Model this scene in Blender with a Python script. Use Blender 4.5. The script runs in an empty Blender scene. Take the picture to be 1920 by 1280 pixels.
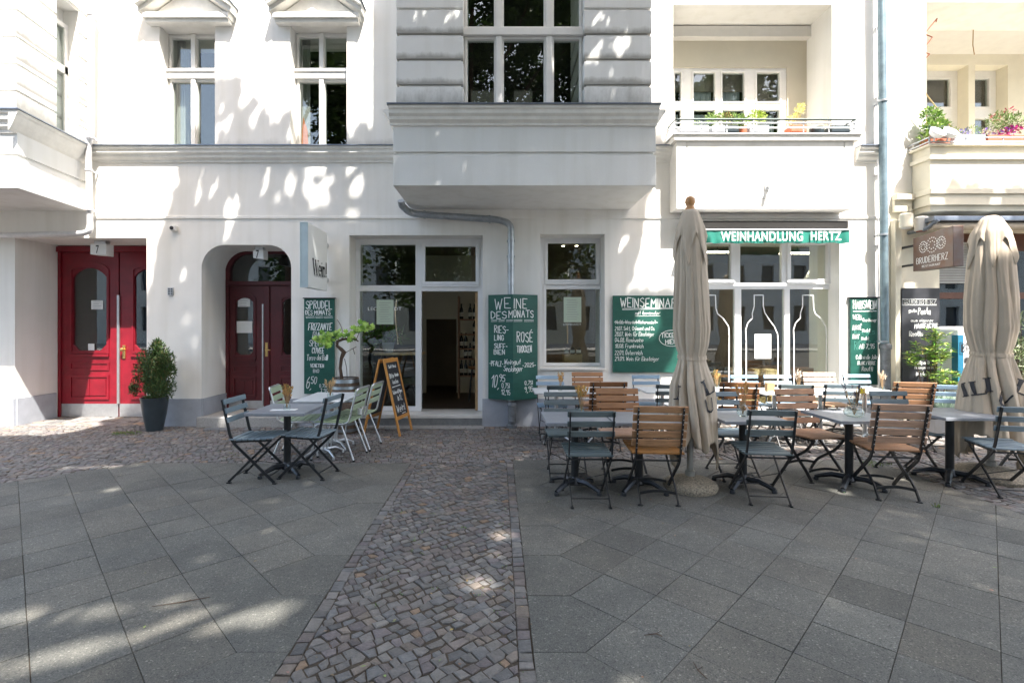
import bpy, bmesh, math, random
import numpy as np
from mathutils import Vector, Matrix

# ------------------------------------------------------------------ camera, sky, sun, exposure
R = math.radians
scene = bpy.context.scene
COL = scene.collection
CAM_H, F_PX, CX, CY = 1.55, 920.0, 935.0, 612.0
cam_d = bpy.data.cameras.new('camera')
cam = bpy.data.objects.new('camera', cam_d)
COL.objects.link(cam)
cam.location = (0, 0, CAM_H)
cam.rotation_euler = (R(90), 0, 0)
cam_d.sensor_width = 36
cam_d.lens = 36 * F_PX / 1920
cam_d.shift_x = (960 - CX) / 1920
cam_d.shift_y = -(640 - CY) / 1920
cam_d.clip_end = 500
scene.camera = cam

SUN = Vector((-0.496, 1.0, -1.855)).normalized()          # direction the light travels
world = bpy.data.worlds.new('World')
scene.world = world
world.use_nodes = True
wn = world.node_tree
sky = wn.nodes.new('ShaderNodeTexSky')
sky.sky_type = 'NISHITA'
sky.sun_disc = False
sky.sun_elevation = math.asin(-SUN.z)
sky.sun_rotation = math.atan2(-SUN.x, -SUN.y)
sky.air_density = 1.0
sky.dust_density = 2.2
wb = wn.nodes.new('ShaderNodeMix')                        # camera set for open shade: slightly warmed skylight
wb.data_type = 'RGBA'
wb.blend_type = 'MULTIPLY'
wb.inputs['Factor'].default_value = 1
wb.inputs['B'].default_value = (1.08, 1.0, 0.885, 1)
wn.links.new(sky.outputs[0], wb.inputs['A'])
wn.links.new(wb.outputs['Result'], wn.nodes['Background'].inputs[0])
wn.nodes['Background'].inputs[1].default_value = 0.15
sun_d = bpy.data.lights.new('sun', 'SUN')
sun_d.energy = 3.3
sun_d.angle = R(0.53)
sun_d.color = (1.0, 0.955, 0.89)
sun = bpy.data.objects.new('sun', sun_d)
COL.objects.link(sun)
sun.location = (8, -16, 30)
sun.rotation_euler = SUN.to_track_quat('-Z', 'Y').to_euler()
scene.view_settings.view_transform = 'Standard'
scene.view_settings.look = 'None'
scene.view_settings.exposure = 2.36
scene.view_settings.gamma = 1
scene.render.engine = 'CYCLES'
scene.cycles.use_denoising = True
scene.cycles.max_bounces = 8
scene.cycles.diffuse_bounces = 4
scene.cycles.transparent_max_bounces = 24
scene.cycles.sample_clamp_indirect = 6

rng = random.Random(7)
nrg = np.random.default_rng(11)
W = 7.67                                                   # distance of the street wall


def X(px, Y=W): return (px - CX) / F_PX * Y
def Z(py, Y=W): return CAM_H - (py - CY) / F_PX * Y


# ------------------------------------------------------------------ materials
MATS = {}


def mat(name, col, rough=0.6, metal=0.0, var=0.0, vscale=8.0, bump=0.0, bscale=60.0, spec=0.5, coat=0.0,
        attr=None, stretch=None, emit=0.0, col2=None, objvar=0.0):
    """Principled material with noise variation of colour and a noise bump."""
    if name in MATS: return MATS[name]
    m = bpy.data.materials.new(name)
    m.use_nodes = True
    t = m.node_tree
    b = t.nodes['Principled BSDF']
    b.inputs['Roughness'].default_value = rough
    b.inputs['Metallic'].default_value = metal
    b.inputs['Specular IOR Level'].default_value = spec
    b.inputs['Coat Weight'].default_value = coat
    if emit:
        b.inputs['Emission Color'].default_value = (*col, 1)
        b.inputs['Emission Strength'].default_value = emit
    tc = t.nodes.new('ShaderNodeTexCoord')
    src = tc.outputs['Object']
    if stretch:
        mp = t.nodes.new('ShaderNodeMapping')
        mp.inputs['Scale'].default_value = stretch
        t.links.new(src, mp.inputs[0])
        src = mp.outputs[0]
    out = None
    if var > 0 or col2:
        n = t.nodes.new('ShaderNodeTexNoise')
        n.inputs['Scale'].default_value = vscale
        n.inputs['Detail'].default_value = 6
        n.inputs['Roughness'].default_value = 0.65
        t.links.new(src, n.inputs['Vector'])
        r = t.nodes.new('ShaderNodeValToRGB')
        r.color_ramp.elements[0].position = 0.3
        r.color_ramp.elements[1].position = 0.7
        lo = col2 if col2 else tuple(c * (1 - var) for c in col)
        hi = col if col2 else tuple(min(1, c * (1 + var)) for c in col)
        r.color_ramp.elements[0].color = (*lo, 1)
        r.color_ramp.elements[1].color = (*hi, 1)
        t.links.new(n.outputs[0], r.inputs[0])
        out = r.outputs[0]
    if attr:
        a = t.nodes.new('ShaderNodeVertexColor')
        a.layer_name = attr
        if out is not None:
            mx = t.nodes.new('ShaderNodeMix')
            mx.data_type = 'RGBA'
            mx.blend_type = 'MULTIPLY'
            mx.inputs['Factor'].default_value = 1
            t.links.new(out, mx.inputs['A'])
            t.links.new(a.outputs[0], mx.inputs['B'])
            out = mx.outputs['Result']
        else:
            out = a.outputs[0]
    if objvar:                                             # each copy a little more or less faded
        oi = t.nodes.new('ShaderNodeObjectInfo')
        hs = t.nodes.new('ShaderNodeHueSaturation')
        for sock, k in (('Value', 1.0), ('Saturation', -1.0)):
            mr = t.nodes.new('ShaderNodeMapRange')
            mr.inputs['To Min'].default_value = 1 - objvar * k
            mr.inputs['To Max'].default_value = 1 + objvar * k
            t.links.new(oi.outputs['Random'], mr.inputs['Value'])
            t.links.new(mr.outputs[0], hs.inputs[sock])
        if out is not None: t.links.new(out, hs.inputs['Color'])
        else: hs.inputs['Color'].default_value = (*col, 1)
        out = hs.outputs[0]
    if out is not None: t.links.new(out, b.inputs['Base Color'])
    else: b.inputs['Base Color'].default_value = (*col, 1)
    if bump > 0:
        n2 = t.nodes.new('ShaderNodeTexNoise')
        n2.inputs['Scale'].default_value = bscale
        n2.inputs['Detail'].default_value = 4
        t.links.new(src, n2.inputs['Vector'])
        bp = t.nodes.new('ShaderNodeBump')
        bp.inputs['Strength'].default_value = min(1, bump)
        bp.inputs['Distance'].default_value = 0.01
        t.links.new(n2.outputs[0], bp.inputs['Height'])
        t.links.new(bp.outputs[0], b.inputs['Normal'])
    MATS[name] = m
    return m


def glass_mat(name, tint=(0.86, 0.9, 0.88), ior=1.55):
    m = bpy.data.materials.new(name)
    m.use_nodes = True
    t = m.node_tree
    t.nodes.remove(t.nodes['Principled BSDF'])
    out = t.nodes['Material Output']
    tr = t.nodes.new('ShaderNodeBsdfTransparent')
    tr.inputs[0].default_value = (*tint, 1)
    gl = t.nodes.new('ShaderNodeBsdfGlossy')
    gl.inputs['Roughness'].default_value = 0.004
    fr = t.nodes.new('ShaderNodeFresnel')
    ge = t.nodes.new('ShaderNodeNewGeometry')          # same reflectance from either side of the sheet
    ri = t.nodes.new('ShaderNodeMapRange')
    ri.inputs['To Min'].default_value = ior
    ri.inputs['To Max'].default_value = 1 / ior
    t.links.new(ge.outputs['Backfacing'], ri.inputs['Value'])
    t.links.new(ri.outputs[0], fr.inputs[0])
    n = t.nodes.new('ShaderNodeTexNoise')
    n.inputs['Scale'].default_value = 1.6
    n.inputs['Detail'].default_value = 1
    tc = t.nodes.new('ShaderNodeTexCoord')
    t.links.new(tc.outputs['Object'], n.inputs['Vector'])
    bp = t.nodes.new('ShaderNodeBump')
    bp.inputs['Strength'].default_value = 0.06
    bp.inputs['Distance'].default_value = 0.02
    t.links.new(n.outputs[0], bp.inputs['Height'])
    t.links.new(bp.outputs[0], gl.inputs['Normal'])
    mx = t.nodes.new('ShaderNodeMixShader')
    t.links.new(fr.outputs[0], mx.inputs[0])
    t.links.new(tr.outputs[0], mx.inputs[1])
    t.links.new(gl.outputs[0], mx.inputs[2])
    t.links.new(mx.outputs[0], out.inputs[0])
    return m


def stucco_mat(name, col, dirt=(0.33, 0.32, 0.29), z_bands=(), amount=0.75):
    """Painted render with fine grain, faint clouding and grimy weathering above the ledges (z_bands)."""
    m = mat(name, col, 0.85, var=0.05, vscale=0.9, bump=0.25, bscale=130)
    t = m.node_tree
    b = t.nodes['Principled BSDF']
    base = b.inputs['Base Color'].links[0].from_socket
    tc = t.nodes.new('ShaderNodeTexCoord')
    sp = t.nodes.new('ShaderNodeSeparateXYZ')
    t.links.new(tc.outputs['Object'], sp.inputs[0])
    mask = None
    sn = t.nodes.new('ShaderNodeTexNoise')                # faint rain streaks
    sn.inputs['Scale'].default_value = 1.0
    sn.inputs['Detail'].default_value = 6
    sm_ = t.nodes.new('ShaderNodeMapping')
    sm_.inputs['Scale'].default_value = (5.5, 5.5, 0.35)
    t.links.new(tc.outputs['Object'], sm_.inputs[0])
    t.links.new(sm_.outputs[0], sn.inputs['Vector'])
    sr = t.nodes.new('ShaderNodeValToRGB')
    sr.color_ramp.elements[0].position = 0.30
    sr.color_ramp.elements[0].color = (0.925, 0.92, 0.90, 1)
    sr.color_ramp.elements[1].position = 0.52
    sr.color_ramp.elements[1].color = (1, 1, 1, 1)
    t.links.new(sn.outputs[0], sr.inputs[0])
    sx_ = t.nodes.new('ShaderNodeMix')
    sx_.data_type = 'RGBA'
    sx_.blend_type = 'MULTIPLY'
    sx_.inputs['Factor'].default_value = 1
    t.links.new(base, sx_.inputs['A'])
    t.links.new(sr.outputs[0], sx_.inputs['B'])
    base = sx_.outputs['Result']
    t.links.new(base, b.inputs['Base Color'])

    def math_(op, a, bb, clamp=False):
        n = t.nodes.new('ShaderNodeMath')
        n.operation = op
        n.use_clamp = clamp
        for i, v in enumerate((a, bb)):
            if isinstance(v, (int, float)): n.inputs[i].default_value = v
            else: t.links.new(v, n.inputs[i])
        return n.outputs[0]
    for (z0, hgt, ymin) in z_bands:
        d = math_('SUBTRACT', sp.outputs[2], z0)
        up = math_('GREATER_THAN', d, 0.0)
        f = math_('SUBTRACT', 1.0, math_('DIVIDE', d, hgt), True)
        v = math_('MULTIPLY', up, f)
        mask = v if mask is None else math_('MAXIMUM', mask, v)
    n = t.nodes.new('ShaderNodeTexNoise')
    n.inputs['Scale'].default_value = 3.2
    n.inputs['Detail'].default_value = 8
    n.inputs['Roughness'].default_value = 0.7
    mp = t.nodes.new('ShaderNodeMapping')
    mp.inputs['Scale'].default_value = (1.2, 1.2, 0.55)
    t.links.new(tc.outputs['Object'], mp.inputs[0])
    t.links.new(mp.outputs[0], n.inputs['Vector'])
    if mask is not None:
        k = math_('SUBTRACT', math_('MULTIPLY', math_('ADD', mask, n.outputs[0]), 1.0), 0.93, False)
        k = math_('MULTIPLY', k, 2.4, True)
        k = math_('MULTIPLY', k, amount)
        mx = t.nodes.new('ShaderNodeMix')
        mx.data_type = 'RGBA'
        t.links.new(k, mx.inputs['Factor'])
        t.links.new(base, mx.inputs['A'])
        mx.inputs['B'].default_value = (*dirt, 1)
        t.links.new(mx.outputs['Result'], b.inputs['Base Color'])
    return m


def slab_mat():
    """Washed concrete paving: fine light and dark grains in a grey body."""
    m = mat('paving_concrete', (0.128, 0.127, 0.118), 0.8, var=0.5, vscale=150, bump=0.5, bscale=260, attr='tint')
    t = m.node_tree
    b = t.nodes['Principled BSDF']
    base = b.inputs['Base Color'].links[0].from_socket
    tc = t.nodes.new('ShaderNodeTexCoord')
    v = t.nodes.new('ShaderNodeTexVoronoi')
    v.inputs['Scale'].default_value = 130
    t.links.new(tc.outputs['Object'], v.inputs['Vector'])
    sep = t.nodes.new('ShaderNodeSeparateColor')
    t.links.new(v.outputs['Color'], sep.inputs[0])
    r = t.nodes.new('ShaderNodeValToRGB')
    r.color_ramp.elements[0].position = 0.0
    r.color_ramp.elements[0].color = (0.62, 0.62, 0.62, 1)
    r.color_ramp.elements[1].position = 0.25
    r.color_ramp.elements[1].color = (0.95, 0.95, 0.95, 1)
    for p, c in ((0.88, 1.0), (0.95, 1.22), (0.99, 1.75)):
        e = r.color_ramp.elements.new(p)
        e.color = (c, c, c * 0.97, 1)
    t.links.new(sep.outputs[0], r.inputs[0])
    n = t.nodes.new('ShaderNodeTexNoise')
    n.inputs['Scale'].default_value = 1.7
    n.inputs['Detail'].default_value = 7
    n.inputs['Roughness'].default_value = 0.7
    t.links.new(tc.outputs['Object'], n.inputs['Vector'])
    r2 = t.nodes.new('ShaderNodeValToRGB')
    r2.color_ramp.elements[0].position = 0.32
    r2.color_ramp.elements[0].color = (0.74, 0.735, 0.72, 1)
    r2.color_ramp.elements[1].position = 0.68
    r2.color_ramp.elements[1].color = (1.22, 1.20, 1.14, 1)
    t.links.new(n.outputs[0], r2.inputs[0])
    for o in (r.outputs[0], r2.outputs[0]):
        mx = t.nodes.new('ShaderNodeMix')
        mx.data_type = 'RGBA'
        mx.blend_type = 'MULTIPLY'
        mx.inputs['Factor'].default_value = 1
        t.links.new(base, mx.inputs['A'])
        t.links.new(o, mx.inputs['B'])
        base = mx.outputs['Result']
    t.links.new(base, b.inputs['Base Color'])
    return m


WALLC = (0.82, 0.80, 0.755)
M = dict(
    stucco=stucco_mat('white_stucco', WALLC, z_bands=((4.31, 0.30, 0),), amount=0.55),
    oriel=stucco_mat('white_stucco_oriel', (0.78, 0.775, 0.75), z_bands=((4.34, 0.55, 0), (4.70, 0.16, 0), (5.03, 0.16, 0), (5.36, 0.16, 0)), amount=0.9),
    trim=mat('stucco_trim', (0.78, 0.76, 0.71), 0.8, var=0.10, vscale=5, bump=0.2, bscale=90),
    beige=mat('beige_stucco', (0.60, 0.55, 0.44), 0.85, var=0.06, vscale=1.5, bump=0.2, bscale=120),
    cream=mat('cream_stucco', (0.74, 0.69, 0.56), 0.85, var=0.08, vscale=1.6, bump=0.25, bscale=110),
    plinth=mat('grey_plinth', (0.36, 0.38, 0.42), 0.8, var=0.14, vscale=3, bump=0.3, bscale=90),
    zinc=mat('zinc_sheet', (0.22, 0.25, 0.30), 0.45, 0.7, var=0.15, vscale=9),
    pipe=mat('zinc_pipe', (0.40, 0.43, 0.46), 0.42, 0.75, var=0.25, vscale=7, bump=0.1, bscale=40),
    pipe_white=mat('painted_pipe', (0.66, 0.65, 0.66), 0.45, 0.2, var=0.12, vscale=8),
    pipe_green=mat('verdigris_pipe', (0.17, 0.235, 0.27), 0.5, 0.5, var=0.25, vscale=6),
    iron=mat('cast_iron', (0.20, 0.21, 0.22), 0.6, 0.5, var=0.3, vscale=14, bump=0.3, bscale=50),
    white=mat('white_frame', (0.80, 0.80, 0.80), 0.38, var=0.03, vscale=4),
    winwood=mat('white_window_wood', (0.78, 0.765, 0.73), 0.45, var=0.06, vscale=6),
    red=mat('red_door_paint', (0.205, 0.007, 0.017), 0.40, var=0.2, vscale=5, bump=0.06, bscale=30),
    oxblood=mat('oxblood_door_paint', (0.085, 0.009, 0.013), 0.42, var=0.2, vscale=5, bump=0.06, bscale=30),
    steel=mat('brushed_steel', (0.55, 0.56, 0.57), 0.38, 0.85, var=0.10, vscale=12),
    alu=mat('aluminium', (0.60, 0.61, 0.62), 0.42, 0.9, var=0.08, vscale=15),
    brass=mat('brass', (0.62, 0.42, 0.16), 0.35, 0.9, var=0.2, vscale=20),
    black=mat('black_steel', (0.018, 0.02, 0.022), 0.38, 0.2, var=0.3, vscale=20),
    castblack=mat('black_cast_base', (0.022, 0.025, 0.030), 0.33, 0.3, var=0.3, vscale=12, bump=0.1, bscale=60),
    glass=glass_mat('window_glass', ior=1.8),
    vase=glass_mat('clear_glass', (0.93, 0.96, 0.95), 1.5),
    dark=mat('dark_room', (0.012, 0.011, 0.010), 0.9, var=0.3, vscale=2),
    room=mat('room_plaster', (0.20, 0.165, 0.12), 0.9, var=0.15, vscale=1.5),
    roomfloor=mat('room_floor', (0.07, 0.045, 0.03), 0.5, var=0.25, vscale=4, stretch=(1, 8, 1)),
    curtain=mat('curtain', (0.34, 0.33, 0.32), 0.9, var=0.1, vscale=6),
    skyreflect=mat('sky_reflection_tone', (0.50, 0.54, 0.60), 0.9, var=0.06, vscale=6),  # pale blue tone carries the sky's reflection in the balcony window
    orange=mat('orange_cloth', (0.55, 0.17, 0.05), 0.9, var=0.2, vscale=6),
    blind=mat('grey_blind', (0.26, 0.215, 0.19), 0.8, var=0.1, vscale=12, stretch=(1, 1, 30)),
    green=mat('green_board', (0.003, 0.066, 0.047), 0.55, col2=(0.012, 0.100, 0.074), vscale=3.5, bump=0.03, bscale=50, stretch=(1, 1, 2.5)),
    green2=mat('green_awning', (0.008, 0.175, 0.13), 0.75, var=0.12, vscale=10, bump=0.2, bscale=25),
    blackboard=mat('black_board', (0.028, 0.029, 0.034), 0.5, var=0.3, vscale=5),
    chalk=mat('chalk', (0.82, 0.84, 0.82), 0.9, var=0.12, vscale=60),
    ghostchalk=mat('wiped_chalk', (0.10, 0.32, 0.26), 0.9, var=0.3, vscale=30),
    paper=mat('paper', (0.80, 0.81, 0.80), 0.8, var=0.03, vscale=6),
    greenpaper=mat('pale_green_paper', (0.52, 0.62, 0.50), 0.8, var=0.05, vscale=6),
    ink=mat('ink', (0.03, 0.03, 0.035), 0.7),
    inkgrey=mat('grey_print', (0.30, 0.31, 0.32), 0.8),
    letter=mat('white_lettering', (0.84, 0.85, 0.84), 0.6),
    stone=mat('step_stone', (0.33, 0.32, 0.30), 0.8, var=0.2, vscale=40, bump=0.4, bscale=150),
    soil=mat('soil', (0.05, 0.035, 0.025), 0.95, var=0.3, vscale=40, bump=0.8, bscale=60),
    sand=mat('joint_sand', (0.062, 0.048, 0.034), 0.95, var=0.35, vscale=60, bump=0.8, bscale=120),
    asphalt=mat('asphalt', (0.055, 0.055, 0.056), 0.85, var=0.25, vscale=90, bump=0.5, bscale=200),
    kerb=mat('kerb_granite', (0.30, 0.29, 0.28), 0.8, var=0.25, vscale=60, bump=0.4, bscale=120),
    slab=slab_mat(),
    cobble=mat('cobble_stone', (0.9, 0.9, 0.9), 0.72, var=0.30, vscale=26, bump=0.55, bscale=75, attr='tint'),
    slate=mat('slate_blue_paint', (0.155, 0.205, 0.235), 0.5, var=0.16, vscale=9, bump=0.15, bscale=60, stretch=(1, 6, 6), objvar=0.2),
    slate_dark=mat('dark_slate_paint', (0.105, 0.135, 0.140), 0.5, var=0.18, vscale=9, bump=0.15, bscale=60, stretch=(1, 6, 6), objvar=0.2),
    slate_light=mat('sunlit_slate_paint', (0.24, 0.34, 0.44), 0.5, var=0.14, vscale=9, bump=0.15, bscale=60, stretch=(1, 6, 6), objvar=0.2),  # lighter copy of the slate paint, look in sunlight put into the colour
    wood=mat('oiled_acacia', (0.36, 0.175, 0.066), 0.5, var=0.34, vscale=7, bump=0.2, bscale=40, stretch=(1.2, 14, 14), objvar=0.2),
    wood_red=mat('reddish_acacia', (0.37, 0.20, 0.11), 0.55, var=0.28, vscale=7, bump=0.2, bscale=40, stretch=(1.2, 14, 14), objvar=0.2),
    wood_dark=mat('dark_acacia', (0.27, 0.135, 0.070), 0.55, var=0.3, vscale=7, bump=0.2, bscale=40, stretch=(1.2, 14, 14), objvar=0.2),
    wood_pale=mat('sunbleached_wood', (0.52, 0.36, 0.25), 0.6, var=0.2, vscale=7, bump=0.2, bscale=40, stretch=(1.2, 14, 14), objvar=0.2),
    pine=mat('orange_pine', (0.52, 0.235, 0.055), 0.45, var=0.22, vscale=8, stretch=(8, 8, 1)),
    crate=mat('pale_box_wood', (0.55, 0.40, 0.20), 0.7, var=0.2, vscale=8, stretch=(1, 8, 8)),
    greenslat=mat('sage_green_slat', (0.33, 0.40, 0.27), 0.5, var=0.1, vscale=9, objvar=0.12),
    topgrey=mat('grey_table_top', (0.23, 0.245, 0.27), 0.38, var=0.12, vscale=14, bump=0.05, bscale=80),
    topwhite=mat('pale_table_top', (0.56, 0.58, 0.59), 0.35, var=0.06, vscale=14),
    canvas=mat('parasol_canvas', (0.49, 0.410, 0.318), 0.9, var=0.09, vscale=6, bump=0.8, bscale=22, stretch=(1, 1, 0.25)),
    pole=mat('parasol_pole', (0.40, 0.40, 0.38), 0.4, 0.6, var=0.1, vscale=8),
    terrazzo=mat('washed_concrete', (0.27, 0.235, 0.18), 0.9, var=0.65, vscale=70, bump=1.0, bscale=110),
    finial=mat('turned_wood', (0.55, 0.27, 0.10), 0.4, var=0.15, vscale=12),
    pot=mat('dark_planter', (0.030, 0.042, 0.050), 0.35, var=0.2, vscale=6),
    conifer=mat('conifer_leaf', (0.055, 0.105, 0.028), 0.6, attr='tint'),
    leaf=mat('leaf', (0.07, 0.13, 0.03), 0.5, attr='tint'),
    bark=mat('bark', (0.085, 0.055, 0.038), 0.95, var=0.4, vscale=20, bump=1.0, bscale=40, stretch=(1, 1, 0.3)),
    barrel=mat('barrel_oak', (0.12, 0.085, 0.06), 0.7, var=0.35, vscale=9, bump=0.3, bscale=40, stretch=(6, 6, 0.6)),
    hoop=mat('barrel_hoop', (0.30, 0.34, 0.37), 0.4, 0.8, var=0.2, vscale=10),
    dried=mat('dried_flower', (0.50, 0.28, 0.10), 0.9, attr='tint'),
    terracotta=mat('terracotta', (0.42, 0.13, 0.07), 0.8, var=0.15, vscale=8),
    greybox=mat('grey_planter', (0.42, 0.44, 0.48), 0.55, var=0.1, vscale=6),
    rail=mat('galvanised_rail', (0.50, 0.53, 0.56), 0.45, 0.5, var=0.1, vscale=8),
    darkrail=mat('dark_green_rail', (0.06, 0.09, 0.085), 0.45, 0.2, var=0.1, vscale=8),
    signbox=mat('sign_acrylic', (0.80, 0.81, 0.80), 0.3, var=0.03, vscale=4),
    signedge=mat('sign_edge', (0.48, 0.57, 0.60), 0.35, 0.3, var=0.08, vscale=4),
    rusty=mat('rusty_sign_sheet', (0.16, 0.145, 0.14), 0.42, 0.7, col2=(0.15, 0.085, 0.06), vscale=5),
    rust=mat('rust_iron', (0.28, 0.09, 0.05), 0.8, 0.2, var=0.3, vscale=20),
    checker=mat('tread_plate', (0.32, 0.33, 0.34), 0.4, 0.8, var=0.15, vscale=12),
    shutter=mat('shutter_lamella', (0.52, 0.51, 0.49), 0.6, var=0.08, vscale=6),
    brownwood=mat('brown_window_wood', (0.14, 0.055, 0.030), 0.45, var=0.25, vscale=8),
    bottle=mat('dark_bottle', (0.012, 0.016, 0.010), 0.12, var=0.3, vscale=6),
    label=mat('bottle_label', (0.55, 0.50, 0.40), 0.8, var=0.2, vscale=14),
    plastic=mat('white_plastic', (0.74, 0.75, 0.76), 0.4, var=0.03, vscale=4),
    blue=mat('petrol_blue', (0.02, 0.16, 0.27), 0.5, var=0.1, vscale=5),
    yellow=mat('yellow_card', (0.75, 0.60, 0.03), 0.7, var=0.08, vscale=8),
    kraft=mat('brown_card', (0.40, 0.26, 0.13), 0.85, var=0.12, vscale=10),
    lamp=mat('lamp_glow', (1.0, 0.86, 0.62), 0.5, emit=9.0),
    lampwhite=mat('lamp_housing', (0.68, 0.66, 0.62), 0.5, var=0.05, vscale=6),
    facade=mat('far_stucco', (0.66, 0.65, 0.62), 0.9, var=0.12, vscale=0.6),
    fardark=mat('far_window', (0.06, 0.07, 0.085), 0.2, var=0.2, vscale=1.0),
)


# ------------------------------------------------------------------ scene helpers
def props(o, label=None, cat=None, group=None, kind=None):
    for k, v in (('label', label), ('category', cat), ('group', group), ('kind', kind)):
        if v: o[k] = v
    return o


def thing(name, label, cat, loc=(0, 0, 0), rz=0.0, group=None):
    o = bpy.data.objects.new(name, None)
    o.empty_display_size = 0.1
    COL.objects.link(o)
    o.location = loc
    o.rotation_euler = (0, 0, rz)
    return props(o, label, cat, group)


def root_loc(o):
    while o.parent is not None: o = o.parent
    return Vector(o.location)


class MB:
    """Collects faces, then links them as one mesh object."""
    def __init__(s): s.v, s.f, s.mi, s.c, s.marks = [], [], [], [], []

    def mark(s): s.marks.append((len(s.v), len(s.f)))

    def build_lines(s, name, m, parent, world=False):
        """One object for each marked run of faces."""
        mk = [q for q in s.marks if q[1] < len(s.f)]
        if not mk or mk[0][1] > 0: mk = [(0, 0)] + mk
        mk.append((len(s.v), len(s.f)))
        for (v0, f0), (v1, f1) in zip(mk, mk[1:]):
            if f1 <= f0: continue
            b = MB()
            b.add(s.v[v0:v1], [tuple(i - v0 for i in f) for f in s.f[f0:f1]])
            b.build(name, m, parent, world=world)

    def add(s, vs, fs, mi=0, col=None):
        n = len(s.v)
        s.v += [tuple(p) for p in vs]
        for f in fs:
            s.f.append(tuple(i + n for i in f))
            s.mi.append(mi)
            s.c.append(col)
        return s

    def box(s, x0, x1, y0, y1, z0, z1, mi=0, mtx=None, col=None):
        if x0 > x1: x0, x1 = x1, x0
        if y0 > y1: y0, y1 = y1, y0
        if z0 > z1: z0, z1 = z1, z0
        vs = [(x0, y0, z0), (x1, y0, z0), (x1, y1, z0), (x0, y1, z0), (x0, y0, z1), (x1, y0, z1), (x1, y1, z1), (x0, y1, z1)]
        if mtx is not None: vs = [tuple(mtx @ Vector(p)) for p in vs]
        return s.add(vs, [(0, 3, 2, 1), (4, 5, 6, 7), (0, 1, 5, 4), (1, 2, 6, 5), (2, 3, 7, 6), (3, 0, 4, 7)], mi, col)

    def prism(s, pts, ext, mi=0, cap=True):
        """pts: closed 3-D polygon; ext: extrusion vector."""
        n = len(pts)
        e = Vector(ext)
        vs = [tuple(p) for p in pts] + [tuple(Vector(p) + e) for p in pts]
        fs = [(i, (i + 1) % n, n + (i + 1) % n, n + i) for i in range(n)]
        if cap: fs += [tuple(range(n - 1, -1, -1)), tuple(range(n, 2 * n))]
        return s.add(vs, fs, mi)

    def tube(s, pts, r, seg=8, mi=0, cap=True, sx=1.0, flat=None):
        """Round (or flattened) tube along a polyline; r may be a list."""
        pts = [Vector(p) for p in pts]
        n = len(pts)
        rs = r if isinstance(r, (list, tuple)) else [r] * n
        base = len(s.v)
        vs, fs = [], []
        up = Vector((0, 0, 1))
        prev = None
        for i, p in enumerate(pts):
            a = pts[max(i - 1, 0)]
            b = pts[min(i + 1, n - 1)]
            d = (b - a).normalized()
            if flat is not None: side = Vector(flat).normalized()
            elif prev is not None: side = prev
            else: side = up.cross(d) if abs(d.z) < 0.95 else Vector((1, 0, 0))
            side = (side - d * side.dot(d))
            side = side.normalized() if side.length > 1e-6 else Vector((1, 0, 0))
            prev = side
            o = d.cross(side)
            for k in range(seg):
                t = 2 * math.pi * k / seg + (math.pi / 4 if seg == 4 else 0)
                vs.append(tuple(p + side * math.cos(t) * rs[i] * sx + o * math.sin(t) * rs[i]))
        for i in range(n - 1):
            for k in range(seg):
                k2 = (k + 1) % seg
                fs.append((i * seg + k, i * seg + k2, (i + 1) * seg + k2, (i + 1) * seg + k))
        if cap:
            fs.append(tuple(range(seg - 1, -1, -1)))
            fs.append(tuple((n - 1) * seg + k for k in range(seg)))
        return s.add(vs, fs, mi)

    def lathe(s, prof, c=(0, 0, 0), seg=24, mi=0, cap=True, fn=None):
        """prof: list of (radius, z); fn(angle, i) scales the radius."""
        vs, fs = [], []
        for i, (r, z) in enumerate(prof):
            for k in range(seg):
                t = 2 * math.pi * k / seg
                rr = r * (fn(t, i) if fn else 1)
                vs.append((c[0] + rr * math.cos(t), c[1] + rr * math.sin(t), c[2] + z))
        n = len(prof)
        for i in range(n - 1):
            for k in range(seg):
                k2 = (k + 1) % seg
                fs.append((i * seg + k, i * seg + k2, (i + 1) * seg + k2, (i + 1) * seg + k))
        if cap:
            fs.append(tuple(range(seg - 1, -1, -1)))
            fs.append(tuple((n - 1) * seg + k for k in range(seg)))
        return s.add(vs, fs, mi)

    def plate(s, x0, x1, z0, z1, y0, y1, holes=(), mi=0, back=True):
        """Upright slab from y0 (front) to y1 with rectangular holes (hx0, hx1, hz0, hz1)."""
        xs = sorted({x0, x1, *[min(max(h[i], x0), x1) for h in holes for i in (0, 1)]})
        zs = sorted({z0, z1, *[min(max(h[i], z0), z1) for h in holes for i in (2, 3)]})

        def solid(i, j):
            if i < 0 or j < 0 or i >= len(xs) - 1 or j >= len(zs) - 1: return False
            cx, cz = (xs[i] + xs[i + 1]) / 2, (zs[j] + zs[j + 1]) / 2
            return not any(h[0] < cx < h[1] and h[2] < cz < h[3] for h in holes)
        for i in range(len(xs) - 1):
            for j in range(len(zs) - 1):
                if not solid(i, j): continue
                a, b, c, d = xs[i], xs[i + 1], zs[j], zs[j + 1]
                s.add([(a, y0, c), (b, y0, c), (b, y0, d), (a, y0, d)], [(0, 1, 2, 3)], mi)
                if back: s.add([(a, y1, c), (b, y1, c), (b, y1, d), (a, y1, d)], [(3, 2, 1, 0)], mi)
                if not solid(i - 1, j): s.add([(a, y0, c), (a, y0, d), (a, y1, d), (a, y1, c)], [(0, 1, 2, 3)], mi)
                if not solid(i + 1, j): s.add([(b, y0, c), (b, y1, c), (b, y1, d), (b, y0, d)], [(0, 1, 2, 3)], mi)
                if not solid(i, j - 1): s.add([(a, y0, c), (a, y1, c), (b, y1, c), (b, y0, c)], [(0, 1, 2, 3)], mi)
                if not solid(i, j + 1): s.add([(a, y0, d), (b, y0, d), (b, y1, d), (a, y1, d)], [(0, 1, 2, 3)], mi)
        return s

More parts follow.
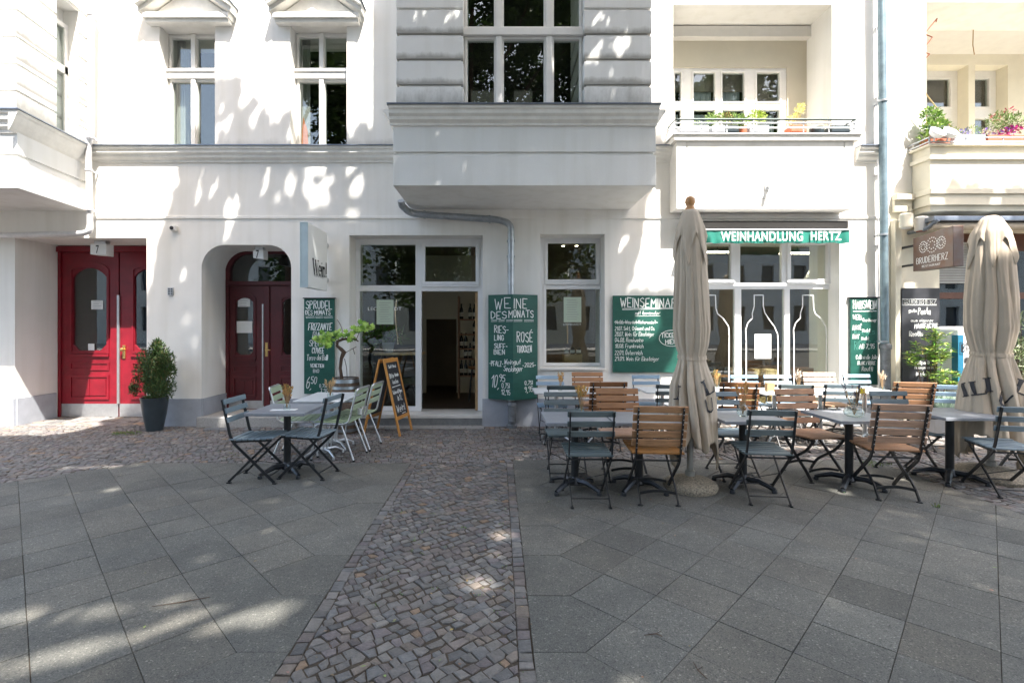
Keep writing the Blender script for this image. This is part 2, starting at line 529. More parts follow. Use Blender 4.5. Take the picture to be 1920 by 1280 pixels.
    def build(s, name, mats, parent=None, world=False, smooth=0, bevel=0, tint=False):
        me = bpy.data.meshes.new(name)
        vs = s.v
        if world and parent is not None:
            l = root_loc(parent)
            vs = [(p[0] - l.x, p[1] - l.y, p[2] - l.z) for p in vs]
        me.from_pydata(vs, [], s.f)
        for m in (mats if isinstance(mats, (list, tuple)) else [mats]):
            me.materials.append(m)
        me.polygons.foreach_set('material_index', s.mi)
        if tint:
            ca = me.color_attributes.new('tint', 'FLOAT_COLOR', 'CORNER')
            arr = []
            for p, c in zip(me.polygons, s.c):
                c = c or (1, 1, 1)
                arr += [c[0], c[1], c[2], 1.0] * p.loop_total
            ca.data.foreach_set('color', arr)
        bm = bmesh.new()
        bm.from_mesh(me)
        if not tint:
            bmesh.ops.remove_doubles(bm, verts=bm.verts, dist=1e-5)
        bmesh.ops.recalc_face_normals(bm, faces=bm.faces)
        bm.to_mesh(me)
        bm.free()
        if smooth:
            me.polygons.foreach_set('use_smooth', [True] * len(me.polygons))
            me.set_sharp_from_angle(angle=R(smooth))
        o = bpy.data.objects.new(name, me)
        COL.objects.link(o)
        if parent is not None: o.parent = parent
        if bevel:
            b = o.modifiers.new('bevel', 'BEVEL')
            b.width = bevel
            b.segments = 2
            b.limit_method = 'ANGLE'
            b.angle_limit = R(40)
        return o


def rotz(a, loc=(0, 0, 0)): return Matrix.Translation(Vector(loc)) @ Matrix.Rotation(a, 4, 'Z')


# ------------------------------------------------------------------ hand lettering (single-stroke alphabet)
GL = {
 'A': '022942|1535', 'B': '0209|092938372606|062635332202', 'C': '37290804122233', 'D': '0209|091937341202', 'E': '39090232|0525',
 'F': '390902|0525', 'G': '372908041222333525', 'H': '0209|3239|0636', 'I': '0209', 'J': '29231202', 'K': '0209|390632', 'L': '090232',
 'M': '0209254942', 'N': '02093239', 'O': '190804122234382919', 'P': '02092938372606', 'Q': '190804122234382919|2442',
 'R': '02092938372606|1632', 'S': '382908071635332203', 'T': '0949|2922', 'U': '090412223439', 'V': '092249', 'W': '0912273249',
 'X': '0249|0942', 'Y': '0926|492622', 'Z': '09390232', 'É': '39090232|0525|1a2b', 'ß': '020819283726353322',
 'Ö': '190804122234382919|1a1b|2a2b', '0': '190804122234382919', '1': '072922', '2': '081938370232', '3': '081938372635332203',
 '4': '290444|3632', '5': '3909062635332203', '6': '290703122233352605', '7': '093912', '8': '1608192938261605031222333526',
 '9': '362607081929383422', 'a': '361605031223|3632', 'b': '0902|0516263533221203', 'c': '35160503122233', 'd': '3932|351605031233',
 'e': '043435261605031222', 'f': '291812|0626', 'g': '361605031333|36312000', 'h': '0902|0516263532', 'i': '0602|0708',
 'j': '1611|1718', 'k': '0902|360432', 'l': '0902', 'm': '0602|05162522|25364542', 'n': '0602|0516263532', 'o': '160503122233352616',
 'p': '0600|0516263533221203', 'q': '3630', 'r': '0602|051626', 's': '35160524332203', 't': '191322|0626', 'u': '0603122233|3632',
 'v': '061236', 'w': '0612243246', 'x': '0236|0632', 'y': '0624|462400', 'z': '06360232', 'ü': '0603122233|3632|0809|2829',
 'ä': '361605031223|3632|0809|2829', 'é': '043435261605031222|1829', '.': '0203', ',': '1201', '-': '0525', '?': '0819383724|2223',
 '!': '0904|0203', '/': '0239', "'": '0908', ' ': '',
}


def strokes(s, jit=0.0):
    """Polylines of a written line in grid units (cap height 7), and its total width."""
    out, x = [], 0.0
    for ch in s:
        g = GL.get(ch, '')
        w = 0
        if not g:
            x += 2.6
            continue
        dy = rng.uniform(-jit, jit)
        for st in g.split('|'):
            pts = [(int(st[i], 16), int(st[i + 1], 16)) for i in range(0, len(st), 2)]
            w = max(w, max(p[0] for p in pts))
            out.append([(x + p[0] + rng.uniform(-jit, jit) * .5, p[1] - 2 + dy + rng.uniform(-jit, jit) * .5) for p in pts])
        x += w + 1.5
    return out, max(x - 1.5, 0.5)


def ribbon(mb, pts, w, put, mi=0):
    """Flat pen stroke of width w along 2-D points; put maps (a, b) to 3-D."""
    for i in range(len(pts) - 1):
        a, b = Vector(pts[i]), Vector(pts[i + 1])
        d = b - a
        if d.length < 1e-6: continue
        d.normalize()
        n = Vector((-d.y, d.x)) * (w / 2)
        a2, b2 = a - d * w * .35, b + d * w * .35
        mb.add([put(*(a2 - n)), put(*(b2 - n)), put(*(b2 + n)), put(*(a2 + n))], [(0, 1, 2, 3)], mi)


def write(mb, s, a0, a1, b1, b0, put, w=0.006, jit=0.35, slant=0.0, mi=0, tilt=0.0):
    """Write s between a0..a1, capitals from baseline b0 up to b1."""
    st, tw = strokes(s, jit)
    sc, sx = (b1 - b0) / 7.0, (a1 - a0) / tw
    for pl in st:
        ribbon(mb, [(a0 + p[0] * sx + slant * p[1] * sc, b0 + p[1] * sc + tilt * p[0] * sx) for p in pl], w, put, mi)


def flatput(Y): return lambda a, b: (a, Y, b)


def wpx(mb, s, px0, px1, pyt, pyb, Y, **k):
    mb.mark()
    write(mb, s, X(px0, Y), X(px1, Y), Z(pyt, Y), Z(pyb, Y), flatput(Y), **k)


def print_text(name, s, mtx, height, m, parent, width=None, depth=0.004, bold=0.0, world=True, spacing=1.0):
    """Printed lettering as mesh; mtx places the baseline start with the text in the local XY plane."""
    cu = bpy.data.curves.new(name, 'FONT')
    cu.body = s
    cu.size = 1.0
    cu.extrude = 0.0
    cu.offset = bold
    cu.space_character = spacing
    tmp = bpy.data.objects.new(name, cu)
    COL.objects.link(tmp)
    dg = bpy.context.evaluated_depsgraph_get()
    me = bpy.data.meshes.new_from_object(tmp.evaluated_get(dg))
    bpy.data.objects.remove(tmp)
    xs = [v.co.x for v in me.vertices]
    ys = [v.co.y for v in me.vertices]
    x0, x1, y1 = min(xs), max(xs), max(ys)
    sy = height / y1
    sx = width / (x1 - x0) if width else sy
    l = root_loc(parent) if world else Vector((0, 0, 0))
    for v in me.vertices:
        v.co = mtx @ Vector(((v.co.x - x0) * sx, v.co.y * sy, 0)) - l
    me.materials.clear()
    me.materials.append(m)
    me.name = name
    o = bpy.data.objects.new(name, me)
    COL.objects.link(o)
    o.parent = parent
    return o


def frontmtx(x, y, z): return Matrix.Translation((x, y, z)) @ Matrix.Rotation(R(90), 4, 'X')


# ------------------------------------------------------------------ ground
def clip_poly(poly, a, b, c):
    """Keep the side a*x + b*y <= c."""
    out = []
    for i in range(len(poly)):
        p, q = poly[i], poly[(i + 1) % len(poly)]
        dp, dq = a * p[0] + b * p[1] - c, a * q[0] + b * q[1] - c
        if dp <= 0: out.append(p)
        if dp * dq < 0:
            t = dp / (dp - dq)
            out.append((p[0] + t * (q[0] - p[0]), p[1] + t * (q[1] - p[1])))
    return out


def area(p): return 0.5 * sum(p[i][0] * p[(i + 1) % len(p)][1] - p[(i + 1) % len(p)][0] * p[i][1] for i in range(len(p)))


def inset(poly, d):
    """Shrink a convex counter-clockwise polygon by d."""
    res = poly
    n = len(poly)
    for i in range(n):
        p, q = poly[i], poly[(i + 1) % n]
        ex, ey = q[0] - p[0], q[1] - p[1]
        L = math.hypot(ex, ey)
        if L < 1e-6: continue
        a, b = ey / L, -ex / L
        res = clip_poly(res, a, b, a * p[0] + b * p[1] - d)
        if len(res) < 3: return []
    return res


def stone(mb, poly, gap, zt, h, crown, col, tilt=(0, 0)):
    if area(poly) < 0: poly = poly[::-1]
    p = inset(poly, gap / 2)
    if len(p) < 3 or area(p) < 2e-4: return
    q = inset(p, crown)
    if len(q) != len(p): q = None
    cx = sum(a[0] for a in p) / len(p)
    cy = sum(a[1] for a in p) / len(p)
    if q is None:
        q = [(cx + (a[0] - cx) * .86, cy + (a[1] - cy) * .86) for a in p]
    n = len(p)
    zz = lambda a: zt + tilt[0] * (a[0] - cx) + tilt[1] * (a[1] - cy)
    vs = [(a[0], a[1], zt - h) for a in p] + [(a[0], a[1], zz(a) - crown * .55) for a in p] + [(a[0], a[1], zz(a)) for a in q]
    fs = []
    for i in range(n):
        j = (i + 1) % n
        fs += [(i, j, n + j, n + i), (n + i, n + j, 2 * n + j, 2 * n + i)]
    fs.append(tuple(range(2 * n, 3 * n)))
    mb.add(vs, fs, 0, col)


STRIP0, STRIP1, EDGE_L, EDGE_R = -1.0, 0.165, 5.58, 5.72
PIT_X, PIT_Y = 4.34, 3.95      # beyond this corner on the right the small setts begin again
mb = MB()
mb.box(-40, 40, -3.0, 14, -0.30, -0.008)
props(mb.build('ground', M['sand']), kind='structure')
mb = MB()
mb.box(-80, 80, -16, -3.16, -0.35, -0.13)
props(mb.build('road', M['asphalt']), kind='structure')
mb = MB()
for i in range(-20, 20):
    mb.box(i * 1.0 + .004, i * 1.0 + .996, -3.155, -3.003, -0.3, 0.0)
props(mb.build('kerb', M['kerb'], bevel=0.012), kind='structure')
mb = MB()
mb.box(-80, 80, -28, -16, -0.3, 0.0)
props(mb.build('pavement_opposite', M['kerb']), kind='structure')

pp = 0.495
slab = MB()


def slab_tint():
    k = rng.gauss(1.0, 0.065)
    if rng.random() < 0.06: k *= 0.8
    w = rng.uniform(-0.01, 0.04)
    return (k + w, k, k - w)


def lay_slabs(xs, sgn, ymax, cut):
    """Diagonal 35 cm slabs with mitre pieces along the sett strip at xs."""
    hp = pp / 2
    for i in range(0, 44):
        for j in range(-14, 30):
            if (i + j) % 2: continue
            cx, cy = xs + sgn * (hp + i * hp), j * hp + 0.11
            if abs(cx) > 10.5 or cy < -3.2: continue
            if i == 0:
                poly = [(xs, cy - hp), (xs + sgn * hp, cy - hp), (xs + sgn * pp, cy), (xs + sgn * hp, cy + hp), (xs, cy + hp)]
            else:
                poly = [(cx - hp, cy), (cx, cy - hp), (cx + hp, cy), (cx, cy + hp)]
            if area(poly) < 0: poly = poly[::-1]
            poly = clip_poly(poly, 0, 1, ymax)
            poly = clip_poly(poly, 0, -1, 3.0)
            for (a, b, c) in cut: poly = clip_poly(poly, a, b, c)
            if len(poly) < 3: continue
            stone(slab, poly, rng.uniform(.002, .0048), rng.uniform(-.0012, .0012), .05, .0022, slab_tint(), (rng.uniform(-.004, .004), rng.uniform(-.004, .004)))


lay_slabs(STRIP0, -1, EDGE_L, [(-0.74, 0.85 * 1.0, 0.85 * EDGE_L + 0.74 * 4.1)])
lay_slabs(STRIP1, 1, EDGE_R, [(1, 0, PIT_X)])
lay_slabs(STRIP1, 1, PIT_Y, [(-1, 0, -PIT_X)])
props(slab.build('pavement_slabs', M['slab'], tint=True), kind='structure')

STONES = [tuple(c * .9 + sum(q) / 3 * .1 for c in q) for q in [(0.165, 0.155, 0.142), (0.18, 0.165, 0.15), (0.140, 0.136, 0.132), (0.178, 0.148, 0.130), (0.20, 0.185, 0.165), (0.160, 0.132, 0.120), (0.190, 0.155, 0.125), (0.150, 0.148, 0.145), (0.165, 0.140, 0.138), (0.155, 0.145, 0.135), (0.172, 0.158, 0.145)]]


def lay_setts(mb, x0, x1, y0, y1, size, ang, keep=None, bright=1.0, gap=0.0075):
    """Rows of irregular small setts laid at an angle, clipped to a rectangle."""
    ca, sa = math.cos(ang), math.sin(ang)
    cxm, cym = (x0 + x1) / 2, (y0 + y1) / 2
    rad = math.hypot(x1 - x0, y1 - y0) / 2 + size
    n = int(2 * rad / size) + 2
    jy = nrg.uniform(-.21, .21, (n + 1, 2 * n + 2)) * size
    for r in range(n):
        off = (r % 2) * .5 + rng.uniform(-.2, .2)
        ext = int(n * 1.1)
        u = -rad + off * size
        k = 0
        while u < rad and k < 2 * n:
            wdt = size * rng.uniform(.72, 1.4)
            e1 = e2 if k else (0.0, 0.0)
            e2 = (rng.uniform(-.2, .2) * size, rng.uniform(-.2, .2) * size)
            v0 = -rad + r * size
            q = [(u + e1[0], v0 + jy[r, k % n]), (u + wdt + e2[0], v0 + jy[r, (k + 1) % n]),
                 (u + wdt + e2[1], v0 + size + jy[r + 1, (k + 1) % n]), (u + e1[1], v0 + size + jy[r + 1, k % n])]
            if rng.random() < .3:                           # a chipped corner
                c_ = rng.randrange(4)
                a_, b_, d_ = q[c_], q[c_ - 1], q[(c_ + 1) % 4]
                t_ = rng.uniform(.2, .4)
                q[c_:c_ + 1] = [(a_[0] + (b_[0] - a_[0]) * t_, a_[1] + (b_[1] - a_[1]) * t_), (a_[0] + (d_[0] - a_[0]) * t_, a_[1] + (d_[1] - a_[1]) * t_)]
            u += wdt
            k += 1
            poly = [(cxm + a * ca - b * sa, cym + a * sa + b * ca) for a, b in q]
            mx, my = sum(p[0] for p in poly) / len(poly), sum(p[1] for p in poly) / len(poly)
            if mx < x0 - size or mx > x1 + size or my < y0 - size or my > y1 + size: continue
            if keep and not keep(mx, my): continue
            for c in ((1, 0, x1), (-1, 0, -x0), (0, 1, y1), (0, -1, -y0)): poly = clip_poly(poly, *c)
            if len(poly) < 3: continue
            b = rng.choice(STONES) if rng.random() > .025 else (0.24, 0.165, 0.11)
            g = rng.gauss(1.0, 0.13) * bright
            stone(mb, poly, gap * rng.uniform(.6, 1.5), rng.uniform(-.004, .004), .03, .009, (b[0] * g, b[1] * g, b[2] * g), (rng.uniform(-.06, .06), rng.uniform(-.06, .06)))


setts = MB()
lay_setts(setts, STRIP0 + .072, STRIP1 - .072, -3.0, 5.6, 0.063, R(38), bright=1.0)
for sx in (STRIP0, STRIP1 - .074):
    y = -3.0
    while y < 5.6:
        L = rng.uniform(.05, .12)
        b = rng.choice(STONES)
        g = rng.gauss(1.0, .12)
        k1, k2 = rng.uniform(-.008, .010), rng.uniform(-.008, .010)
        stone(setts, [(sx + (k1 if sx < -.5 else 0), y), (sx + .074 + k2, y + rng.uniform(-.008, .008)), (sx + .074 - k1, y + L), (sx - (k2 if sx < -.5 else 0), y + L + rng.uniform(-.006, .006))], .007, rng.uniform(-.003, .003), .03, .006, tuple(c * g for c in b), (rng.uniform(-.05, .05), 0))
        y += L
props(setts.build('cobble_path', M['cobble'], tint=True), kind='structure')
setts = MB()


def band_keep(x, y):
    if STRIP1 < x and y < EDGE_R and (x < PIT_X or y < PIT_Y): return False
    if STRIP0 < x <= STRIP1 and y < 5.6: return False
    if x <= STRIP0:
        if y < EDGE_L and -0.74 * x + 0.85 * y < 0.85 * EDGE_L + 0.74 * 4.1: return False
    return True


lay_setts(setts, -10.4, 9.5, 3.2, 7.68, 0.070, R(12), keep=band_keep, bright=1.2)
lay_setts(setts, -7.56, -5.5, 7.68, 8.45, 0.12, 0.0, bright=1.5)
props(setts.build('cobble_forecourt', M['cobble'], tint=True), kind='structure')


# ------------------------------------------------------------------ the house with the wine shop
house = thing('apartment_house', 'white stuccoed apartment house with oriels, red entrance doors and ground floor wine shop', 'house', (0, W, 0))
HX0, HX1, HTOP = -9.5, X(1668), 9.5
ORY = 6.36                                       # front plane of the oriels
OX0, OX1 = X(737, ORY), X(1230, ORY)
BAYX = -6.24                                     # front corner of the left oriel
SHOPY, SHOP3Y, UPY = 8.0, 7.9, 7.89
g_gate = (X(28), X(275), -0.2, Z(446))
g_door = (X(378), X(546), -0.2, Z(459))
g_shop = (X(655), X(905), -0.2, Z(441))
g_win = (X(1013), X(1134), Z(690), Z(439))
g_shop3 = (X(1300), X(1574), 0.15, Z(448))
g_upA = (X(299), X(403), 4.33, Z(50))
g_upB = (X(544), X(650), 4.33, Z(47))
LOG0, LOG1, LOGZ0, LOGZ1 = X(1262), X(1560), 4.42, Z(9)
g_log = (LOG0, LOG1, LOGZ0, LOGZ1)
holes = [g_gate, g_door, g_shop, g_win, g_shop3, g_upA, g_upB, g_log]
mb = MB()
mb.plate(HX0, HX1, -0.2, HTOP, W, W + 0.75, holes, back=True)
# rounded head of the middle doorway
rad = 0.36
for sx, cx in ((-1, g_door[0]), (1, g_door[1])):
    pts = [(cx, W + .001, g_door[3])]
    for k in range(11):
        t = math.pi / 2 * k / 10
        pts.append((cx - sx * rad * (1 - math.sin(t)) * 1.0, W + .001, g_door[3] - rad * (1 - math.cos(t))) if False else
                   (cx - sx * (rad - rad * math.cos(t)), W + .001, g_door[3] - (rad - rad * math.sin(t))))
    mb.prism(pts, (0, 0.72, 0))
wall = mb.build('wall', M['stucco'], house, world=True)

# grey plinth between the openings
PLZ = Z(747)
for a, b in ((HX0, g_gate[0]), (g_gate[1], g_door[0]), (g_door[1], g_shop[0]), (g_shop[1], g_shop3[0]), (g_shop3[1], HX1)):
    mb = MB()
    mb.box(a - .004, b + .004, W - .03, W + .02, -0.1, PLZ)
    if b in (g_gate[0], g_door[0]): mb.box(b - .02, b + .022, W + .0195, W + .70, -0.1, PLZ - .003)
    if a in (g_gate[1], g_door[1]): mb.box(a - .022, a + .02, W + .0195, W + .70, -0.1, PLZ - .003)
    mb.build('plinth', M['plinth'], house, world=True)


def cornice_profile(mb, x0, x1, y, ztop, depth, hgt, ends=True, mi=0):
    """Stepped and coved ledge running along x, projecting to the front."""
    prof = [(0, 0), (-depth, 0), (-depth, -.035), (-depth * .82, -.05), (-depth * .80, -hgt * .42), (-depth * .55, -hgt * .55),
            (-depth * .5, -hgt * .72), (-depth * .2, -hgt * .86), (-depth * .18, -hgt), (0, -hgt)]
    mb.prism([(x0, y + a, ztop + b) for a, b in prof], (x1 - x0, 0, 0), mi)


cz = Z(279)
for a, b in ((X(167), OX0), (OX1, X(1257)), (X(1603), X(1650))):
    mb = MB()
    cornice_profile(mb, a, b, W, cz, .13, .22)
    c_ = mb.build('cornice', M['trim'], house, world=True)
    mb = MB()
    mb.box(a, b, W - .15, W, cz + .002, cz + .016)
    mb.build('ledge_flashing', M['zinc'], c_, world=True)
zs = Z(409)
mb = MB()
mb.box(X(167), HX1 - .004, W - .018, W + .01, zs - .012, zs + .030)
mb.build('string_course', M['stucco'], house, world=True, bevel=0.004)


def pane(parent, x0, x1, y, z0, z1, name='pane', m=None):
    mb = MB()
    mb.box(x0 - .004, x1 + .004, y, y + .008, z0 - .004, z1 + .004)
    return mb.build(name, m or M['glass'], parent, world=True)


def window(parent, rect, y, panes, m, name='window', label=None, sash=.035, fw=.07, inner=True):
    """Frame plate with a hole for each pane, a raised sash round every pane, and glass."""
    mb = MB()
    mb.plate(rect[0], rect[1], rect[2], rect[3], y, y + fw, panes)
    for p in panes:
        if inner:
            mb.plate(p[0] - sash, p[1] + sash, p[2] - sash, p[3] + sash, y - .014, y - .0005, [p])
    o = mb.build(name, m, parent, world=True, bevel=0.004)
    if label: o['label'] = label
    for p in panes: pane(o, p[0], p[1], y + fw * .45, p[2], p[3])
    return o


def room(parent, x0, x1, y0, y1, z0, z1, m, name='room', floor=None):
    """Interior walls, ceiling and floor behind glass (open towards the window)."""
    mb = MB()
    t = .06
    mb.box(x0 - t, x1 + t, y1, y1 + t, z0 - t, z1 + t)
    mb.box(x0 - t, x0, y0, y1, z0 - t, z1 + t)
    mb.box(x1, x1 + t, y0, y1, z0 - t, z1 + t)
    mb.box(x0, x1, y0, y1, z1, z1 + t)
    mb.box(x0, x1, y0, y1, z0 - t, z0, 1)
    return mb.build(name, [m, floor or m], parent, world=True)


def px_rect(a, b, zt, zb, Y): return (X(a, Y), X(b, Y), Z(zb, Y), Z(zt, Y))


# upper floor windows, their hoods and what shows behind the glass
for (g, l, c1, c2, r, ptop) in ((g_upA, 316, 359, 369, 412, 67), (g_upB, 555, 598, 611, 657, 65)):
    x0, x1 = g[0], g[1]
    zt = Z(ptop, UPY)
    mid0, mid1 = Z(150, UPY), Z(132, UPY)
    xm = (x0 + x1) / 2 - .02
    wm = .045
    panes = [(x0 + .05, xm - wm, mid1 + .035, zt - .05), (xm + wm, x1 - .05, mid1 + .035, zt - .05),
             (x0 + .06, xm - wm, 4.335, mid0 - .035), (xm + wm, x1 - .06, 4.335, mid0 - .035)]
    w = window(house, (x0, x1, 4.33, g[3] + .02), UPY, panes, M['winwood'], label='upper floor casement window' if g is g_upA else 'upper floor window with orange cloth behind')
    mb = MB()
    mb.box(x0, x1, UPY - .055, UPY - .016, mid0 - .004, mid1 - .004)
    mb.box(x0, x1, UPY - .075, UPY - .0555, mid1 - .055, mid1 - .018)
    mb.box(xm - .035, xm + .035, UPY - .045, UPY - .0145, mid1, zt)
    mb.box(xm - .035, xm + .035, UPY - .045, UPY - .0145, 4.335, mid0 - .006)
    mb.build('transom', M['winwood'], w, world=True, bevel=.006)
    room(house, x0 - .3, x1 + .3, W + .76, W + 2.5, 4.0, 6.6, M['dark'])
    mb = MB()
    for k in range(9):
        for sx in ((0, 1) if g is g_upB else (0,)):
            xx = (x0 + .05 + k * .014) if sx == 0 else (x1 - .05 - k * .006)
            mb.tube([(xx, UPY + .15 + .015 * (k % 2), 4.3), (xx, UPY + .15 + .012 * (k % 2), 6.4)], .012, 6)
    mb.build('curtain', M['curtain'], w, world=True)
    if g is g_upB:
        mb = MB()
        for k in range(5):
            mb.tube([(x0 + .05 + k * .022, UPY + .12 + .01 * (k % 2), 4.3), (x0 + .06 + k * .018, UPY + .12, 4.72), (x0 + .075 + k * .008, UPY + .12, 4.95 - .03 * k)], [.018, .015, .006], 6)
        mb.build('orange_cloth', M['orange'], w, world=True)
for xc in (X(346, 7.5), X(591, 7.5)):
    hw = 88 / F_PX * 7.45
    mb = MB()
    y0 = W - .22
    zb, zt = Z(34, 7.5), Z(24, 7.5)
    mb.box(xc - hw * .82, xc + hw * .82, W - .05, W, Z(50), Z(36, 7.55))          # frieze
    mb.box(xc - hw * .90, xc + hw * .90, W - .12, W, zb - .03, zb + .02)
    mb.box(xc - hw * .93, xc + hw * .93, W - .16, W, zb + .022, zt + .02)
    apex = zt + .50
    # tympanum and two raking mouldings
    mb.prism([(xc - hw * .88, W - .04, zt + .02), (xc + hw * .88, W - .04, zt + .02), (xc, W - .04, apex - .02)], (0, .05, 0))
    for s in (-1, 1):
        for (d, lo, hi) in ((.25, .05, .115), (.18, -.02, .048)):
            a = (xc + s * hw * 1.0, zt + .03)
            pts = [(a[0], W - d, a[1] + lo), (a[0], W - d, a[1] + hi), (xc, W - d, apex + hi), (xc, W - d, apex + lo)]
            mb.prism(pts, (0, d, 0))
    mb.build('window_hood', M['trim'], house, world=True, bevel=.006)
    mb = MB()
    for s in (-1, 1):
        a = (xc + s * hw * 1.03, zt + .02)
        pts = [(a[0], W - .27, a[1] + .117), (a[0], W - .27, a[1] + .132), (xc, W - .27, apex + .147), (xc, W - .27, apex + .132)]
        mb.prism(pts, (0, .27, 0))
    mb.build('hood_flashing', M['zinc'], house, world=True)


def rusticated(mb, x0, x1, y0, y1, z0, z1, course, groove=.035, gd=.03, phase=0.0):
    """Solid block cut by recessed horizontal joints."""
    z = z0
    nxt = z0 + phase if phase > 0 else z0 + course
    while z < z1 - 1e-4:
        e = min(nxt - groove, z1)
        mb.box(x0, x1, y0, y1, z, e)
        if nxt < z1: mb.box(x0 + gd, x1 - gd, y0 + gd, y1, e, min(nxt, z1))
        z = nxt
        nxt += course


# central oriel
oz0, oz1 = Z(348, ORY), HTOP
ozc = Z(205, ORY)
mb = MB()
gz = Z(288, ORY)
mb.box(OX0, OX1, ORY, W - .001, oz0, gz - .02)
mb.box(OX0 + .03, OX1 - .03, ORY + .03, W - .001, gz - .02, gz + .022)
mb.box(OX0, OX1, ORY, W - .001, gz + .022, ozc - .05)
ux0, ux1 = X(742, ORY), X(1223, ORY)
wx0, wx1 = X(868, ORY), X(1096, ORY)
course = (Z(60, ORY) - Z(108, ORY))
ph = Z(156, ORY) - ozc
rusticated(mb, ux0, wx0, ORY + .03, W - .001, ozc, oz1, course, phase=ph)
rusticated(mb, wx1, ux1, ORY + .03, W - .001, ozc, oz1, course, phase=ph)
mb.box(wx0 - .01, wx1 + .01, ORY + .04, W - .6, 7.6, oz1)
oriel = mb.build('oriel', M['oriel'], house, world=True, bevel=.006)
oriel['label'] = 'central oriel with grooved stucco and three-part window'
mb = MB()
cornice_profile(mb, X(729, ORY - .1), X(1236, ORY - .1), ORY, ozc, .13, .22)
for s, xx in ((1, OX0), (-1, OX1)):
    prof = [(0, 0), (-.13, 0), (-.13, -.035), (-.10, -.06), (-.07, -.12), (-.03, -.18), (0, -.22)]
    mb.prism([(xx + s * a, ORY + .001, ozc + b) for a, b in prof], (0, W - ORY - .01, 0))
mb.build('cornice', M['trim'], oriel, world=True)
mb = MB()
mb.box(X(726, ORY - .12), X(1239, ORY - .12), ORY - .155, W - .01, ozc + .002, ozc + .018)
mb.build('flashing', M['zinc'], oriel, world=True)
wy = ORY + .16
tr0, tr1 = Z(57, ORY), Z(40, ORY)
cols = [(875, 926), (945, 1022), (1041, 1090)]
panes = []
for a, b in cols:
    panes += [(X(a, ORY), X(b, ORY), ozc + .02, tr0 - .03), (X(a, ORY), X(b, ORY), tr1 + .02, 7.2)]
wo = window(oriel, (wx0 - .005, wx1 + .005, ozc, 7.62), wy, panes, M['winwood'], name='window_frame', sash=.03)
for k in list(wo.children):
    k.parent = oriel
    k.name = 'window_pane'
mb = MB()
mb.box(wx0, wx1, wy - .06, wy - .0145, tr0 + .002, tr1 - .012)
for a, b in ((926, 945), (1022, 1041)):
    mb.box(X((a + b) / 2, ORY) - .04, X((a + b) / 2, ORY) + .04, wy - .045, wy - .0145, ozc + .01, tr0 - .002)
    mb.box(X((a + b) / 2, ORY) - .04, X((a + b) / 2, ORY) + .04, wy - .045, wy - .0145, tr1 - .008, 7.2)
mb.build('transom', M['winwood'], oriel, world=True, bevel=.008)
room(oriel, wx0 - .05, wx1 + .05, wy + .09, W - .08, ozc + .001, 7.6, M['dark'], name='oriel_room')

# left oriel
lz0 = Z(352, ORY)
lzc = Z(213, ORY)
mb = MB()


def lslab(z0, z1, d=0.0):
    mb.prism([(-9.5, ORY + d, z0), (BAYX - d, ORY + d, z0), (-6.40 - d, W - .001, z0), (-9.5, W - .001, z0)], (0, 0, z1 - z0))


lg = Z(291, ORY)
lslab(lz0, lg - .02); lslab(lg - .02, lg + .02, .03); lslab(lg + .02, lzc - .1)


def lslab2(z0, z1, d, ya, yb): # side wall split by the side window
    mb.prism([(-9.5, ya, z0), (BAYX - .03 - d - (ya - ORY) * .12, ya, z0), (BAYX - .03 - d - (yb - ORY) * .12, yb, z0), (-9.5, yb, z0)], (0, 0, z1 - z0))


z = lzc
crs = Z(15, ORY) - Z(66, ORY)
nxt = Z(166, ORY)
SY0, SY1 = 7.05, 7.50
SZ1 = Z(13, 7.05)
while z < HTOP:
    e = min(nxt, HTOP)
    for (a, b, d) in ((z, e - .035, 0), (e - .035, e, .03)):
        if a >= SZ1:
            lslab2(a, b, d, ORY + .02 + d, W - .001)
        else:
            lslab2(a, b, d, ORY + .02 + d, SY0)
            lslab2(a, b, d, SY1, W - .001)
            mb.box(-9.5, BAYX - .42, SY0, SY1, a, b)
    z = nxt
    nxt += crs
bay = mb.build('oriel', M['oriel'], house, world=True)
bay['label'] = 'left oriel cut off by the picture edge, with a narrow side window'
mb = MB()
cornice_profile(mb, -9.5, BAYX - .001, ORY, lzc, .12, .26)
prof = [(0, 0), (-.12, 0), (-.12, -.035), (-.10, -.06), (-.07, -.14), (-.03, -.22), (0, -.26)]
mb.prism([(BAYX - a, ORY - .12, lzc + b) for a, b in prof], (-.16, W - ORY + .11, 0))
mb.build('cornice', M['trim'], bay, world=True)
mb = MB()
mb.prism([(-9.5, ORY - .14, lzc + .002), (BAYX + .14, ORY - .14, lzc + .002), (-6.26, W - .01, lzc + .002), (-9.5, W - .01, lzc + .002)], (0, 0, .015))
mb.build('flashing', M['zinc'], bay, world=True)
mb = MB()
xs = BAYX - .03 - .09 - .22
zm = Z(115, 7.2)
ymid = (SY0 + SY1) / 2
for (a, b, c, d) in ((SY0, SY1, lzc, lzc + .05), (SY0, SY1, zm - .06, zm + .06), (SY0, SY1, SZ1 - .07, SZ1), (SY0, SY0 + .06, lzc + .05, SZ1 - .07), (SY1 - .06, SY1, lzc + .05, SZ1 - .07)):
    mb.box(xs - .05, xs, a + .001, b - .001, c + .001, d)
mb.build('window_frame', M['winwood'], bay, world=True, bevel=.004)
mb = MB()
mb.box(xs - .03, xs - .022, SY0 + .055, SY1 - .055, lzc + .04, SZ1 - .06)
mb.build('window_pane', M['glass'], bay, world=True)
mb = MB()
mb.box(xs - .075, xs - .06, SY0 + .03, SY0 + .16, lzc + .06, SZ1 - .05)
mb.build('curtain', M['curtain'], bay, world=True)
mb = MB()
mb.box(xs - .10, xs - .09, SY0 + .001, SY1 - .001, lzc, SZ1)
mb.build('dark_interior', M['dark'], bay, world=True)

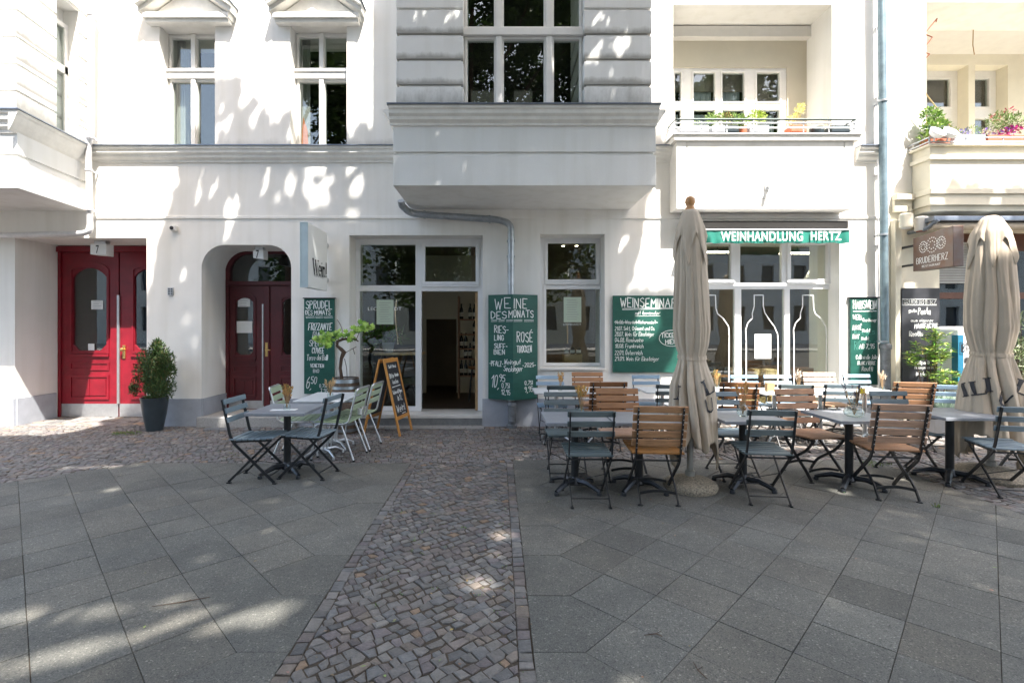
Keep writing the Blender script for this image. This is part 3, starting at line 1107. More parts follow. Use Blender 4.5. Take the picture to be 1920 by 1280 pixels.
# recessed balcony of the first floor: parapet, railing, back wall with window
PYF = 7.38
mb = MB()
px0, px1 = X(1268, PYF), X(1600, PYF)
pz0, pz1 = Z(392, PYF), Z(256, PYF)
mb.box(px0, px1, PYF, W - .001, pz0, pz1)
mb.box(px0 + .01, px1 - .01, W, 8.35, 4.18, 4.40)
# raised panel
a0, a1, b0, b1 = X(1286, PYF), X(1583, PYF), Z(374, PYF), Z(262, PYF)
mb.plate(px0 + .0, px1 - .0, pz0 + .002, pz1 - .05, PYF - .012, PYF - .0005, [(a0, a1, b0, b1)])
mb.plate(a0 + .012, a1 - .012, b0 + .012, b1 - .012, PYF - .010, PYF - .0006, [])
par = mb.build('balcony_parapet', M['stucco'], house, world=True, bevel=.005)
mb = MB()
mb.box(px0 - .05, px1 + .07, PYF - .06, W - .002, pz1 - .075, pz1)
mb.box(px0 - .07, px1 + .10, PYF - .085, W - .002, pz1 + .002, pz1 + .022)
mb.build('parapet_coping', M['trim'], par, world=True, bevel=.006)
mb = MB()
ry = PYF - .02
zt, z2, z3 = Z(224, ry), Z(231, ry), Z(240, ry)
for zz, rr in ((zt, .014), (z2, .010), (z3, .010)):
    mb.tube([(px0 - .02, W, zz), (px0 - .02, ry, zz), (px1 + .02, ry, zz), (px1 + .02, W, zz)], rr, 6, 0 if zz != zt else 1)
for k in range(8):
    xx = px0 - .01 + (px1 - px0 + .02) * k / 7
    mb.tube([(xx, ry + .012, pz1), (xx, ry + .012, zt)], .010, 6)
mb.build('balcony_railing', [M['rail'], M['darkrail']], par, world=True, smooth=50)
LB = 8.30
mb = MB()
wz1 = Z(127, LB)
lw = px_rect(1240, 1476, 127, 262, LB)
lw = (LOG0 + .001, lw[1], 4.42, lw[3])
mb.plate(LOG0 - .2, LOG1 + .4, 4.3, 6.9, LB, LB + .25, [lw])
mb.box(LOG1 + .001, LOG1 + .3, W + .751, LB - .001, 4.3, 6.9)
mb.box(LOG0 - .3, LOG0 - .001, W + .751, LB - .001, 4.3, 6.9)
o = mb.build('balcony_wall', M['beige'], house, world=True)
o['label'] = 'beige rear wall of the recessed balcony'
mb = MB()
mb.box(LOG0, LOG1, W + .751, LB, LOGZ1 - .02, LOGZ1 + .2)
mb.box(LOG0, LOG1, LB - .12, LB - .001, LOGZ1 - .20, LOGZ1 - .021)
mb.build('balcony_ceiling', M['lampwhite'], house, world=True)
ps = []
for a, b in ((1266, 1278), (1301, 1342), (1355, 1397), (1420, 1463)):
    ps.append((max(X(a, LB), LOG0 + .02), X(b, LB), Z(190, LB), Z(135, LB)))
    ps.append((max(X(a, LB), LOG0 + .02), X(b, LB), 4.45, Z(205, LB)))
lwo = window(house, lw, LB + .02, ps, M['winwood'], label='four-part balcony window with half lowered blinds', sash=.03)
mb = MB()
for p in ps[::2]:
    hgt = (p[3] - p[2]) * (.95 if p is ps[6] else .55)
    mb.box(p[0] - .02, p[1] + .02, LB + .14, LB + .16, p[3] - hgt, p[3] + .03)
mb.build('blind', M['blind'], lwo, world=True)
mb = MB()  # pale folds added behind the panes to stand for mirrored sky
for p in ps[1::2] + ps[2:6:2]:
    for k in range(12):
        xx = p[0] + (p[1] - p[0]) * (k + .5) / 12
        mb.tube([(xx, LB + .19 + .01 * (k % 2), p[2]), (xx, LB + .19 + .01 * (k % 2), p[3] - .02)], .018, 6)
mb.build('sky_reflection_folds', M['skyreflect'], lwo, world=True)
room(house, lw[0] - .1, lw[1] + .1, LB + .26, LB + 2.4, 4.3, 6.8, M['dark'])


# entrance doors
def arch_poly(x0, x1, z0, z1, rise, chamf=0.0, n=12):
    pts = []
    if chamf:
        pts += [(x0 + chamf, z0), (x1 - chamf, z0), (x1, z0 + chamf * 1.3)]
    else: pts += [(x0, z0), (x1, z0)]
    for k in range(n + 1):
        t = k / n
        pts.append((x1 + (x0 - x1) * t, z1 - rise + rise * math.sin(math.pi * t) ** .6))
    if chamf: pts.append((x0, z0 + chamf * 1.3))
    return pts


def leaf(parent, x0, x1, z0, z1, y, m, gz0, gz1, gx0, gx1, kick, name='door_leaf'):
    """Panelled door leaf with an arched light, mouldings and a bottom panel."""
    mb = MB()
    mb.plate(x0, x1, z0, z1, y, y + .05, [(gx0, gx1, gz0, gz1)])
    # spandrels that round the head of the light and chamfer its foot
    n = 10
    rise = (gx1 - gx0) * .28
    for s in (0, 1):
        pts = [(gx0 if s == 0 else gx1, y + .001, gz1)]
        for k in range(n + 1):
            t = k / n * .5
            xx = gx0 + (gx1 - gx0) * (t if s == 0 else 1 - t)
            pts.append((xx, y + .001, gz1 - rise + rise * math.sin(math.pi * t) ** .7))
        mb.prism(pts, (0, .045, 0))
        c = (gx1 - gx0) * .18
        xa, sg = (gx0, 1) if s == 0 else (gx1, -1)
        mb.prism([(xa, y + .001, gz0), (xa + sg * c, y + .001, gz0), (xa, y + .001, gz0 + c)], (0, .045, 0))
    fr = .05
    # frame moulding round the light
    mb.plate(gx0 - fr, gx1 + fr, gz0 - fr, gz1 - rise * .2, y - .016, y - .0005, [(gx0 - .012, gx1 + .012, gz0 - .012, gz1 + 1)])
    pts_o = [(gx0 - fr + (gx1 - gx0 + 2 * fr) * k / 14, gz1 - rise * .2 + .001 + (rise * .55 + fr) * math.sin(math.pi * k / 14) ** .6) for k in range(15)]
    pts_i = [(gx0 - .012 + (gx1 - gx0 + .024) * k / 14, gz1 - rise * .2 + .0005 + (rise * .2 + .014) * math.sin(math.pi * k / 14) ** .6) for k in range(15)]
    for k in range(14):
        mb.prism([(pts_o[k][0], y - .016, pts_o[k][1]), (pts_o[k + 1][0], y - .016, pts_o[k + 1][1]), (pts_i[k + 1][0], y - .016, pts_i[k + 1][1]), (pts_i[k][0], y - .016, pts_i[k][1])], (0, .016, 0))
    xa, xb = gx0 - fr, gx1 + fr
    mb.box(xa, xb, y - .03, y - .0005, gz0 - .105, gz0 - .06)             # weather ledge
    h = gz0 - .12 - (z0 + kick)
    r1 = z0 + kick + h * .72
    mb.plate(xa, xb, r1, r1 + h * .17, y - .014, y - .0005, [(xa + .03, xb - .03, r1 + .03, r1 + h * .17 - .02)])
    r0 = z0 + kick + h * .08
    mb.plate(xa, xb, r0, r0 + h * .54, y - .018, y - .0005, [(xa + .03, xb - .03, r0 + .04, r0 + h * .54 - .04)])
    mb.box(xa + .055, xb - .055, y - .012, y - .0005, r0 + .07, r0 + h * .54 - .07)
    mb.box((xa + xb) / 2 - .012, (xa + xb) / 2 + .012, y - .021, y - .0125, r0 + .07, r0 + h * .54 - .07)
    o = mb.build(name, m, parent, world=True, bevel=.005)
    return o


# wide red gate at the left
GY = W + .73
dz0, dz1 = -0.008, Z(466, GY)
gx0, gx1 = g_gate[0] + .003, g_gate[1] - .003
gm = X(221, GY)
gate_frame = MB()
gate_frame.plate(gx0, gx1, dz0, g_gate[3] + .3, GY + .005, GY + .12, [(gx0 + .05, gx1 - .05, dz0 - 1, dz1 - .06)])
gate_frame.box(gx0 + .002, gx1 - .002, GY - .03, GY + .004, dz1 - .06, dz1 + .03)
gate = gate_frame.build('entrance_gate', M['red'], house, world=True, bevel=.006)
gate['label'] = 'wide bright red double door lit low down by the sun'
KZ = Z(757, GY)
for (a, b, ga, gb) in ((gx0 + .055, gm - .012, 134, 197), (gm + .012, gx1 - .055, 250, 310)):
    lf = leaf(gate, a, b, dz0 + .01, dz1 - .065, GY + .03, M['red'], Z(657, GY), Z(502, GY), X(ga, GY), X(gb, GY), KZ - dz0)
for (a, b, ga, gb) in ((gx0 + .055, gm - .012, 134, 197), (gm + .012, gx1 - .055, 250, 310)):
    mb = MB()
    mb.box(X(ga, GY) - .01, X(gb, GY) + .01, GY + .05, GY + .058, Z(658, GY), Z(500, GY))
    mb.build('pane', M['glass'], gate, world=True)
    mb = MB()
    mb.box(a, b, GY + .022, GY + .0295, dz0 + .012, KZ)
    mb.build('kick_plate', M['steel'], gate, world=True)
mb = MB()
mb.box(gm - .022, gm + .022, GY + .0, GY + .029, KZ + .002, Z(553, GY))
mb.build('edge_strip', M['steel'], gate, world=True, bevel=.006)
mb = MB()
hx = X(231, GY)
mb.box(hx - .022, hx + .022, GY + .012, GY + .0295, Z(672, GY), Z(647, GY))
mb.lathe([(.012, 0), (.014, .02), (.028, .035), (.032, .05), (.024, .064), (.004, .07)], (0, 0, 0), 14)
n0 = len(mb.v) - 6 * 14
for i in range(n0, len(mb.v)):
    v = mb.v[i]
    mb.v[i] = (hx + v[0], GY + .012 - v[2], Z(655, GY) + v[1])
mb.build('door_knob', M['brass'], gate, world=True, smooth=40)
room(house, gx0 - .6, gx1 + .6, GY + .14, GY + 2.2, -.05, 3.2, M['dark'], name='hallway')

# oxblood door in the rounded doorway
DY = W + .66
ex0, ex1 = g_door[0] + .003, g_door[1] - .003
ez0, ez1 = .15, g_door[3] + .02
tz0, tz1 = Z(527, DY), Z(476, DY)
em = (ex0 + ex1) / 2
leafz = Z(536, DY)
mb = MB()
mb.plate(ex0, ex1, ez0 - .1, ez1, DY + .005, DY + .10, [(ex0 + .05, ex1 - .05, ez0, leafz), (ex0 + .07, ex1 - .07, tz0, tz1)])
# rounded corners of the fanlight
for s, cx in ((-1, ex0 + .07), (1, ex1 - .07)):
    pts = [(cx, DY + .006, tz1)]
    for k in range(9):
        t = math.pi / 2 * k / 8
        pts.append((cx - s * (.3 - .3 * math.cos(t)), DY + .006, tz1 - (.3 - .3 * math.sin(t))))
    mb.prism(pts, (0, .08, 0))
mb.box(ex0 + .02, ex1 - .02, DY - .025, DY + .004, Z(534, DY), tz0 - .005)
door = mb.build('entrance_door', M['oxblood'], house, world=True, bevel=.006)
door['label'] = 'dark oxblood double door with fanlight in a rounded doorway'
lx = ((ex0 + .052, em - .055, X(441, DY), X(473, DY)), (em + .055, ex1 - .052, X(529, DY), X(562, DY)))
for (a, b, ga, gb) in lx:
    lf = leaf(door, a, b, ez0 + .003, leafz - .003, DY + .03, M['oxblood'], Z(665, DY), Z(558, DY), ga, gb, .14)
    mb = MB()
    mb.box(ga - .01, gb + .01, DY + .05, DY + .058, Z(667, DY), Z(556, DY))
    mb.build('pane', M['glass'], door, world=True)
    mb = MB()
    mb.box(a, b, DY + .022, DY + .0295, ez0 + .006, ez0 + .14)
    mb.build('kick_plate', M['steel'], door, world=True)
mb = MB()
mb.box(em - .05, em + .05, DY + .005, DY + .06, ez0 + .004, leafz - .003)
mb.build('astragal', M['oxblood'], door, world=True, bevel=.012)
mb = MB()
mb.box(em - .075, em - .052, DY - .002, DY + .029, ez0 + .05, Z(570, DY))
mb.build('edge_strip', M['steel'], door, world=True)
mb = MB()
mb.box(em - .018, em + .022, DY - .004, DY + .0045, Z(668, DY), Z(642, DY))
mb.tube([(em, DY - .004, Z(655, DY)), (em, DY - .04, Z(655, DY)), (em + .09, DY - .045, Z(656, DY))], .009, 8)
mb.build('door_handle', M['brass'], door, world=True)
mb = MB()
mb.box(ex0 + .06, ex1 - .06, DY + .05, DY + .058, tz0 - .01, tz1 + .01)
mb.build('fanlight_pane', M['glass'], door, world=True)
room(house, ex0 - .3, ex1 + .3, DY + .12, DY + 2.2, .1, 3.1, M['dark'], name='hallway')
# step of the doorways
mb = MB()
mb.box(X(375), g_door[1] + .10, W - .10, W + .66, -.05, .149)
mb.build('stone_step', M['stone'], house, world=True, bevel=.012)
mb = MB()
mb.box(X(400), X(455), W - .30, W - .16, -.02, .005)
mb.box(X(472), X(500), W - .30, W - .16, -.02, .005)
mb.build('door_scraper', M['iron'], house, world=True)

# shop front with the open door
sx0, sx1 = g_shop[0], g_shop[1]
sp = [px_rect(675, 779, 459, 535, SHOPY), px_rect(797, 892, 462, 528, SHOPY), px_rect(674, 779, 546, 762, SHOPY), px_rect(790, 896, 546, 900, SHOPY)]
sp[3] = (sp[3][0], sp[3][1], 0.0, sp[3][3])
mb = MB()
mb.plate(sx0 + .002, sx1 - .002, .172, g_shop[3] + .03, SHOPY, SHOPY + .08, sp)
a = sp[1]
mb.plate(a[0] - .06, a[1] + .06, a[2] - .05, a[3] + .05, SHOPY - .022, SHOPY - .0005, [a])
mb.box(a[0] - .05, a[1] + .05, SHOPY - .03, SHOPY - .0005, a[2] - .085, a[2] - .055)
shop = mb.build('shop_front', M['white'], house, world=True, bevel=.005)
shop['label'] = 'white framed shop front with open door'
for p in sp[:3]: pane(shop, p[0], p[1], SHOPY + .035, p[2], p[3])
mb = MB()                                           # the door leaf stands open into the shop; its edge shows
dxr = sp[3][1]
mb.plate(0, .88, .18, sp[3][3] - .01, 0, .055, [(.12, .76, .30, sp[3][3] - .13)])
mtx = rotz(R(93), (dxr + .01, SHOPY + .03, 0))
mb.v = [tuple(mtx @ Vector(v)) for v in mb.v]
dl = mb.build('open_door', M['kraft'], shop, world=True)
mb = MB()
mb.box(sx0 + .002, sx1 - .002, W + .01, SHOPY - .001, .115, .170)
mb.box(sx0 + .002, sx1 - .002, SHOPY, SHOPY + .35, .0, .150)
mb.build('sill', M['lampwhite'], shop, world=True, bevel=.005)
mb = MB()
mb.box(sx0 + .003, sx1 - .003, W + .03, W + .045, -.02, .114)
for i in range(46):
    for j in range(3):
        xx = sx0 + .03 + i * .045
        if xx > sx1 - .03: continue
        s = 1 if (i + j) % 2 else -1
        mm = Matrix.Translation((xx, W + .028, .022 + j * .034)) @ Matrix.Rotation(R(45 * s), 4, 'Y')
        mb.box(-.017, .017, -.003, .003, -.0045, .0045, 0, mm)
mb.build('tread_plate', M['checker'], shop, world=True)
mb = MB()
mb.box(X(660), X(908), W - .22, W + .025, -.05, .004)
mb.build('threshold_slab', M['stone'], shop, world=True)

# single shop window
wp = [px_rect(1027, 1118, 456, 524, SHOPY), px_rect(1024, 1125, 542, 680, SHOPY)]
wn_ = window(house, (g_win[0] + .002, g_win[1] - .002, g_win[2], g_win[3]), SHOPY, wp, M['white'], label='narrow shop window between the green boards', sash=.045)
mb = MB()
mb.box(g_win[0], g_win[1], W - .04, SHOPY - .001, g_win[2] - .03, g_win[2] - .001)
mb.build('sill', M['lampwhite'], wn_, world=True, bevel=.004)
mb = MB()
mb.box(wp[0][0] - .04, wp[0][1] + .04, SHOPY - .035, SHOPY - .0145, Z(533, SHOPY), Z(529, SHOPY))
mb.build('drip_rail', M['white'], wn_, world=True)

# wide shop window with three bottle outlines
y3 = SHOP3Y
tp = [px_rect(1300, 1370, 457, 523, y3), px_rect(1388, 1466, 452, 530, y3), px_rect(1482, 1550, 459, 523, y3),
      px_rect(1290, 1378, 542, 757, y3), px_rect(1390, 1471, 542, 757, y3), px_rect(1481, 1559, 542, 757, y3)]
w3 = window(house, (g_shop3[0] + .002, g_shop3[1] - .002, .152, g_shop3[3] + .05), y3, tp, M['white'], name='shop_window', label='wide shop window with three painted bottle outlines', inner=False)
mb = MB()
for p in (tp[0], tp[2]):
    mb.plate(p[0] - .06, p[1] + .06, p[2] - .055, p[3] + .05, y3 - .022, y3 - .0005, [p])
    mb.box(p[0] - .05, p[1] + .05, y3 - .032, y3 - .0005, p[2] - .085, p[2] - .058)
mb.build('vent_sash', M['white'], w3, world=True, bevel=.005)


def bottle_line(px, w, narrow):
    nl, nr = px[0], px[1]
    bl, br = px[2], px[3]
    pts = [(bl, 716), (bl - 1, 620)] if False else []
    L = [(bl, 748), (bl, 640), (bl - 1, 618), (bl + 3, 605), (bl + 12, 596), (nl - 4, 588), (nl, 574), (nl, 553)]
    Rr = [(nr, 553), (nr, 574), (nr + 3, 586), (nr + 12, 600), (br - 6, 612), (br, 626), (br + 1, 640), (br, 748)] if not narrow else \
         [(nr, 553), (nr + 1, 578), (nr + 4, 588), (nr + 14, 596), (br - 6, 603), (br, 612), (br + 1, 630), (br, 748)]
    return L + Rr


mb = MB()
for px, nar in (((1316, 1343, 1278, 1368), True), ((1416, 1433, 1401, 1460), False), ((1507, 1527, 1491, 1551), True)):
    pts = [(X(a, y3), Z(b, y3)) for a, b in bottle_line(px, 0, nar)]
    ribbon(mb, pts, .017, flatput(y3 + .030))
mb.build('bottle_outline', M['letter'], w3, world=True)

# shop interior
SX0, SX1, SYB = sx0 - .15, 6.75, 11.6
room(house, SX0, SX1, W + .76, SYB, .15, 3.05, M['room'], name='shop_room', floor=M['roomfloor'])
mb = MB()
by = 10.4
mb.plate(X(780, by), X(905, by) + 1.2, .15, 3.05, by, by + .12, [(X(798, by), X(856, by), .1, Z(597, by))])
mb.plate(X(791, by), X(865, by), .15, Z(586, by), by - .03, by - .0005, [(X(799, by), X(857, by), .1, Z(598, by))])
mb.build('partition_wall', M['beige'], house, world=True)


# ------------------------------------------------------------------ neighbouring house at the right
nb = thing('neighbouring_house', 'cream coloured neighbouring house with balcony and shuttered restaurant front', 'house', (HX1 + .01, W, 0))
NX0, NX1 = HX1 + .012, 11.5
NLX0 = X(1737)
n_log = (NLX0, 11.4, 4.35, 6.62)
NSX0 = X(1762)
n_shop = (NSX0, 11.0, .05, Z(430))
mb = MB()
mb.plate(NX0, NX1, 3.42, HTOP, W + .005, W + .75, [n_log])
o = mb.build('wall', M['stucco'], nb, world=True)
mb = MB()
mb.plate(NX0, NX1, -.2, 3.418, W + .005, W + .75, [n_shop])
o = mb.build('wall', M['cream'], nb, world=True)
o['label'] = 'cream ground floor wall'
mb = MB()
mb.box(NX0, NX0 + .10, W - .10, W + .004, -.1, 3.2)
mb.build('corner_strip', M['cream'], nb, world=True, bevel=.006)
nF = 7.35
mb = MB()
nx0 = X(1744, nF)
nz0, nz1 = Z(352, nF), Z(275, nF)
mb.box(nx0, NX1, nF, W + .002, nz0 - .02, nz1)
mb.box(nx0 - .04, NX1, nF - .04, W + .002, nz1 - .20, nz1 - .135)
mb.box(nx0 - .06, NX1, nF - .06, W + .002, nz1 + .002, nz1 + .03)
mb.box(nx0 - .04, NX1, nF - .05, W + .002, nz0 - .10, nz0 - .022)
mb.box(nx0 - .02, NX1, nF - .02, W + .002, nz0 - .26, nz0 - .102)
mb.box(nx0 + .03, NX1, nF + .03, W + .002, nz0 - .34, nz0 - .262)
mb.box(NX0 + .02, nx0 - .045, W - .11, W + .002, nz0 - .12, nz0 - .03)
mb.box(NX0 + .02, nx0 - .045, W - .06, W + .002, nz0 - .30, nz0 - .122)
mb.build('balcony_parapet', M['cream'], nb, world=True, bevel=.006)
mb = MB()
ry = nF - .03
for zz in (Z(266, ry), Z(258, ry)):
    mb.tube([(nx0 - .05, W, zz), (nx0 - .05, ry, zz), (NX1, ry, zz)], .011, 6)
for k in range(7):
    xx = nx0 - .03 + k * .55
    mb.tube([(xx, ry + .012, nz1 + .02), (xx, ry + .012, Z(258, ry))], .010, 6)
mb.build('balcony_railing', M['rail'], nb, world=True, smooth=50)
NB = 9.15
mb = MB()
nw = [px_rect(1745, 1792, 137, 262, NB), px_rect(1826, 1866, 137, 262, NB)]
nwo = [(X(1738, NB), X(1818, NB) - .02, 4.3, Z(122, NB)), (X(1828, NB), X(1890, NB), 4.3, Z(122, NB))]
mb.plate(NLX0 - .2, 11.6, 4.2, 6.9, NB, NB + .4, nwo)
mb.box(NLX0 - .2, 11.6, W + .4, NB, 4.15, 4.30)
mb.box(11.405, 11.6, W + .751, NB - .001, 4.301, 6.9)
mb.box(NLX0 - .2, NLX0 - .001, W + .751, NB - .001, 4.301, 6.9)
mb.build('balcony_wall', M['cream'], nb, world=True)
mb = MB()
mb.box(NLX0, 11.4, W + .751, NB - .001, 6.62, 6.8)
mb.build('balcony_ceiling', M['lampwhite'], nb, world=True)
for q in nwo:
    a, b = q[0] + .0, q[1]
    zt, zm0, zm1 = Z(128, NB), Z(210, NB), Z(196, NB)
    ps = [(a + .08, b - .14, zm1 + .05, zt - .09), (a + .08, b - .14, 4.36, zm0 - .04)]
    w_ = window(nb, (a, b, 4.3, q[3] + .02), NB + .22, ps, M['winwood'], label=None)
    room(nb, a - .1, b + .1, NB + .41, NB + 1.8, 4.2, 6.7, M['dark'])
# restaurant front: brown window wood, roller shutter box, dark glass
mb = MB()
ny = W + .35
sb = Z(487, ny)
hp = [(NSX0 + .12, NSX0 + 1.05, .75, Z(560, ny)), (X(1895, ny), 9.4, .75, Z(560, ny)), (X(1890, ny), 9.4, Z(548, ny), Z(470, ny)), (NSX0 + .12, NSX0 + 1.05, Z(548, ny), Z(531, ny))]
mb.plate(NSX0 + .002, 10.99, .05, n_shop[3], ny, ny + .07, hp)
rs = mb.build('restaurant_front', M['brownwood'], nb, world=True, bevel=.006)
for p in hp: pane(rs, p[0], p[1], ny + .03, p[2], p[3])
mb = MB()
for k in range(16):
    zz = Z(531, ny - .05) + k * .042
    if zz > n_shop[3] - .12: break
    mb.box(NSX0 + .01, NSX0 + 1.1, ny - .055, ny - .02, zz, zz + .034)
mb.build('roller_shutter', M['shutter'], rs, world=True)
room(nb, NSX0 - .05, 11.0, W + .76, 10.6, .05, 3.4, M['dark'], name='restaurant_room')


# ------------------------------------------------------------------ downpipes
def collar(mb, p, r, axis='Z', h=.03):
    d = {'Z': Vector((0, 0, h / 2)), 'X': Vector((h / 2, 0, 0))}[axis]
    mb.tube([Vector(p) - d, Vector(p) + d], r, 12)


def bend(pts, r=.10, n=5):
    """Round the corners of a polyline."""
    pts = [Vector(p) for p in pts]
    out = [pts[0]]
    for i in range(1, len(pts) - 1):
        a, b, c = pts[i - 1], pts[i], pts[i + 1]
        d1, d2 = (a - b), (c - b)
        rr = min(r, d1.length * .45, d2.length * .45)
        p0, p1 = b + d1.normalized() * rr, b + d2.normalized() * rr
        for k in range(n + 1):
            t = k / n
            out.append(p0 * (1 - t) ** 2 + b * 2 * t * (1 - t) + p1 * t * t)
    out.append(pts[-1])
    return out


t = thing('downpipe', 'pale painted downpipe beside the left oriel, turning off above the red gate', 'downpipe', (X(168), W - .12, Z(435)), group='rain pipes on the facade')
PY = W - .20
mb = MB()
path = bend([(X(172, PY), PY, 9.0), (X(170, PY), PY, Z(252, PY)), (X(164, PY), PY + .02, Z(268, PY)), (X(164, PY), PY + .02, Z(300, PY)), (X(163, PY), PY + .06, Z(432, PY)), (X(150, PY), PY + .06, Z(436, PY)), (-9.4, PY + .06, Z(446, PY))], .09)
mb.tube(path, .042, 12)
mb.build('pipe', M['pipe_white'], t, world=True, smooth=50)
for zz in (Z(28, PY), Z(258, PY), Z(318, PY), Z(392, PY)):
    mb = MB()
    collar(mb, (X(170 if zz > 4.4 else 164, PY), PY + (0 if zz > 4.4 else .03), zz), .055, 'Z', .028)
    mb.box(X(170 if zz > 4.4 else 164, PY) - .01, X(170 if zz > 4.4 else 164, PY) + .01, PY + .04, W, zz - .012, zz + .012)
    mb.build('bracket', M['pipe_white'], t, world=True, smooth=50)

t = thing('downpipe', 'grey zinc downpipe crossing under the central oriel and running down behind the folded green board', 'downpipe', (X(960), W - .1, 0), group='rain pipes on the facade')
py = W - .12
mb = MB()
mb.tube(bend([(X(752, 7.2), 7.2, Z(345, ORY)), (X(752, 7.2), 7.25, Z(385, 7.25)), (X(770, py), py, Z(401, py)), (X(935, py), py, Z(412, py)), (X(958, py), py, Z(420, py)), (X(958, py), py, Z(444, py)), (X(958, py), py, Z(752, py))], .16, 7), .052, 14)
mb.build('pipe', M['pipe'], t, world=True, smooth=50)
for (x, z, ax) in ((X(796, py), Z(402.5, py), 'X'), (X(918, py), Z(411, py), 'X'), (X(958, py), Z(481, py), 'Z'), (X(958, py), Z(452, py), 'Z')):
    mb = MB()
    collar(mb, (x, py, z), .064, ax)
    if z < 2.7: mb.box(X(958, py) - .012, X(958, py) + .012, py + .05, W, Z(483, py), Z(480, py))
    mb.build('collar', M['pipe'], t, world=True, smooth=50)
mb = MB()
xx = X(960, py)
mb.lathe([(.062, 0), (.085, .01), (.085, .05), (.066, .07), (.062, .33), (.075, .34), (.075, .37), (.06, .40)], (xx, py, -.01), 16)
mb.lathe([(.05, 0), (.05, .02)], (xx, py - .075, .10), 10)
mb.build('standpipe', M['iron'], t, world=True, smooth=40)

t = thing('downpipe', 'blue-grey downpipe between the wine shop house and the cream house', 'downpipe', (X(1652), W - .15, 0), group='rain pipes on the facade')
py = W - .16
mb = MB()
mb.tube([(X(1650, py), py, 9.0), (X(1657, py), py, Z(400, py)), (X(1659, py), py, Z(650, py))], .055, 14)
mb.build('pipe', M['pipe_green'], t, world=True, smooth=50)
for zz in (Z(190, py), Z(440, py), Z(640, py)):
    mb = MB()
    collar(mb, (X(1655, py), py, zz), .07)
    mb.box(X(1655, py) - .012, X(1655, py) + .012, py + .05, W, zz - .01, zz + .01)
    mb.build('bracket', M['pipe'], t, world=True, smooth=50)
mb = MB()
mb.lathe([(.06, -.02), (.085, .0), (.085, .06), (.068, .08), (.066, 1.20), (.082, 1.21), (.082, 1.27), (.06, 1.29)], (X(1660, py), py, 0), 16)
mb.build('standpipe', M['iron'], t, world=True, smooth=40)
t = thing('lightning_rod_cable', 'thin pale rod clamped along the wall left of the blue-grey downpipe', 'cable', (X(1640), W, 1))
mb = MB()
mb.tube([(X(1640, W - .04), W - .04, 9), (X(1646, W - .04), W - .04, Z(400)), (X(1648, W - .04), W - .04, Z(640))], .009, 6)
for zz in (6.2, 5.1, 3.9, 2.8):
    mb.box(X(1640) - .0, X(1640) + .05, W - .045, W, zz, zz + .02)
mb.build('rod', M['pipe_white'], t, world=True)

# ------------------------------------------------------------------ signs and boards on the wall
t = thing('projecting_sign', 'white illuminated box sign reading Wein! sticking out from the wall above a green board', 'sign', (X(612, 7.55), W, 2.5))
x0, x1 = X(563, 6.78), X(578, 6.78)
xr0, xr1 = X(596, 7.55) - .0, X(612, 7.55)
z0, z1 = 2.095, 2.985
mb = MB()
mb.box(x0 + .004, x1 - .004, 6.78, 7.55, z0, z1)
b1 = mb.build('sign_body', M['signbox'], t, world=True, bevel=.008)
mb = MB()
mb.plate(x0, x1, z0 - .006, z1 + .006, 6.762, 6.779, [(x0 + .012, x1 - .012, z0 + .01, z1 - .01)])
mb.box(x0 + .012, x1 - .012, 6.77, 6.779, z0 + .01, z1 - .01)
mb.build('sign_edge', M['signedge'], t, world=True, bevel=.004)
mb = MB()
for zz in (z0 + .15, z1 - .2):
    mb = MB()
    mb.box((x0 + x1) / 2 - .03, (x0 + x1) / 2 + .03, 7.55, W, zz, zz + .05)
    mb.build('bracket', M['steel'], t, world=True)
# serif word: thick and thin strokes with feet
def serif_word(mb, put, a0, b0, h, sx):
    def st(x0, y0, x1, y1, w):
        ribbon(mb, [(a0 + x0 * sx, b0 + y0 * h), (a0 + x1 * sx, b0 + y1 * h)], w, put)
    th, tn = .042, .016
    st(.0, 1, .28, 0, th); st(.28, 0, .5, .95, tn); st(.5, .95, .76, 0, th); st(.76, 0, .98, 1, tn)
    st(-.1, 1, .16, 1, tn); st(.40, .97, .6, .97, tn); st(.88, 1, 1.1, 1, tn)
    e = [(1.12 + .22 + .22 * math.cos(a), .33 + .33 * math.sin(a)) for a in [R(v) for v in range(0, 325, 25)]]
    ribbon(mb, [(a0 + x * sx, b0 + y * h) for x, y in e], (.030), put)
    st(1.14, .34, 1.56, .34, tn)
    st(1.74, 0, 1.74, .64, th); st(1.66, 0, 1.84, 0, tn); st(1.66, .64, 1.74, .64, tn); st(1.73, .88, 1.76, .93, .02)
    st(2.0, 0, 2.0, .64, th); st(1.93, 0, 2.09, 0, tn); st(1.93, .64, 2.0, .64, tn)
    ribbon(mb, [(a0 + x * sx, b0 + y * h) for x, y in ((2.0, .5), (2.12, .62), (2.27, .64), (2.36, .55), (2.38, .4), (2.38, 0))], .032, put)
    st(2.30, 0, 2.46, 0, tn)
    st(2.66, 1, 2.66, .28, th); st(2.655, .04, 2.67, .09, .022)


# the flank that faces the camera is the right-hand one (its outward normal is +X)
mb = MB()
serif_word(mb, lambda a, b: (x1 - .0025, a, b), 6.86 + .10, Z(505, 6.9) - .05, .205, .20)
mb.build('lettering', M['ink'], t, world=True)
print_text('lettering', 'LEONHARDT', Matrix(((0, 0, 1, x1 - .002), (1, 0, 0, 7.0), (0, 1, 0, z0 + .17), (0, 0, 0, 1))), .055, M['inkgrey'], t, width=.42)

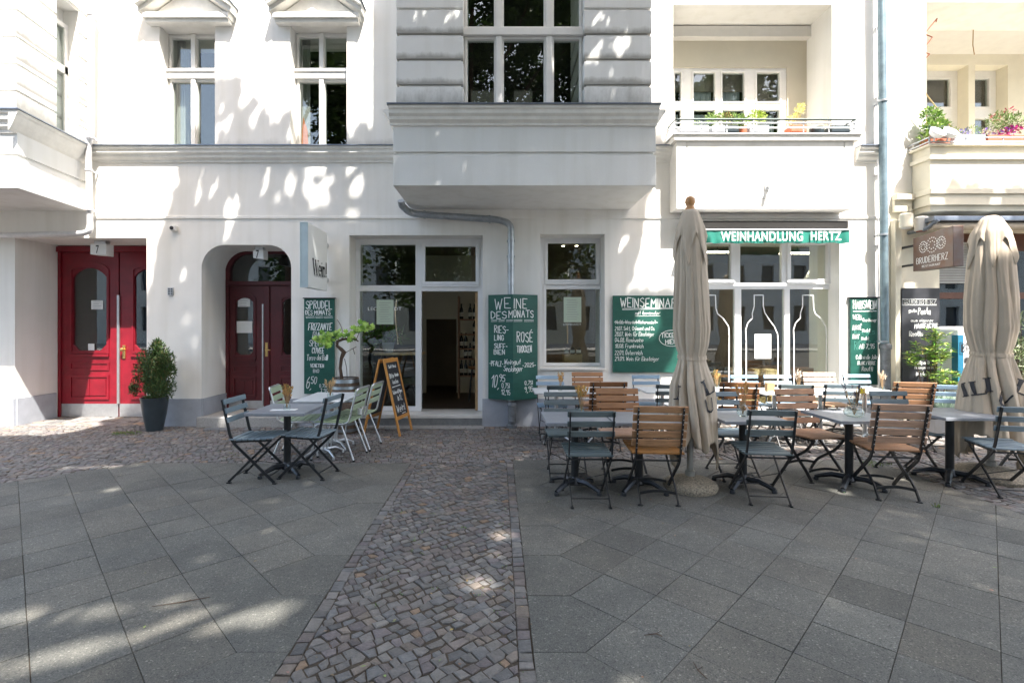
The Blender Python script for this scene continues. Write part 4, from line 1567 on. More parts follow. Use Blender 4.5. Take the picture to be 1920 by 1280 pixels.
t = thing('chalkboard', 'narrow green chalkboard headed SPRUDEL beside the oxblood door', 'chalkboard', (X(598), W, .5))
by = W - .05
bx = (X(570, by), X(627, by), Z(738, by), Z(560, by))
mb = MB()
mb.box(bx[0], bx[1], by, by + .025, bx[2], bx[3])
mb.build('board', M['green'], t, world=True, bevel=.003)
mb = MB()
mb.box(bx[0] - .012, bx[1] + .012, by - .02, by + .045, bx[3] + .001, bx[3] + .016)
mb.build('top_rail', M['black'], t, world=True)
mb = MB()
Y = by - .0015
wpx(mb, 'SPRUDEL', 574, 622, 564, 579, Y, w=.013)
wpx(mb, 'DES MONATS', 573, 619, 581.5, 590, Y, w=.011)
for yy, dx in ((593, 0), (595.5, 3)):
    for a, b in ((573, 589), (591, 605), (607, 623)):
        ribbon(mb, [(X(a + dx * .3, Y), Z(yy + .6, Y)), (X(b + dx * .3, Y), Z(yy - .3, Y))], .006, flatput(Y))
wpx(mb, 'FRIZZANTE', 578, 621, 606, 619, Y, w=.012, slant=.12)
wpx(mb, 'BIANCO', 586, 617, 622, 634, Y, w=.011, slant=.12)
wpx(mb, 'SPECIAL', 580, 613, 637.5, 649, Y, w=.011, slant=.1)
wpx(mb, 'CUVEE', 585, 607, 651.5, 662, Y, w=.012, slant=.08)
wpx(mb, 'Terre dei Balli', 575, 614, 665, 675, Y, w=.009, slant=.1)
wpx(mb, 'VENETIEN', 582, 607, 682, 688.5, Y, w=.009)
wpx(mb, 'BIO', 587.5, 598, 692.5, 698, Y, w=.009)
wpx(mb, '6,', 574, 583, 708, 728, Y, w=.011, slant=.15)
wpx(mb, '50', 582.5, 593, 706, 719, Y, w=.010, slant=.15)
wpx(mb, '0,75l', 599, 612, 720, 726, Y, w=.008)
wpx(mb, '7,95', 601, 614, 729, 736, Y, w=.008)
mb.build_lines('written_line', M['chalk'], t, world=True)

t = thing('chalkboard', 'green chalkboard folded round the downpipe, headed WEINE DES MONATS', 'chalkboard', (X(961), W - .1, .4))
yr, ye = W - .24, W - .06                            # ridge and side edges of the folded board
xa, xm, xb = X(915.5, ye), X(962, yr), X(1008, ye)
zt0, zb0 = Z(553, ye), Z(747, ye)


def foldput(a, b):
    """Point on the folded face: a is the x coordinate."""
    f = (a - xa) / (xm - xa) if a < xm else (xb - a) / (xb - xm)
    return (a, ye + (yr - ye) * f - .002, b)


mb = MB()
mb.prism([(xa, ye, zb0), (xm, yr, zb0), (xb, ye, zb0), (xb, ye + .02, zb0), (xm, yr + .022, zb0), (xa, ye + .02, zb0)], (0, 0, zt0 - zb0))
mb.build('board', M['green'], t, world=True)
mb = MB()


def wf(s, a, b, c, d, w=.011, **k):
    yy = ye - .09
    mb.mark()
    write(mb, s, X(a, yy), X(b, yy), Z(c, yy), Z(d, yy), foldput, w=w, **k)


wf('W', 928, 941, 560, 579, .012); wf('E', 946, 957, 559, 578, .012); wf('INE', 964, 988, 560, 578, .012)
wf('DES', 921, 949, 584, 597, .012); wf('MONATS', 954, 1000, 582, 595, .012)
for yy in (600, 602.5):
    for a, b in ((921, 932), (935, 946), (949, 961), (963, 979), (983, 1001)):
        ribbon(mb, [(X(a, ye - .09), Z(yy, ye - .09)), (X(b, ye - .09), Z(yy - .4, ye - .09))], .006, foldput)
wf('RIES-', 927, 953, 611, 624); wf('LING', 927, 944, 628, 637.5); wf('SUFF-', 927, 951, 644, 653); wf('BIEN', 926, 946, 655.5, 664)
wf('ROSÉ', 969, 999, 623, 641, .012); wf('TROCKEN', 969, 997, 648, 660)
wf('-PFALZ-', 918, 943, 677, 686, .009); wf('Weingut', 945, 975, 673, 682, .009, slant=.15); wf('Seckinger', 944, 979, 685, 695, .009, slant=.15); wf('-2025-', 980, 1005, 680.5, 688, .009)
wf('10,', 920, 935, 704, 726, .011, slant=.12); wf('95', 935.5, 946, 702, 715, .010, slant=.12)
wf('0,75l', 941, 955, 718, 727, .008); wf('12,95', 940, 956, 730, 739, .009); wf('0,75l', 984, 999, 714, 721, .008); wf('9,95', 984, 999, 725, 735, .009)
mb.build_lines('written_line', M['chalk'], t, world=True)

t = thing('chalkboard', 'large square green chalkboard headed WEINSEMINARE half behind the left parasol', 'chalkboard', (X(1215), W, 1))
by = W - .045
mb = MB()
mb.box(X(1149, by), X(1292, by), by, by + .028, Z(698, by), Z(554, by))
mb.build('board', M['green'], t, world=True, bevel=.003)
mb = MB()
Y = by - .0015
wpx(mb, 'WEINSEMINARE', 1164, 1277, 559, 576, Y, w=.014)
for yy in (578, 580):
    ribbon(mb, [(X(1167, Y), Z(yy + .5, Y)), (X(1275, Y), Z(yy - 1.5, Y))], .007, flatput(Y))
wpx(mb, 'mit lavander', 1191, 1237, 583.5, 589.5, Y, w=.009, slant=.2)
ribbon(mb, [(X(1191, Y), Z(592.5, Y)), (X(1238, Y), Z(592, Y))], .006, flatput(Y))
wpx(mb, '14.06. Was ist Naturwein?', 1153, 1229, 600.5, 607, Y, w=.0065, slant=.1)
ribbon(mb, [(X(1152, Y), Z(604, Y)), (X(1233, Y), Z(604.5, Y))], .010, flatput(Y))
for s, b, c, d in (('21.07. Sekt, Crémant und Co.', 1227, 612, 619), ('28.07. Wein für Einsteiger', 1226, 622, 630), ('04.08. Roséweine', 1206, 633, 641),
                   ('18.08. Frankreich', 1206, 645, 652), ('22.09. Österreich', 1204, 657, 665), ('29.09. Wein für Einsteiger', 1235, 668.5, 676)):
    wpx(mb, s, 1153, b, c, d, Y, w=.0068, slant=.1)
wpx(mb, 'TICKETS', 1240, 1276, 624, 632.5, Y, w=.010)
wpx(mb, 'HIER', 1248, 1268, 636.5, 644.5, Y, w=.010)
ribbon(mb, [(X(1260 + 24 * math.cos(a), Y), Z(634 + 15 * math.sin(a), Y)) for a in [2 * math.pi * k / 30 for k in range(31)]], .008, flatput(Y))
mb.build_lines('written_line', M['chalk'], t, world=True)

t = thing('chalkboard', 'narrow sunlit green chalkboard headed HAUSWEIN beside the wide shop window', 'chalkboard', (X(1620), W, .6))
mb = MB()
mb.box(X(1595, by), X(1646, by), by, by + .03, Z(721, by), Z(559, by))
mb.build('board', M['green'], t, world=True, bevel=.003)
mb = MB()
mb.box(X(1592, by), X(1649, by), by - .012, by + .04, Z(558.8, by), Z(556.5, by))
mb.build('top_rail', M['black'], t, world=True)
mb = MB()
wpx(mb, 'HAUSWEIN', 1600, 1643, 564, 579, Y, w=.016)
ribbon(mb, [(X(1600, Y), Z(583.5, Y)), (X(1643, Y), Z(583, Y))], .013, flatput(Y))
for s, a, b, c, d, w in (('WEIß', 1599, 1615, 590, 599, .012), ('Chardonnay', 1617, 1643, 596.5, 602.5, .008), ('ROSÉ', 1599, 1615, 609.5, 618, .012), ('Merlot', 1617, 1631, 616, 622, .008),
                         ('ROT', 1599, 1611, 627, 634.5, .012), ('Merlot', 1615, 1629, 631, 637, .008), ('AB 7,95', 1611, 1639, 645, 653, .012),
                         ('Collina de Jolie', 1605, 1645, 665, 673, .009), ('BLANC / ROUGE', 1608, 1641, 677, 683.5, .009), ('Rouffi', 1616, 1636, 687, 695, .009)):
    wpx(mb, s, a, b, c, d, Y, w=w, slant=.08)
mb.build_lines('written_line', M['chalk'], t, world=True)
mb = MB()
for s, a, b, c, d in (('RIES 5,0', 1602, 1643, 640, 655), ('Rot 4,5', 1602, 1640, 620, 626)):
    wpx(mb, s, a, b, c, d, Y + .0006, w=.006)
mb.build('wiped_writing', M['ghostchalk'], t, world=True)

t = thing('menu_board', 'tall black menu board on the cream house behind the leafy shrub', 'menu board', (X(1724), W, .6))
by2 = W - .10
mb = MB()
mb.box(X(1688, by2), X(1762, by2), by2, by2 + .05, Z(742, by2), Z(540, by2))
mb.build('board', M['blackboard'], t, world=True, bevel=.003)
mb = MB()
Y = by2 - .0015
for yy in (560.5, 572):
    ribbon(mb, [(X(1691, Y), Z(yy, Y)), (X(1756, Y), Z(yy, Y))], .006, flatput(Y))
for k in range(2):
    wpx(mb, 'BRUDERHERZ', 1692 + k * .4, 1755 + k * .4, 562, 570.5, Y, w=.010, jit=.1)
for s, a, b, c, d, w in (('gute', 1704, 1719, 579, 585, .009), ('Pasta', 1722, 1744, 577, 589, .012), ('aus eigener', 1708, 1750, 598, 603, .006),
                         ('MANUFAKTUR', 1715, 1758, 606.5, 615, .011), ('Risotto', 1705, 1730, 621, 630, .010), ('Dolci', 1706, 1718, 658, 662, .007), ('Antipasti', 1716, 1742, 676, 683, .009),
                         ('Hausgemacht', 1715, 1752, 686, 691, .006), ('Nudeln', 1718, 1742, 697, 704, .010)):
    wpx(mb, s, a, b, c, d, Y, w=w, slant=.05)
mb.build_lines('written_line', M['chalk'], t, world=True)

# restaurant sign at right angles to the wall
t = thing('projecting_sign', 'weathered rusty metal box sign with a white blossom emblem on two brackets', 'sign', (6.3, W, 2.6))
mb = MB()
P0, P1 = Vector((X(1712, 7.35), 7.35, 0)), Vector((X(1787, 6.60), 6.60, 0))
d = (P1 - P0).normalized()
nrm = Vector((d.y, -d.x, 0)).normalized()
if nrm.dot(-P0) < 0: nrm = -nrm                    # the side that faces the camera
th = .13
z0, z1 = Z(509, 7.35), Z(447, 7.35)
z0b, z1b = Z(499, 6.60), Z(423, 6.60)
mb.add([tuple(P0 + Vector((0, 0, z0))), tuple(P1 + Vector((0, 0, z0b))), tuple(P1 + Vector((0, 0, z1b))), tuple(P0 + Vector((0, 0, z1))),
        tuple(P0 - nrm * th + Vector((0, 0, z0))), tuple(P1 - nrm * th + Vector((0, 0, z0b))), tuple(P1 - nrm * th + Vector((0, 0, z1b))), tuple(P0 - nrm * th + Vector((0, 0, z1)))],
       [(0, 1, 2, 3), (7, 6, 5, 4), (0, 4, 5, 1), (1, 5, 6, 2), (2, 6, 7, 3), (3, 7, 4, 0)])
mb.build('sign_body', M['rusty'], t, world=True, bevel=.005)
L = (P1 - P0).length


def signput(a, b):
    f = a / L
    zc0, zc1 = z0 + (z0b - z0) * f, z1 + (z1b - z1) * f
    return tuple(P0 + d * a + nrm * .002 + Vector((0, 0, zc0 + (zc1 - zc0) * b)))


mb = MB()
cx, cz = L * .5, .66
for (dx, ring) in ((-.17, 1), (.17, 1), (0, 2)):
    for k in range(16):
        a = 2 * math.pi * k / 16
        rr = (.075 if ring == 1 else .10)
        c = (cx + dx + rr * math.cos(a), cz + rr * 2.0 * math.sin(a))
        q = .011
        mb.add([signput(c[0] - q, c[1]), signput(c[0], c[1] - q * 2), signput(c[0] + q, c[1]), signput(c[0], c[1] + q * 2)], [(0, 1, 2, 3)])
        c = (cx + dx + rr * .55 * math.cos(a + .2), cz + rr * 1.1 * math.sin(a + .2))
        if k % 2: mb.add([signput(c[0] - q, c[1]), signput(c[0], c[1] - q * 2), signput(c[0] + q, c[1]), signput(c[0], c[1] + q * 2)], [(0, 1, 2, 3)])
st, tw = strokes('BRUDERHERZ', .05)
for pl in st: ribbon(mb, [(L * .10 + p[0] / tw * L * .78, .20 + p[1] / 7 * .17) for p in pl], .010, lambda a, b: signput(a, b))
st, tw = strokes('RESTAURANT', .05)
for pl in st: ribbon(mb, [(L * .25 + p[0] / tw * L * .46, .08 + p[1] / 7 * .055) for p in pl], .006, lambda a, b: signput(a, b))
mb.build('emblem', M['letter'], t, world=True)
for zz in (z0 + .09, z1 - .12):
    mb = MB()
    mb.box(P0.x + .02, P0.x + .07, P0.y, W, zz, zz + .03)
    mb.build('bracket', M['black'], t, world=True)

# small wall fittings
def house_number(name_label, px, py_, Y, w, h):
    t = thing('house_number_lamp', name_label, 'lamp', (X(px, Y), Y, Z(py_, Y)))
    mb = MB()
    x, z = X(px, Y), Z(py_, Y)
    mb.prism([(x - w / 2, Y, z - h / 2 + .02), (x + w / 2, Y, z - h / 2), (x + w / 2, Y, z + h / 2), (x - w / 2, Y, z + h / 2)], (.0, .16, 0))
    mb.build('lamp_housing', M['signbox'], t, world=True, bevel=.01)
    mb = MB()
    mb.box(x - w * .35, x + w * .35, Y + .03, Y + .13, z + h / 2, z + h / 2 + .05)
    mb.build('bracket', M['steel'], t, world=True)
    print_text('numeral', '7', frontmtx(x - .035, Y - .003, z - .055), .125, M['ink'], t, width=.05, bold=.012)


house_number('white box lamp with the numeral 7 above the bright red gate', 184, 468, 7.86, .26, .19)
house_number('white box lamp with the numeral 7 above the oxblood door', 484, 477, 7.84, .17, .15)


def doorbell(px0, px1, pt, pb, label):
    t = thing('doorbell_panel', label, 'doorbell', (X(px0), W, Z(pb)))
    mb = MB()
    mb.box(X(px0), X(px1), W - .025, W, Z(pb), Z(pt))
    mb.build('panel', M['steel'], t, world=True, bevel=.003)
    mb = MB()
    for i in range(2):
        for j in range(4):
            a = X(px0) + .012 + i * .04
            b = Z(pb) + .012 + j * .027
            mb.box(a, a + .026, W - .03, W - .0255, b, b + .017)
    mb.build('name_plate', M['ink'], t, world=True)


doorbell(316, 326, 539, 554, 'steel doorbell panel on the wall between the two entrance doors')
t = thing('motion_sensor', 'small grey sensor box high on the wall between the two entrance doors', 'sensor', (X(328), W, Z(429)))
mb = MB()
mb.box(X(323), X(334), W - .07, W, Z(434), Z(424))
mb.build('housing', M['lampwhite'], t, world=True, bevel=.008)
mb = MB()
mb.lathe([(.028, 0), (.028, .012), (.018, .02)], (0, 0, 0), 12)
mb.v = [(X(327.5) + v[0], W - .07 - v[2], Z(429) + v[1]) for v in mb.v]
mb.build('lens', M['ink'], t, world=True)
t = thing('security_camera', 'small white camera on the sunlit balcony parapet above the green awning', 'camera', (X(1438, PYF), PYF, Z(352, PYF)))
mb = MB()
mb.box(X(1433, PYF), X(1441, PYF), PYF - .035, PYF - .012, Z(357, PYF), Z(346, PYF))
mb.build('mount', M['plastic'], t, world=True, bevel=.003)
mb = MB()
mb.tube([(X(1438, PYF), PYF - .03, Z(350, PYF)), (X(1437, PYF), PYF - .16, Z(353, PYF))], .026, 12)
mb.build('camera_body', M['plastic'], t, world=True, smooth=40)
for (px, pz, c, lab) in ((1704, 412, M['cream'], 'cream cylindrical spot lamp under the cream balcony, next to the blue-grey downpipe'),
                         (1733, 418, M['lampwhite'], 'white cylindrical spot lamp with a red lens beside the rusty sign')):
    t = thing('wall_spotlight', lab, 'lamp', (X(px, 7.4), W, Z(pz, 7.4)))
    mb = MB()
    mb.lathe([(.075, 0), (.085, .01), (.085, .20), (.07, .215)], (X(px, 7.4), 7.45, Z(pz + 14, 7.4)), 18)
    mb.build('housing', c, t, world=True, smooth=40)
    mb = MB()
    mb.lathe([(.06, -.012), (.066, .005)], (X(px, 7.4), 7.45, Z(pz + 14, 7.4)), 18)
    mb.build('lens', M['rust'] if px > 1720 else M['lampwhite'], t, world=True)
    mb = MB()
    mb.box(X(px, 7.4) - .03, X(px, 7.4) + .03, 7.5, W + .01, Z(pz, 7.4), Z(pz - 6, 7.4))
    mb.build('bracket', M['steel'], t, world=True)

# awnings
t = thing('awning', 'rolled-in green awning over the wide shop window, its valance lettered in white', 'awning', (X(1440), W, 2.9))
ay = 7.30
ax0, ax1 = X(1290, ay), X(1606, ay)
mb = MB()
mb.box(ax0, ax1, 7.47, W, Z(428, 7.47), Z(414, 7.47))
mb.build('cassette', M['dark'], t, world=True, bevel=.006)  # near-black colour carries the shade of the recess under the parapet
mb = MB()
mb.box(ax0 + .05, ax1 - .04, ay + .015, 7.469, Z(431, ay), Z(428.4, ay))
mb.build('front_bar', M['plastic'], t, world=True)
mb = MB()
nseg = 90
vt, vb = Z(431, ay), Z(455, ay)
vx0, vx1 = X(1316, ay), X(1595, ay)
vs = []
for i in range(nseg + 1):
    x = vx0 + (vx1 - vx0) * i / nseg
    for j in range(5):
        f = j / 4
        y = ay + .03 + f * (.016 * math.sin(i * .9) + .010 * math.sin(i * .37 + 1)) * (1.2 if i < 14 or i > 80 else .4)
        vs.append((x, y, vt + (vb - vt) * f + .006 * f * math.sin(i * .5)))
n2 = len(vs)
vs += [(p[0], p[1] + .004, p[2]) for p in vs]
fs = []
for i in range(nseg):
    for j in range(4):
        a = i * 5 + j
        fs += [(a, a + 5, a + 6, a + 1), (n2 + a, n2 + a + 1, n2 + a + 6, n2 + a + 5)]
mb.add(vs, fs)
mb.build('valance', M['green2'], t, world=True, smooth=60)
print_text('lettering', 'WEINHANDLUNG', frontmtx(X(1352, ay), ay + .006, Z(451, ay)), Z(433.5, ay) - Z(451, ay), M['letter'], t, width=X(1506, ay) - X(1352, ay), bold=.016, spacing=1.12)
print_text('lettering', 'HERTZ', frontmtx(X(1521, ay), ay + .006, Z(450, ay)), Z(433.5, ay) - Z(450, ay), M['letter'], t, width=X(1578, ay) - X(1521, ay), bold=.016, spacing=1.12)
t = thing('awning', 'rolled-in beige awning under the cream balcony', 'awning', (8, W, 2.95))
ay = 7.15
mb = MB()
mb.box(X(1758, ay), 11, ay + .06, W, Z(412, ay), Z(403, ay))
mb.build('cassette', M['zinc'], t, world=True, bevel=.01)
mb = MB()
mb.tube([(X(1762, ay), ay + .16, Z(420, ay)), (11, ay + .16, Z(420, ay))], .06, 12)
mb.build('cloth_roll', M['canvas'], t, world=True, smooth=50)
mb = MB()
mb.tube(bend([(X(1757, ay) + .02, W, Z(424, ay)), (X(1757, ay) + .02, ay + .2, Z(424, ay)), (X(1766, ay), ay + .06, Z(410, ay))], .05), .03, 8)
mb.build('folding_arm', M['zinc'], t, world=True, smooth=50)

# notices behind glass
def notice(label, px0, px1, pt, pb, Y, m, lines=4, name='notice', cat='notice', extra=None):
    t = thing(name, label, cat, (X((px0 + px1) / 2, Y), Y, Z(pb, Y)))
    mb = MB()
    mb.box(X(px0, Y), X(px1, Y), Y, Y + .002, Z(pb, Y), Z(pt, Y))
    mb.build('sheet', m, t, world=True)
    if lines:
        mb = MB()
        for k in range(lines):
            zz = pt + (pb - pt) * (.12 + .76 * k / max(1, lines - 1))
            a = px0 + (px1 - px0) * rng.uniform(.14, .22)
            b = px1 - (px1 - px0) * rng.uniform(.12, .35)
            ribbon(mb, [(X(a, Y), Z(zz, Y)), (X(b, Y), Z(zz, Y))], .006 if Y > 7 else .004, flatput(Y - .001))
        mb.build('print', M['inkgrey'], t, world=True)


notice('small white printed notice high on the glass of the bright red gate', 171, 193, 563, 580, GY + .044, M['paper'])
notice('folded white slip at the foot of the glass of the bright red gate', 165, 177, 644, 659, GY + .044, M['paper'], 0)
notice('white printed notice at the top of the left light of the oxblood door', 446, 469, 557, 575, DY + .044, M['paper'])
notice('blank white sheet halfway up the left light of the oxblood door', 441, 473, 602, 624, DY + .046, M['paper'], 0)
notice('pale green printed poster in the shop front pane left of the door', 706, 738, 562, 608, SHOPY + .030, M['greenpaper'], 9)
notice('pale green printed poster in the narrow shop window', 1057, 1090, 557, 604, SHOPY + .030, M['greenpaper'], 9)
notice('white blank poster inside the middle bottle outline', 1415, 1446, 626, 672, y3 + .027, M['paper'], 0)
for (a, b, py0, Yp) in ((690, 753, 579, SHOPY + .034), (1056, 1090, 607, SHOPY + .034)):
    print_text('lettering', 'LEONHARDT', frontmtx(X(a, Yp), Yp - .002, Z(py0 + 3, Yp)), .055 if b - a > 40 else .035, M['letter'], shop if a < 800 else wn_, width=X(b, Yp) - X(a, Yp))


# ------------------------------------------------------------------ furniture
def copy_thing(src, loc, rz, label):
    c = src.copy()
    COL.objects.link(c)
    c.location = loc
    c.rotation_euler = (0, 0, rz)
    c['label'] = label
    for ch in src.children:
        k = ch.copy()
        COL.objects.link(k)
        k.parent = c
        for g in ch.children:
            q = g.copy()
            COL.objects.link(q)
            q.parent = k
    return c


CHAIRS = 'chairs set round the cafe tables'


def bar(mb, pts, w, t, flat=(1, 0, 0), mi=0):
    """Flat steel bar: w across its flat side, t thick."""
    mb.tube(pts, w * .7071, 4, mi, True, t / w, flat)


def bistro_chair(name, m, slats=3):
    """Narrow folding chair, front towards +y: flat steel X frame, wooden slats."""
    t = thing(name, '', 'chair', group=CHAIRS)
    hw = .185
    for s in (-1, 1):
        mb = MB()                                              # upright that runs on to the front foot
        pts = bend([(s * hw, -.285, .83), (s * hw, -.205, .47), (s * hw, -.17, .40), (s * hw, .23, .012)], .10, 5)
        bar(mb, pts, .026, .010)
        mb.build('upright', M['black'], t, smooth=50)
        mb = MB()
        bar(mb, [(s * (hw - .022), .185, .425), (s * (hw - .022), -.235, .012)], .022, .008)
        mb.box(s * (hw - .022) - .012, s * (hw - .022) + .012, -.25, -.21, 0, .012)
        mb.box(s * hw - .012, s * hw + .012, .21, .25, 0, .012)
        mb.build('leg', M['black'], t)
    for pl, rr in (([(-hw, .17, .07), (hw, .17, .07)], .006), ([(-hw + .02, -.18, .066), (hw - .02, -.18, .066)], .006), ([(-hw, -.165, .40), (hw, -.165, .40)], .008), ([(-hw, .12, .10), (hw - .02, -.02, .23)], .004)):
        mb = MB()
        mb.tube(pl, rr, 6)
        mb.build('stretcher', M['black'], t)
    for s in (-1, 1):
        mb = MB()
        bar(mb, [(s * (hw - .01), -.19, .414), (s * (hw - .01), .20, .428)], .020, .012)
        mb.build('seat_rail', M['black'], t)
    mb = MB()
    for k in range(7):
        y = -.185 + k * .0625
        z = .425 + .013 * k / 6 + (.006 if k in (0, 6) else 0)
        mb.box(-.20, .20, y - .025, y + .025, z, z + .016)
    mb.build('seat', m, t, bevel=.005)
    mb = MB()
    for k in range(slats):
        z = .805 - k * .088
        y = -.275 + (.83 - z) * .205
        mtx = Matrix.Translation((0, y, z)) @ Matrix.Rotation(R(12), 4, 'X')
        mb.box(-.205, .205, .004, .020, -.026, .026, 0, mtx)
    mb.build('backrest', m, t, bevel=.005)
    return t


def slat_chair(name, m, slats=5):
    """Wider wooden folding chair with strap uprights, curved legs and disc feet."""
    t = thing(name, '', 'chair', group=CHAIRS)
    hw = .19
    for s in (-1, 1):
        mb = MB()
        pts = bend([(s * hw, -.315, .855), (s * hw, -.215, .45), (s * hw, -.18, .36), (s * hw, .12, .10), (s * hw, .20, .012)], .14, 7)
        bar(mb, pts, .030, .012)
        mb.lathe([(.026, 0), (.026, .006), (.010, .014)], (s * hw, .20, 0), 12)
        for k in range(9):
            z = .84 - k * .043
            y = -.312 + (.855 - z) * .247
            mb.box(s * hw - .004, s * hw + .004, y - .020, y - .014, z - .004, z + .004, 1)
        mb.build('upright', [M['black'], M['steel']], t, smooth=50)
        mb = MB()
        q = s * (hw - .03)
        pts = bend([(q, .20, .425), (q, .10, .30), (q, -.17, .13), (q, -.25, .012)], .14, 7)
        bar(mb, pts, .026, .010)
        mb.lathe([(.026, 0), (.026, .006), (.010, .014)], (q, -.25, 0), 12)
        mb.build('leg', M['black'], t, smooth=50)
    for (yy, zz, dy) in ((-.20, .09, -.0), (.13, .095, .0)):
        mb = MB()
        arc = [(-hw + .03 + (2 * hw - .06) * k / 8, yy + dy, zz + .022 * math.sin(math.pi * k / 8)) for k in range(9)]
        bar(mb, arc, .024, .008, (0, 1, 0))
        mb.build('stretcher', M['black'], t)
    mb = MB()
    mb.tube([(-hw, -.185, .375), (hw, -.185, .375)], .009, 6)
    mb.build('stretcher', M['black'], t)
    for s in (-1, 1):
        mb = MB()
        mb.box(s * (hw - .015) - .012, s * (hw - .015) + .012, -.20, .21, .405, .424)
        mb.build('seat_rail', M['black'], t)
    mb = MB()
    for k in range(9):
        y = -.195 + k * .053
        z = .425 + .010 * abs(k - 4) / 4 + .006 * k / 8
        mb.box(-.225, .225, y - .023, y + .023, z, z + .018)
    mb.build('seat', m, t, bevel=.005)
    mb = MB()
    for k in range(slats):
        z = .835 - k * .075
        y = -.312 + (.855 - z) * .247
        mtx = Matrix.Translation((0, y, z)) @ Matrix.Rotation(R(14), 4, 'X')
        mb.box(-.232, .232, .005, .022, -.031, .031, 0, mtx)
    mb.build('backrest', m, t, bevel=.005)
    return t


def alu_chair(name):
    """Stacking cafe chair: bent aluminium tube, sage slats."""
    t = thing(name, '', 'chair', group=CHAIRS)
    hw = .205
    for s in (-1, 1):
        mb = MB()
        mb.tube(bend([(s * hw, .25, .008), (s * hw, .20, .40), (s * hw, .16, .425), (s * hw, -.14, .425), (s * hw, -.20, .45), (s * (hw - .01), -.285, .80)], .07, 5), .0115, 8)
        mb.lathe([(.015, 0), (.015, .02)], (s * hw, .25, 0), 8, 1)
        mb.build('frame_tube', [M['alu'], M['black']], t, smooth=60)
        mb = MB()
        mb.tube([(s * (hw - .02), -.10, .42), (s * hw, -.26, .008)], .0115, 8)
        mb.lathe([(.015, 0), (.015, .02)], (s * hw, -.26, 0), 8, 1)
        mb.build('leg', [M['alu'], M['black']], t, smooth=60)
    mb = MB()
    mb.tube(bend([(-hw + .01, -.285, .80), (-hw + .03, -.30, .83), (hw - .03, -.30, .83), (hw - .01, -.285, .80)], .05, 4), .0115, 8)
    mb.tube([(-hw, .12, .41), (hw, .12, .41)], .009, 6)
    mb.build('top_tube', M['alu'], t, smooth=60)
    mb = MB()
    for k in range(6):
        y = -.17 + k * .072
        mb.box(-.21, .21, y - .031, y + .031, .437, .449)
    mb.build('seat', M['greenslat'], t, bevel=.005)
    mb = MB()
    for k in range(3):
        z = .79 - k * .092
        y = -.295 + (.81 - z) * .24
        mtx = Matrix.Translation((0, y, z)) @ Matrix.Rotation(R(13), 4, 'X')
        mb.box(-.205, .205, .010, .023, -.033, .033, 0, mtx)
    mb.build('backrest', M['greenslat'], t, bevel=.006)
    return t


PROTO = {}


def chair(kind, px, Y, rz, label, X0=None):
    """kind: colour key; px at depth Y gives the seat centre."""
    x = X(px, Y) if X0 is None else X0
    loc = (x, Y, 0.0)
    if kind not in PROTO:
        if kind in ('slate', 'slate_dark', 'slate_light'): t = bistro_chair('folding_chair', M[kind])
        elif kind == 'alu': t = alu_chair('cafe_chair')
        else: t = slat_chair('slatted_chair', M[kind])
        PROTO[kind] = t
        t.location = loc
        t.rotation_euler = (0, 0, R(rz))
        t['label'] = label
    else:
        copy_thing(PROTO[kind], loc, R(rz), label)


TZ = .685


def table(kind, x, y, w, d, label, rz=0, col2=None, name='cafe_table'):
    t = thing(name, label, 'table', (x, y, 0), R(rz), group='cafe tables')
    mb = MB()
    th = .030 if kind == 'grey' else .016
    mb.box(-w / 2, w / 2, -d / 2, d / 2, TZ - th, TZ)
    mb.build('tabletop', M['topgrey' if kind == 'grey' else 'topwhite'], t, bevel=.004)
    if kind != 'grey':
        mb = MB()
        mb.plate(-w / 2 - .003, w / 2 + .003, -d / 2 - .003, d / 2 + .003, 0, .01, [(-w / 2 + .001, w / 2 - .001, -d / 2 + .001, d / 2 - .001)])
        mb.v = [(v[0], v[2], TZ - .017 + v[1]) for v in mb.v]
        mb.build('edge_band', M['alu'], t)
    for off in (col2 or [0.0]):
        mb = MB()
        if kind == 'grey':
            mb.lathe([(.036, .07), (.036, TZ - .031)], (0, off, 0), 16)
            mb.box(-.15, .15, off - .15, off + .15, TZ - .045, TZ - .031)
        else:
            mb.lathe([(.026, .04), (.026, TZ - .02)], (0, off, 0), 16)
            mb.box(-.13, .13, off - .13, off + .13, TZ - .03, TZ - .018)
        mb.build('pedestal', M['black' if kind == 'grey' else 'alu'], t, smooth=40)
        mb = MB()
        q = 1.0 if kind == 'grey' else .62
        mb.lathe([(.055 * q, .045), (.062 * q, .06), (.05 * q, .09), (.037 * q, .12)], (0, off, 0), 16)
        a0 = 45 if kind == 'grey' else 45
        for k in range(4):
            a = R(a0 + 90 * k)
            c, s_ = math.cos(a), math.sin(a)
            Ln = .285 if kind == 'grey' else .25
            pts = [(c * .03, off + s_ * .03, .085), (c * .14, off + s_ * .14, .085), (c * Ln * .8, off + s_ * Ln * .8, .055), (c * Ln, off + s_ * Ln, .032)]
            mb.tube(pts, [.030, .027, .022, .019] if kind == 'grey' else [.018, .015, .012, .010], 6, 0, True, 1.15)
            mb.lathe([(.024 * q, 0), (.026 * q, .012), (.02 * q, .03)], (c * Ln * .97, off + s_ * Ln * .97, 0), 10)
        mb.build('base', M['castblack' if kind == 'grey' else 'alu'], t, smooth=45)
    return t


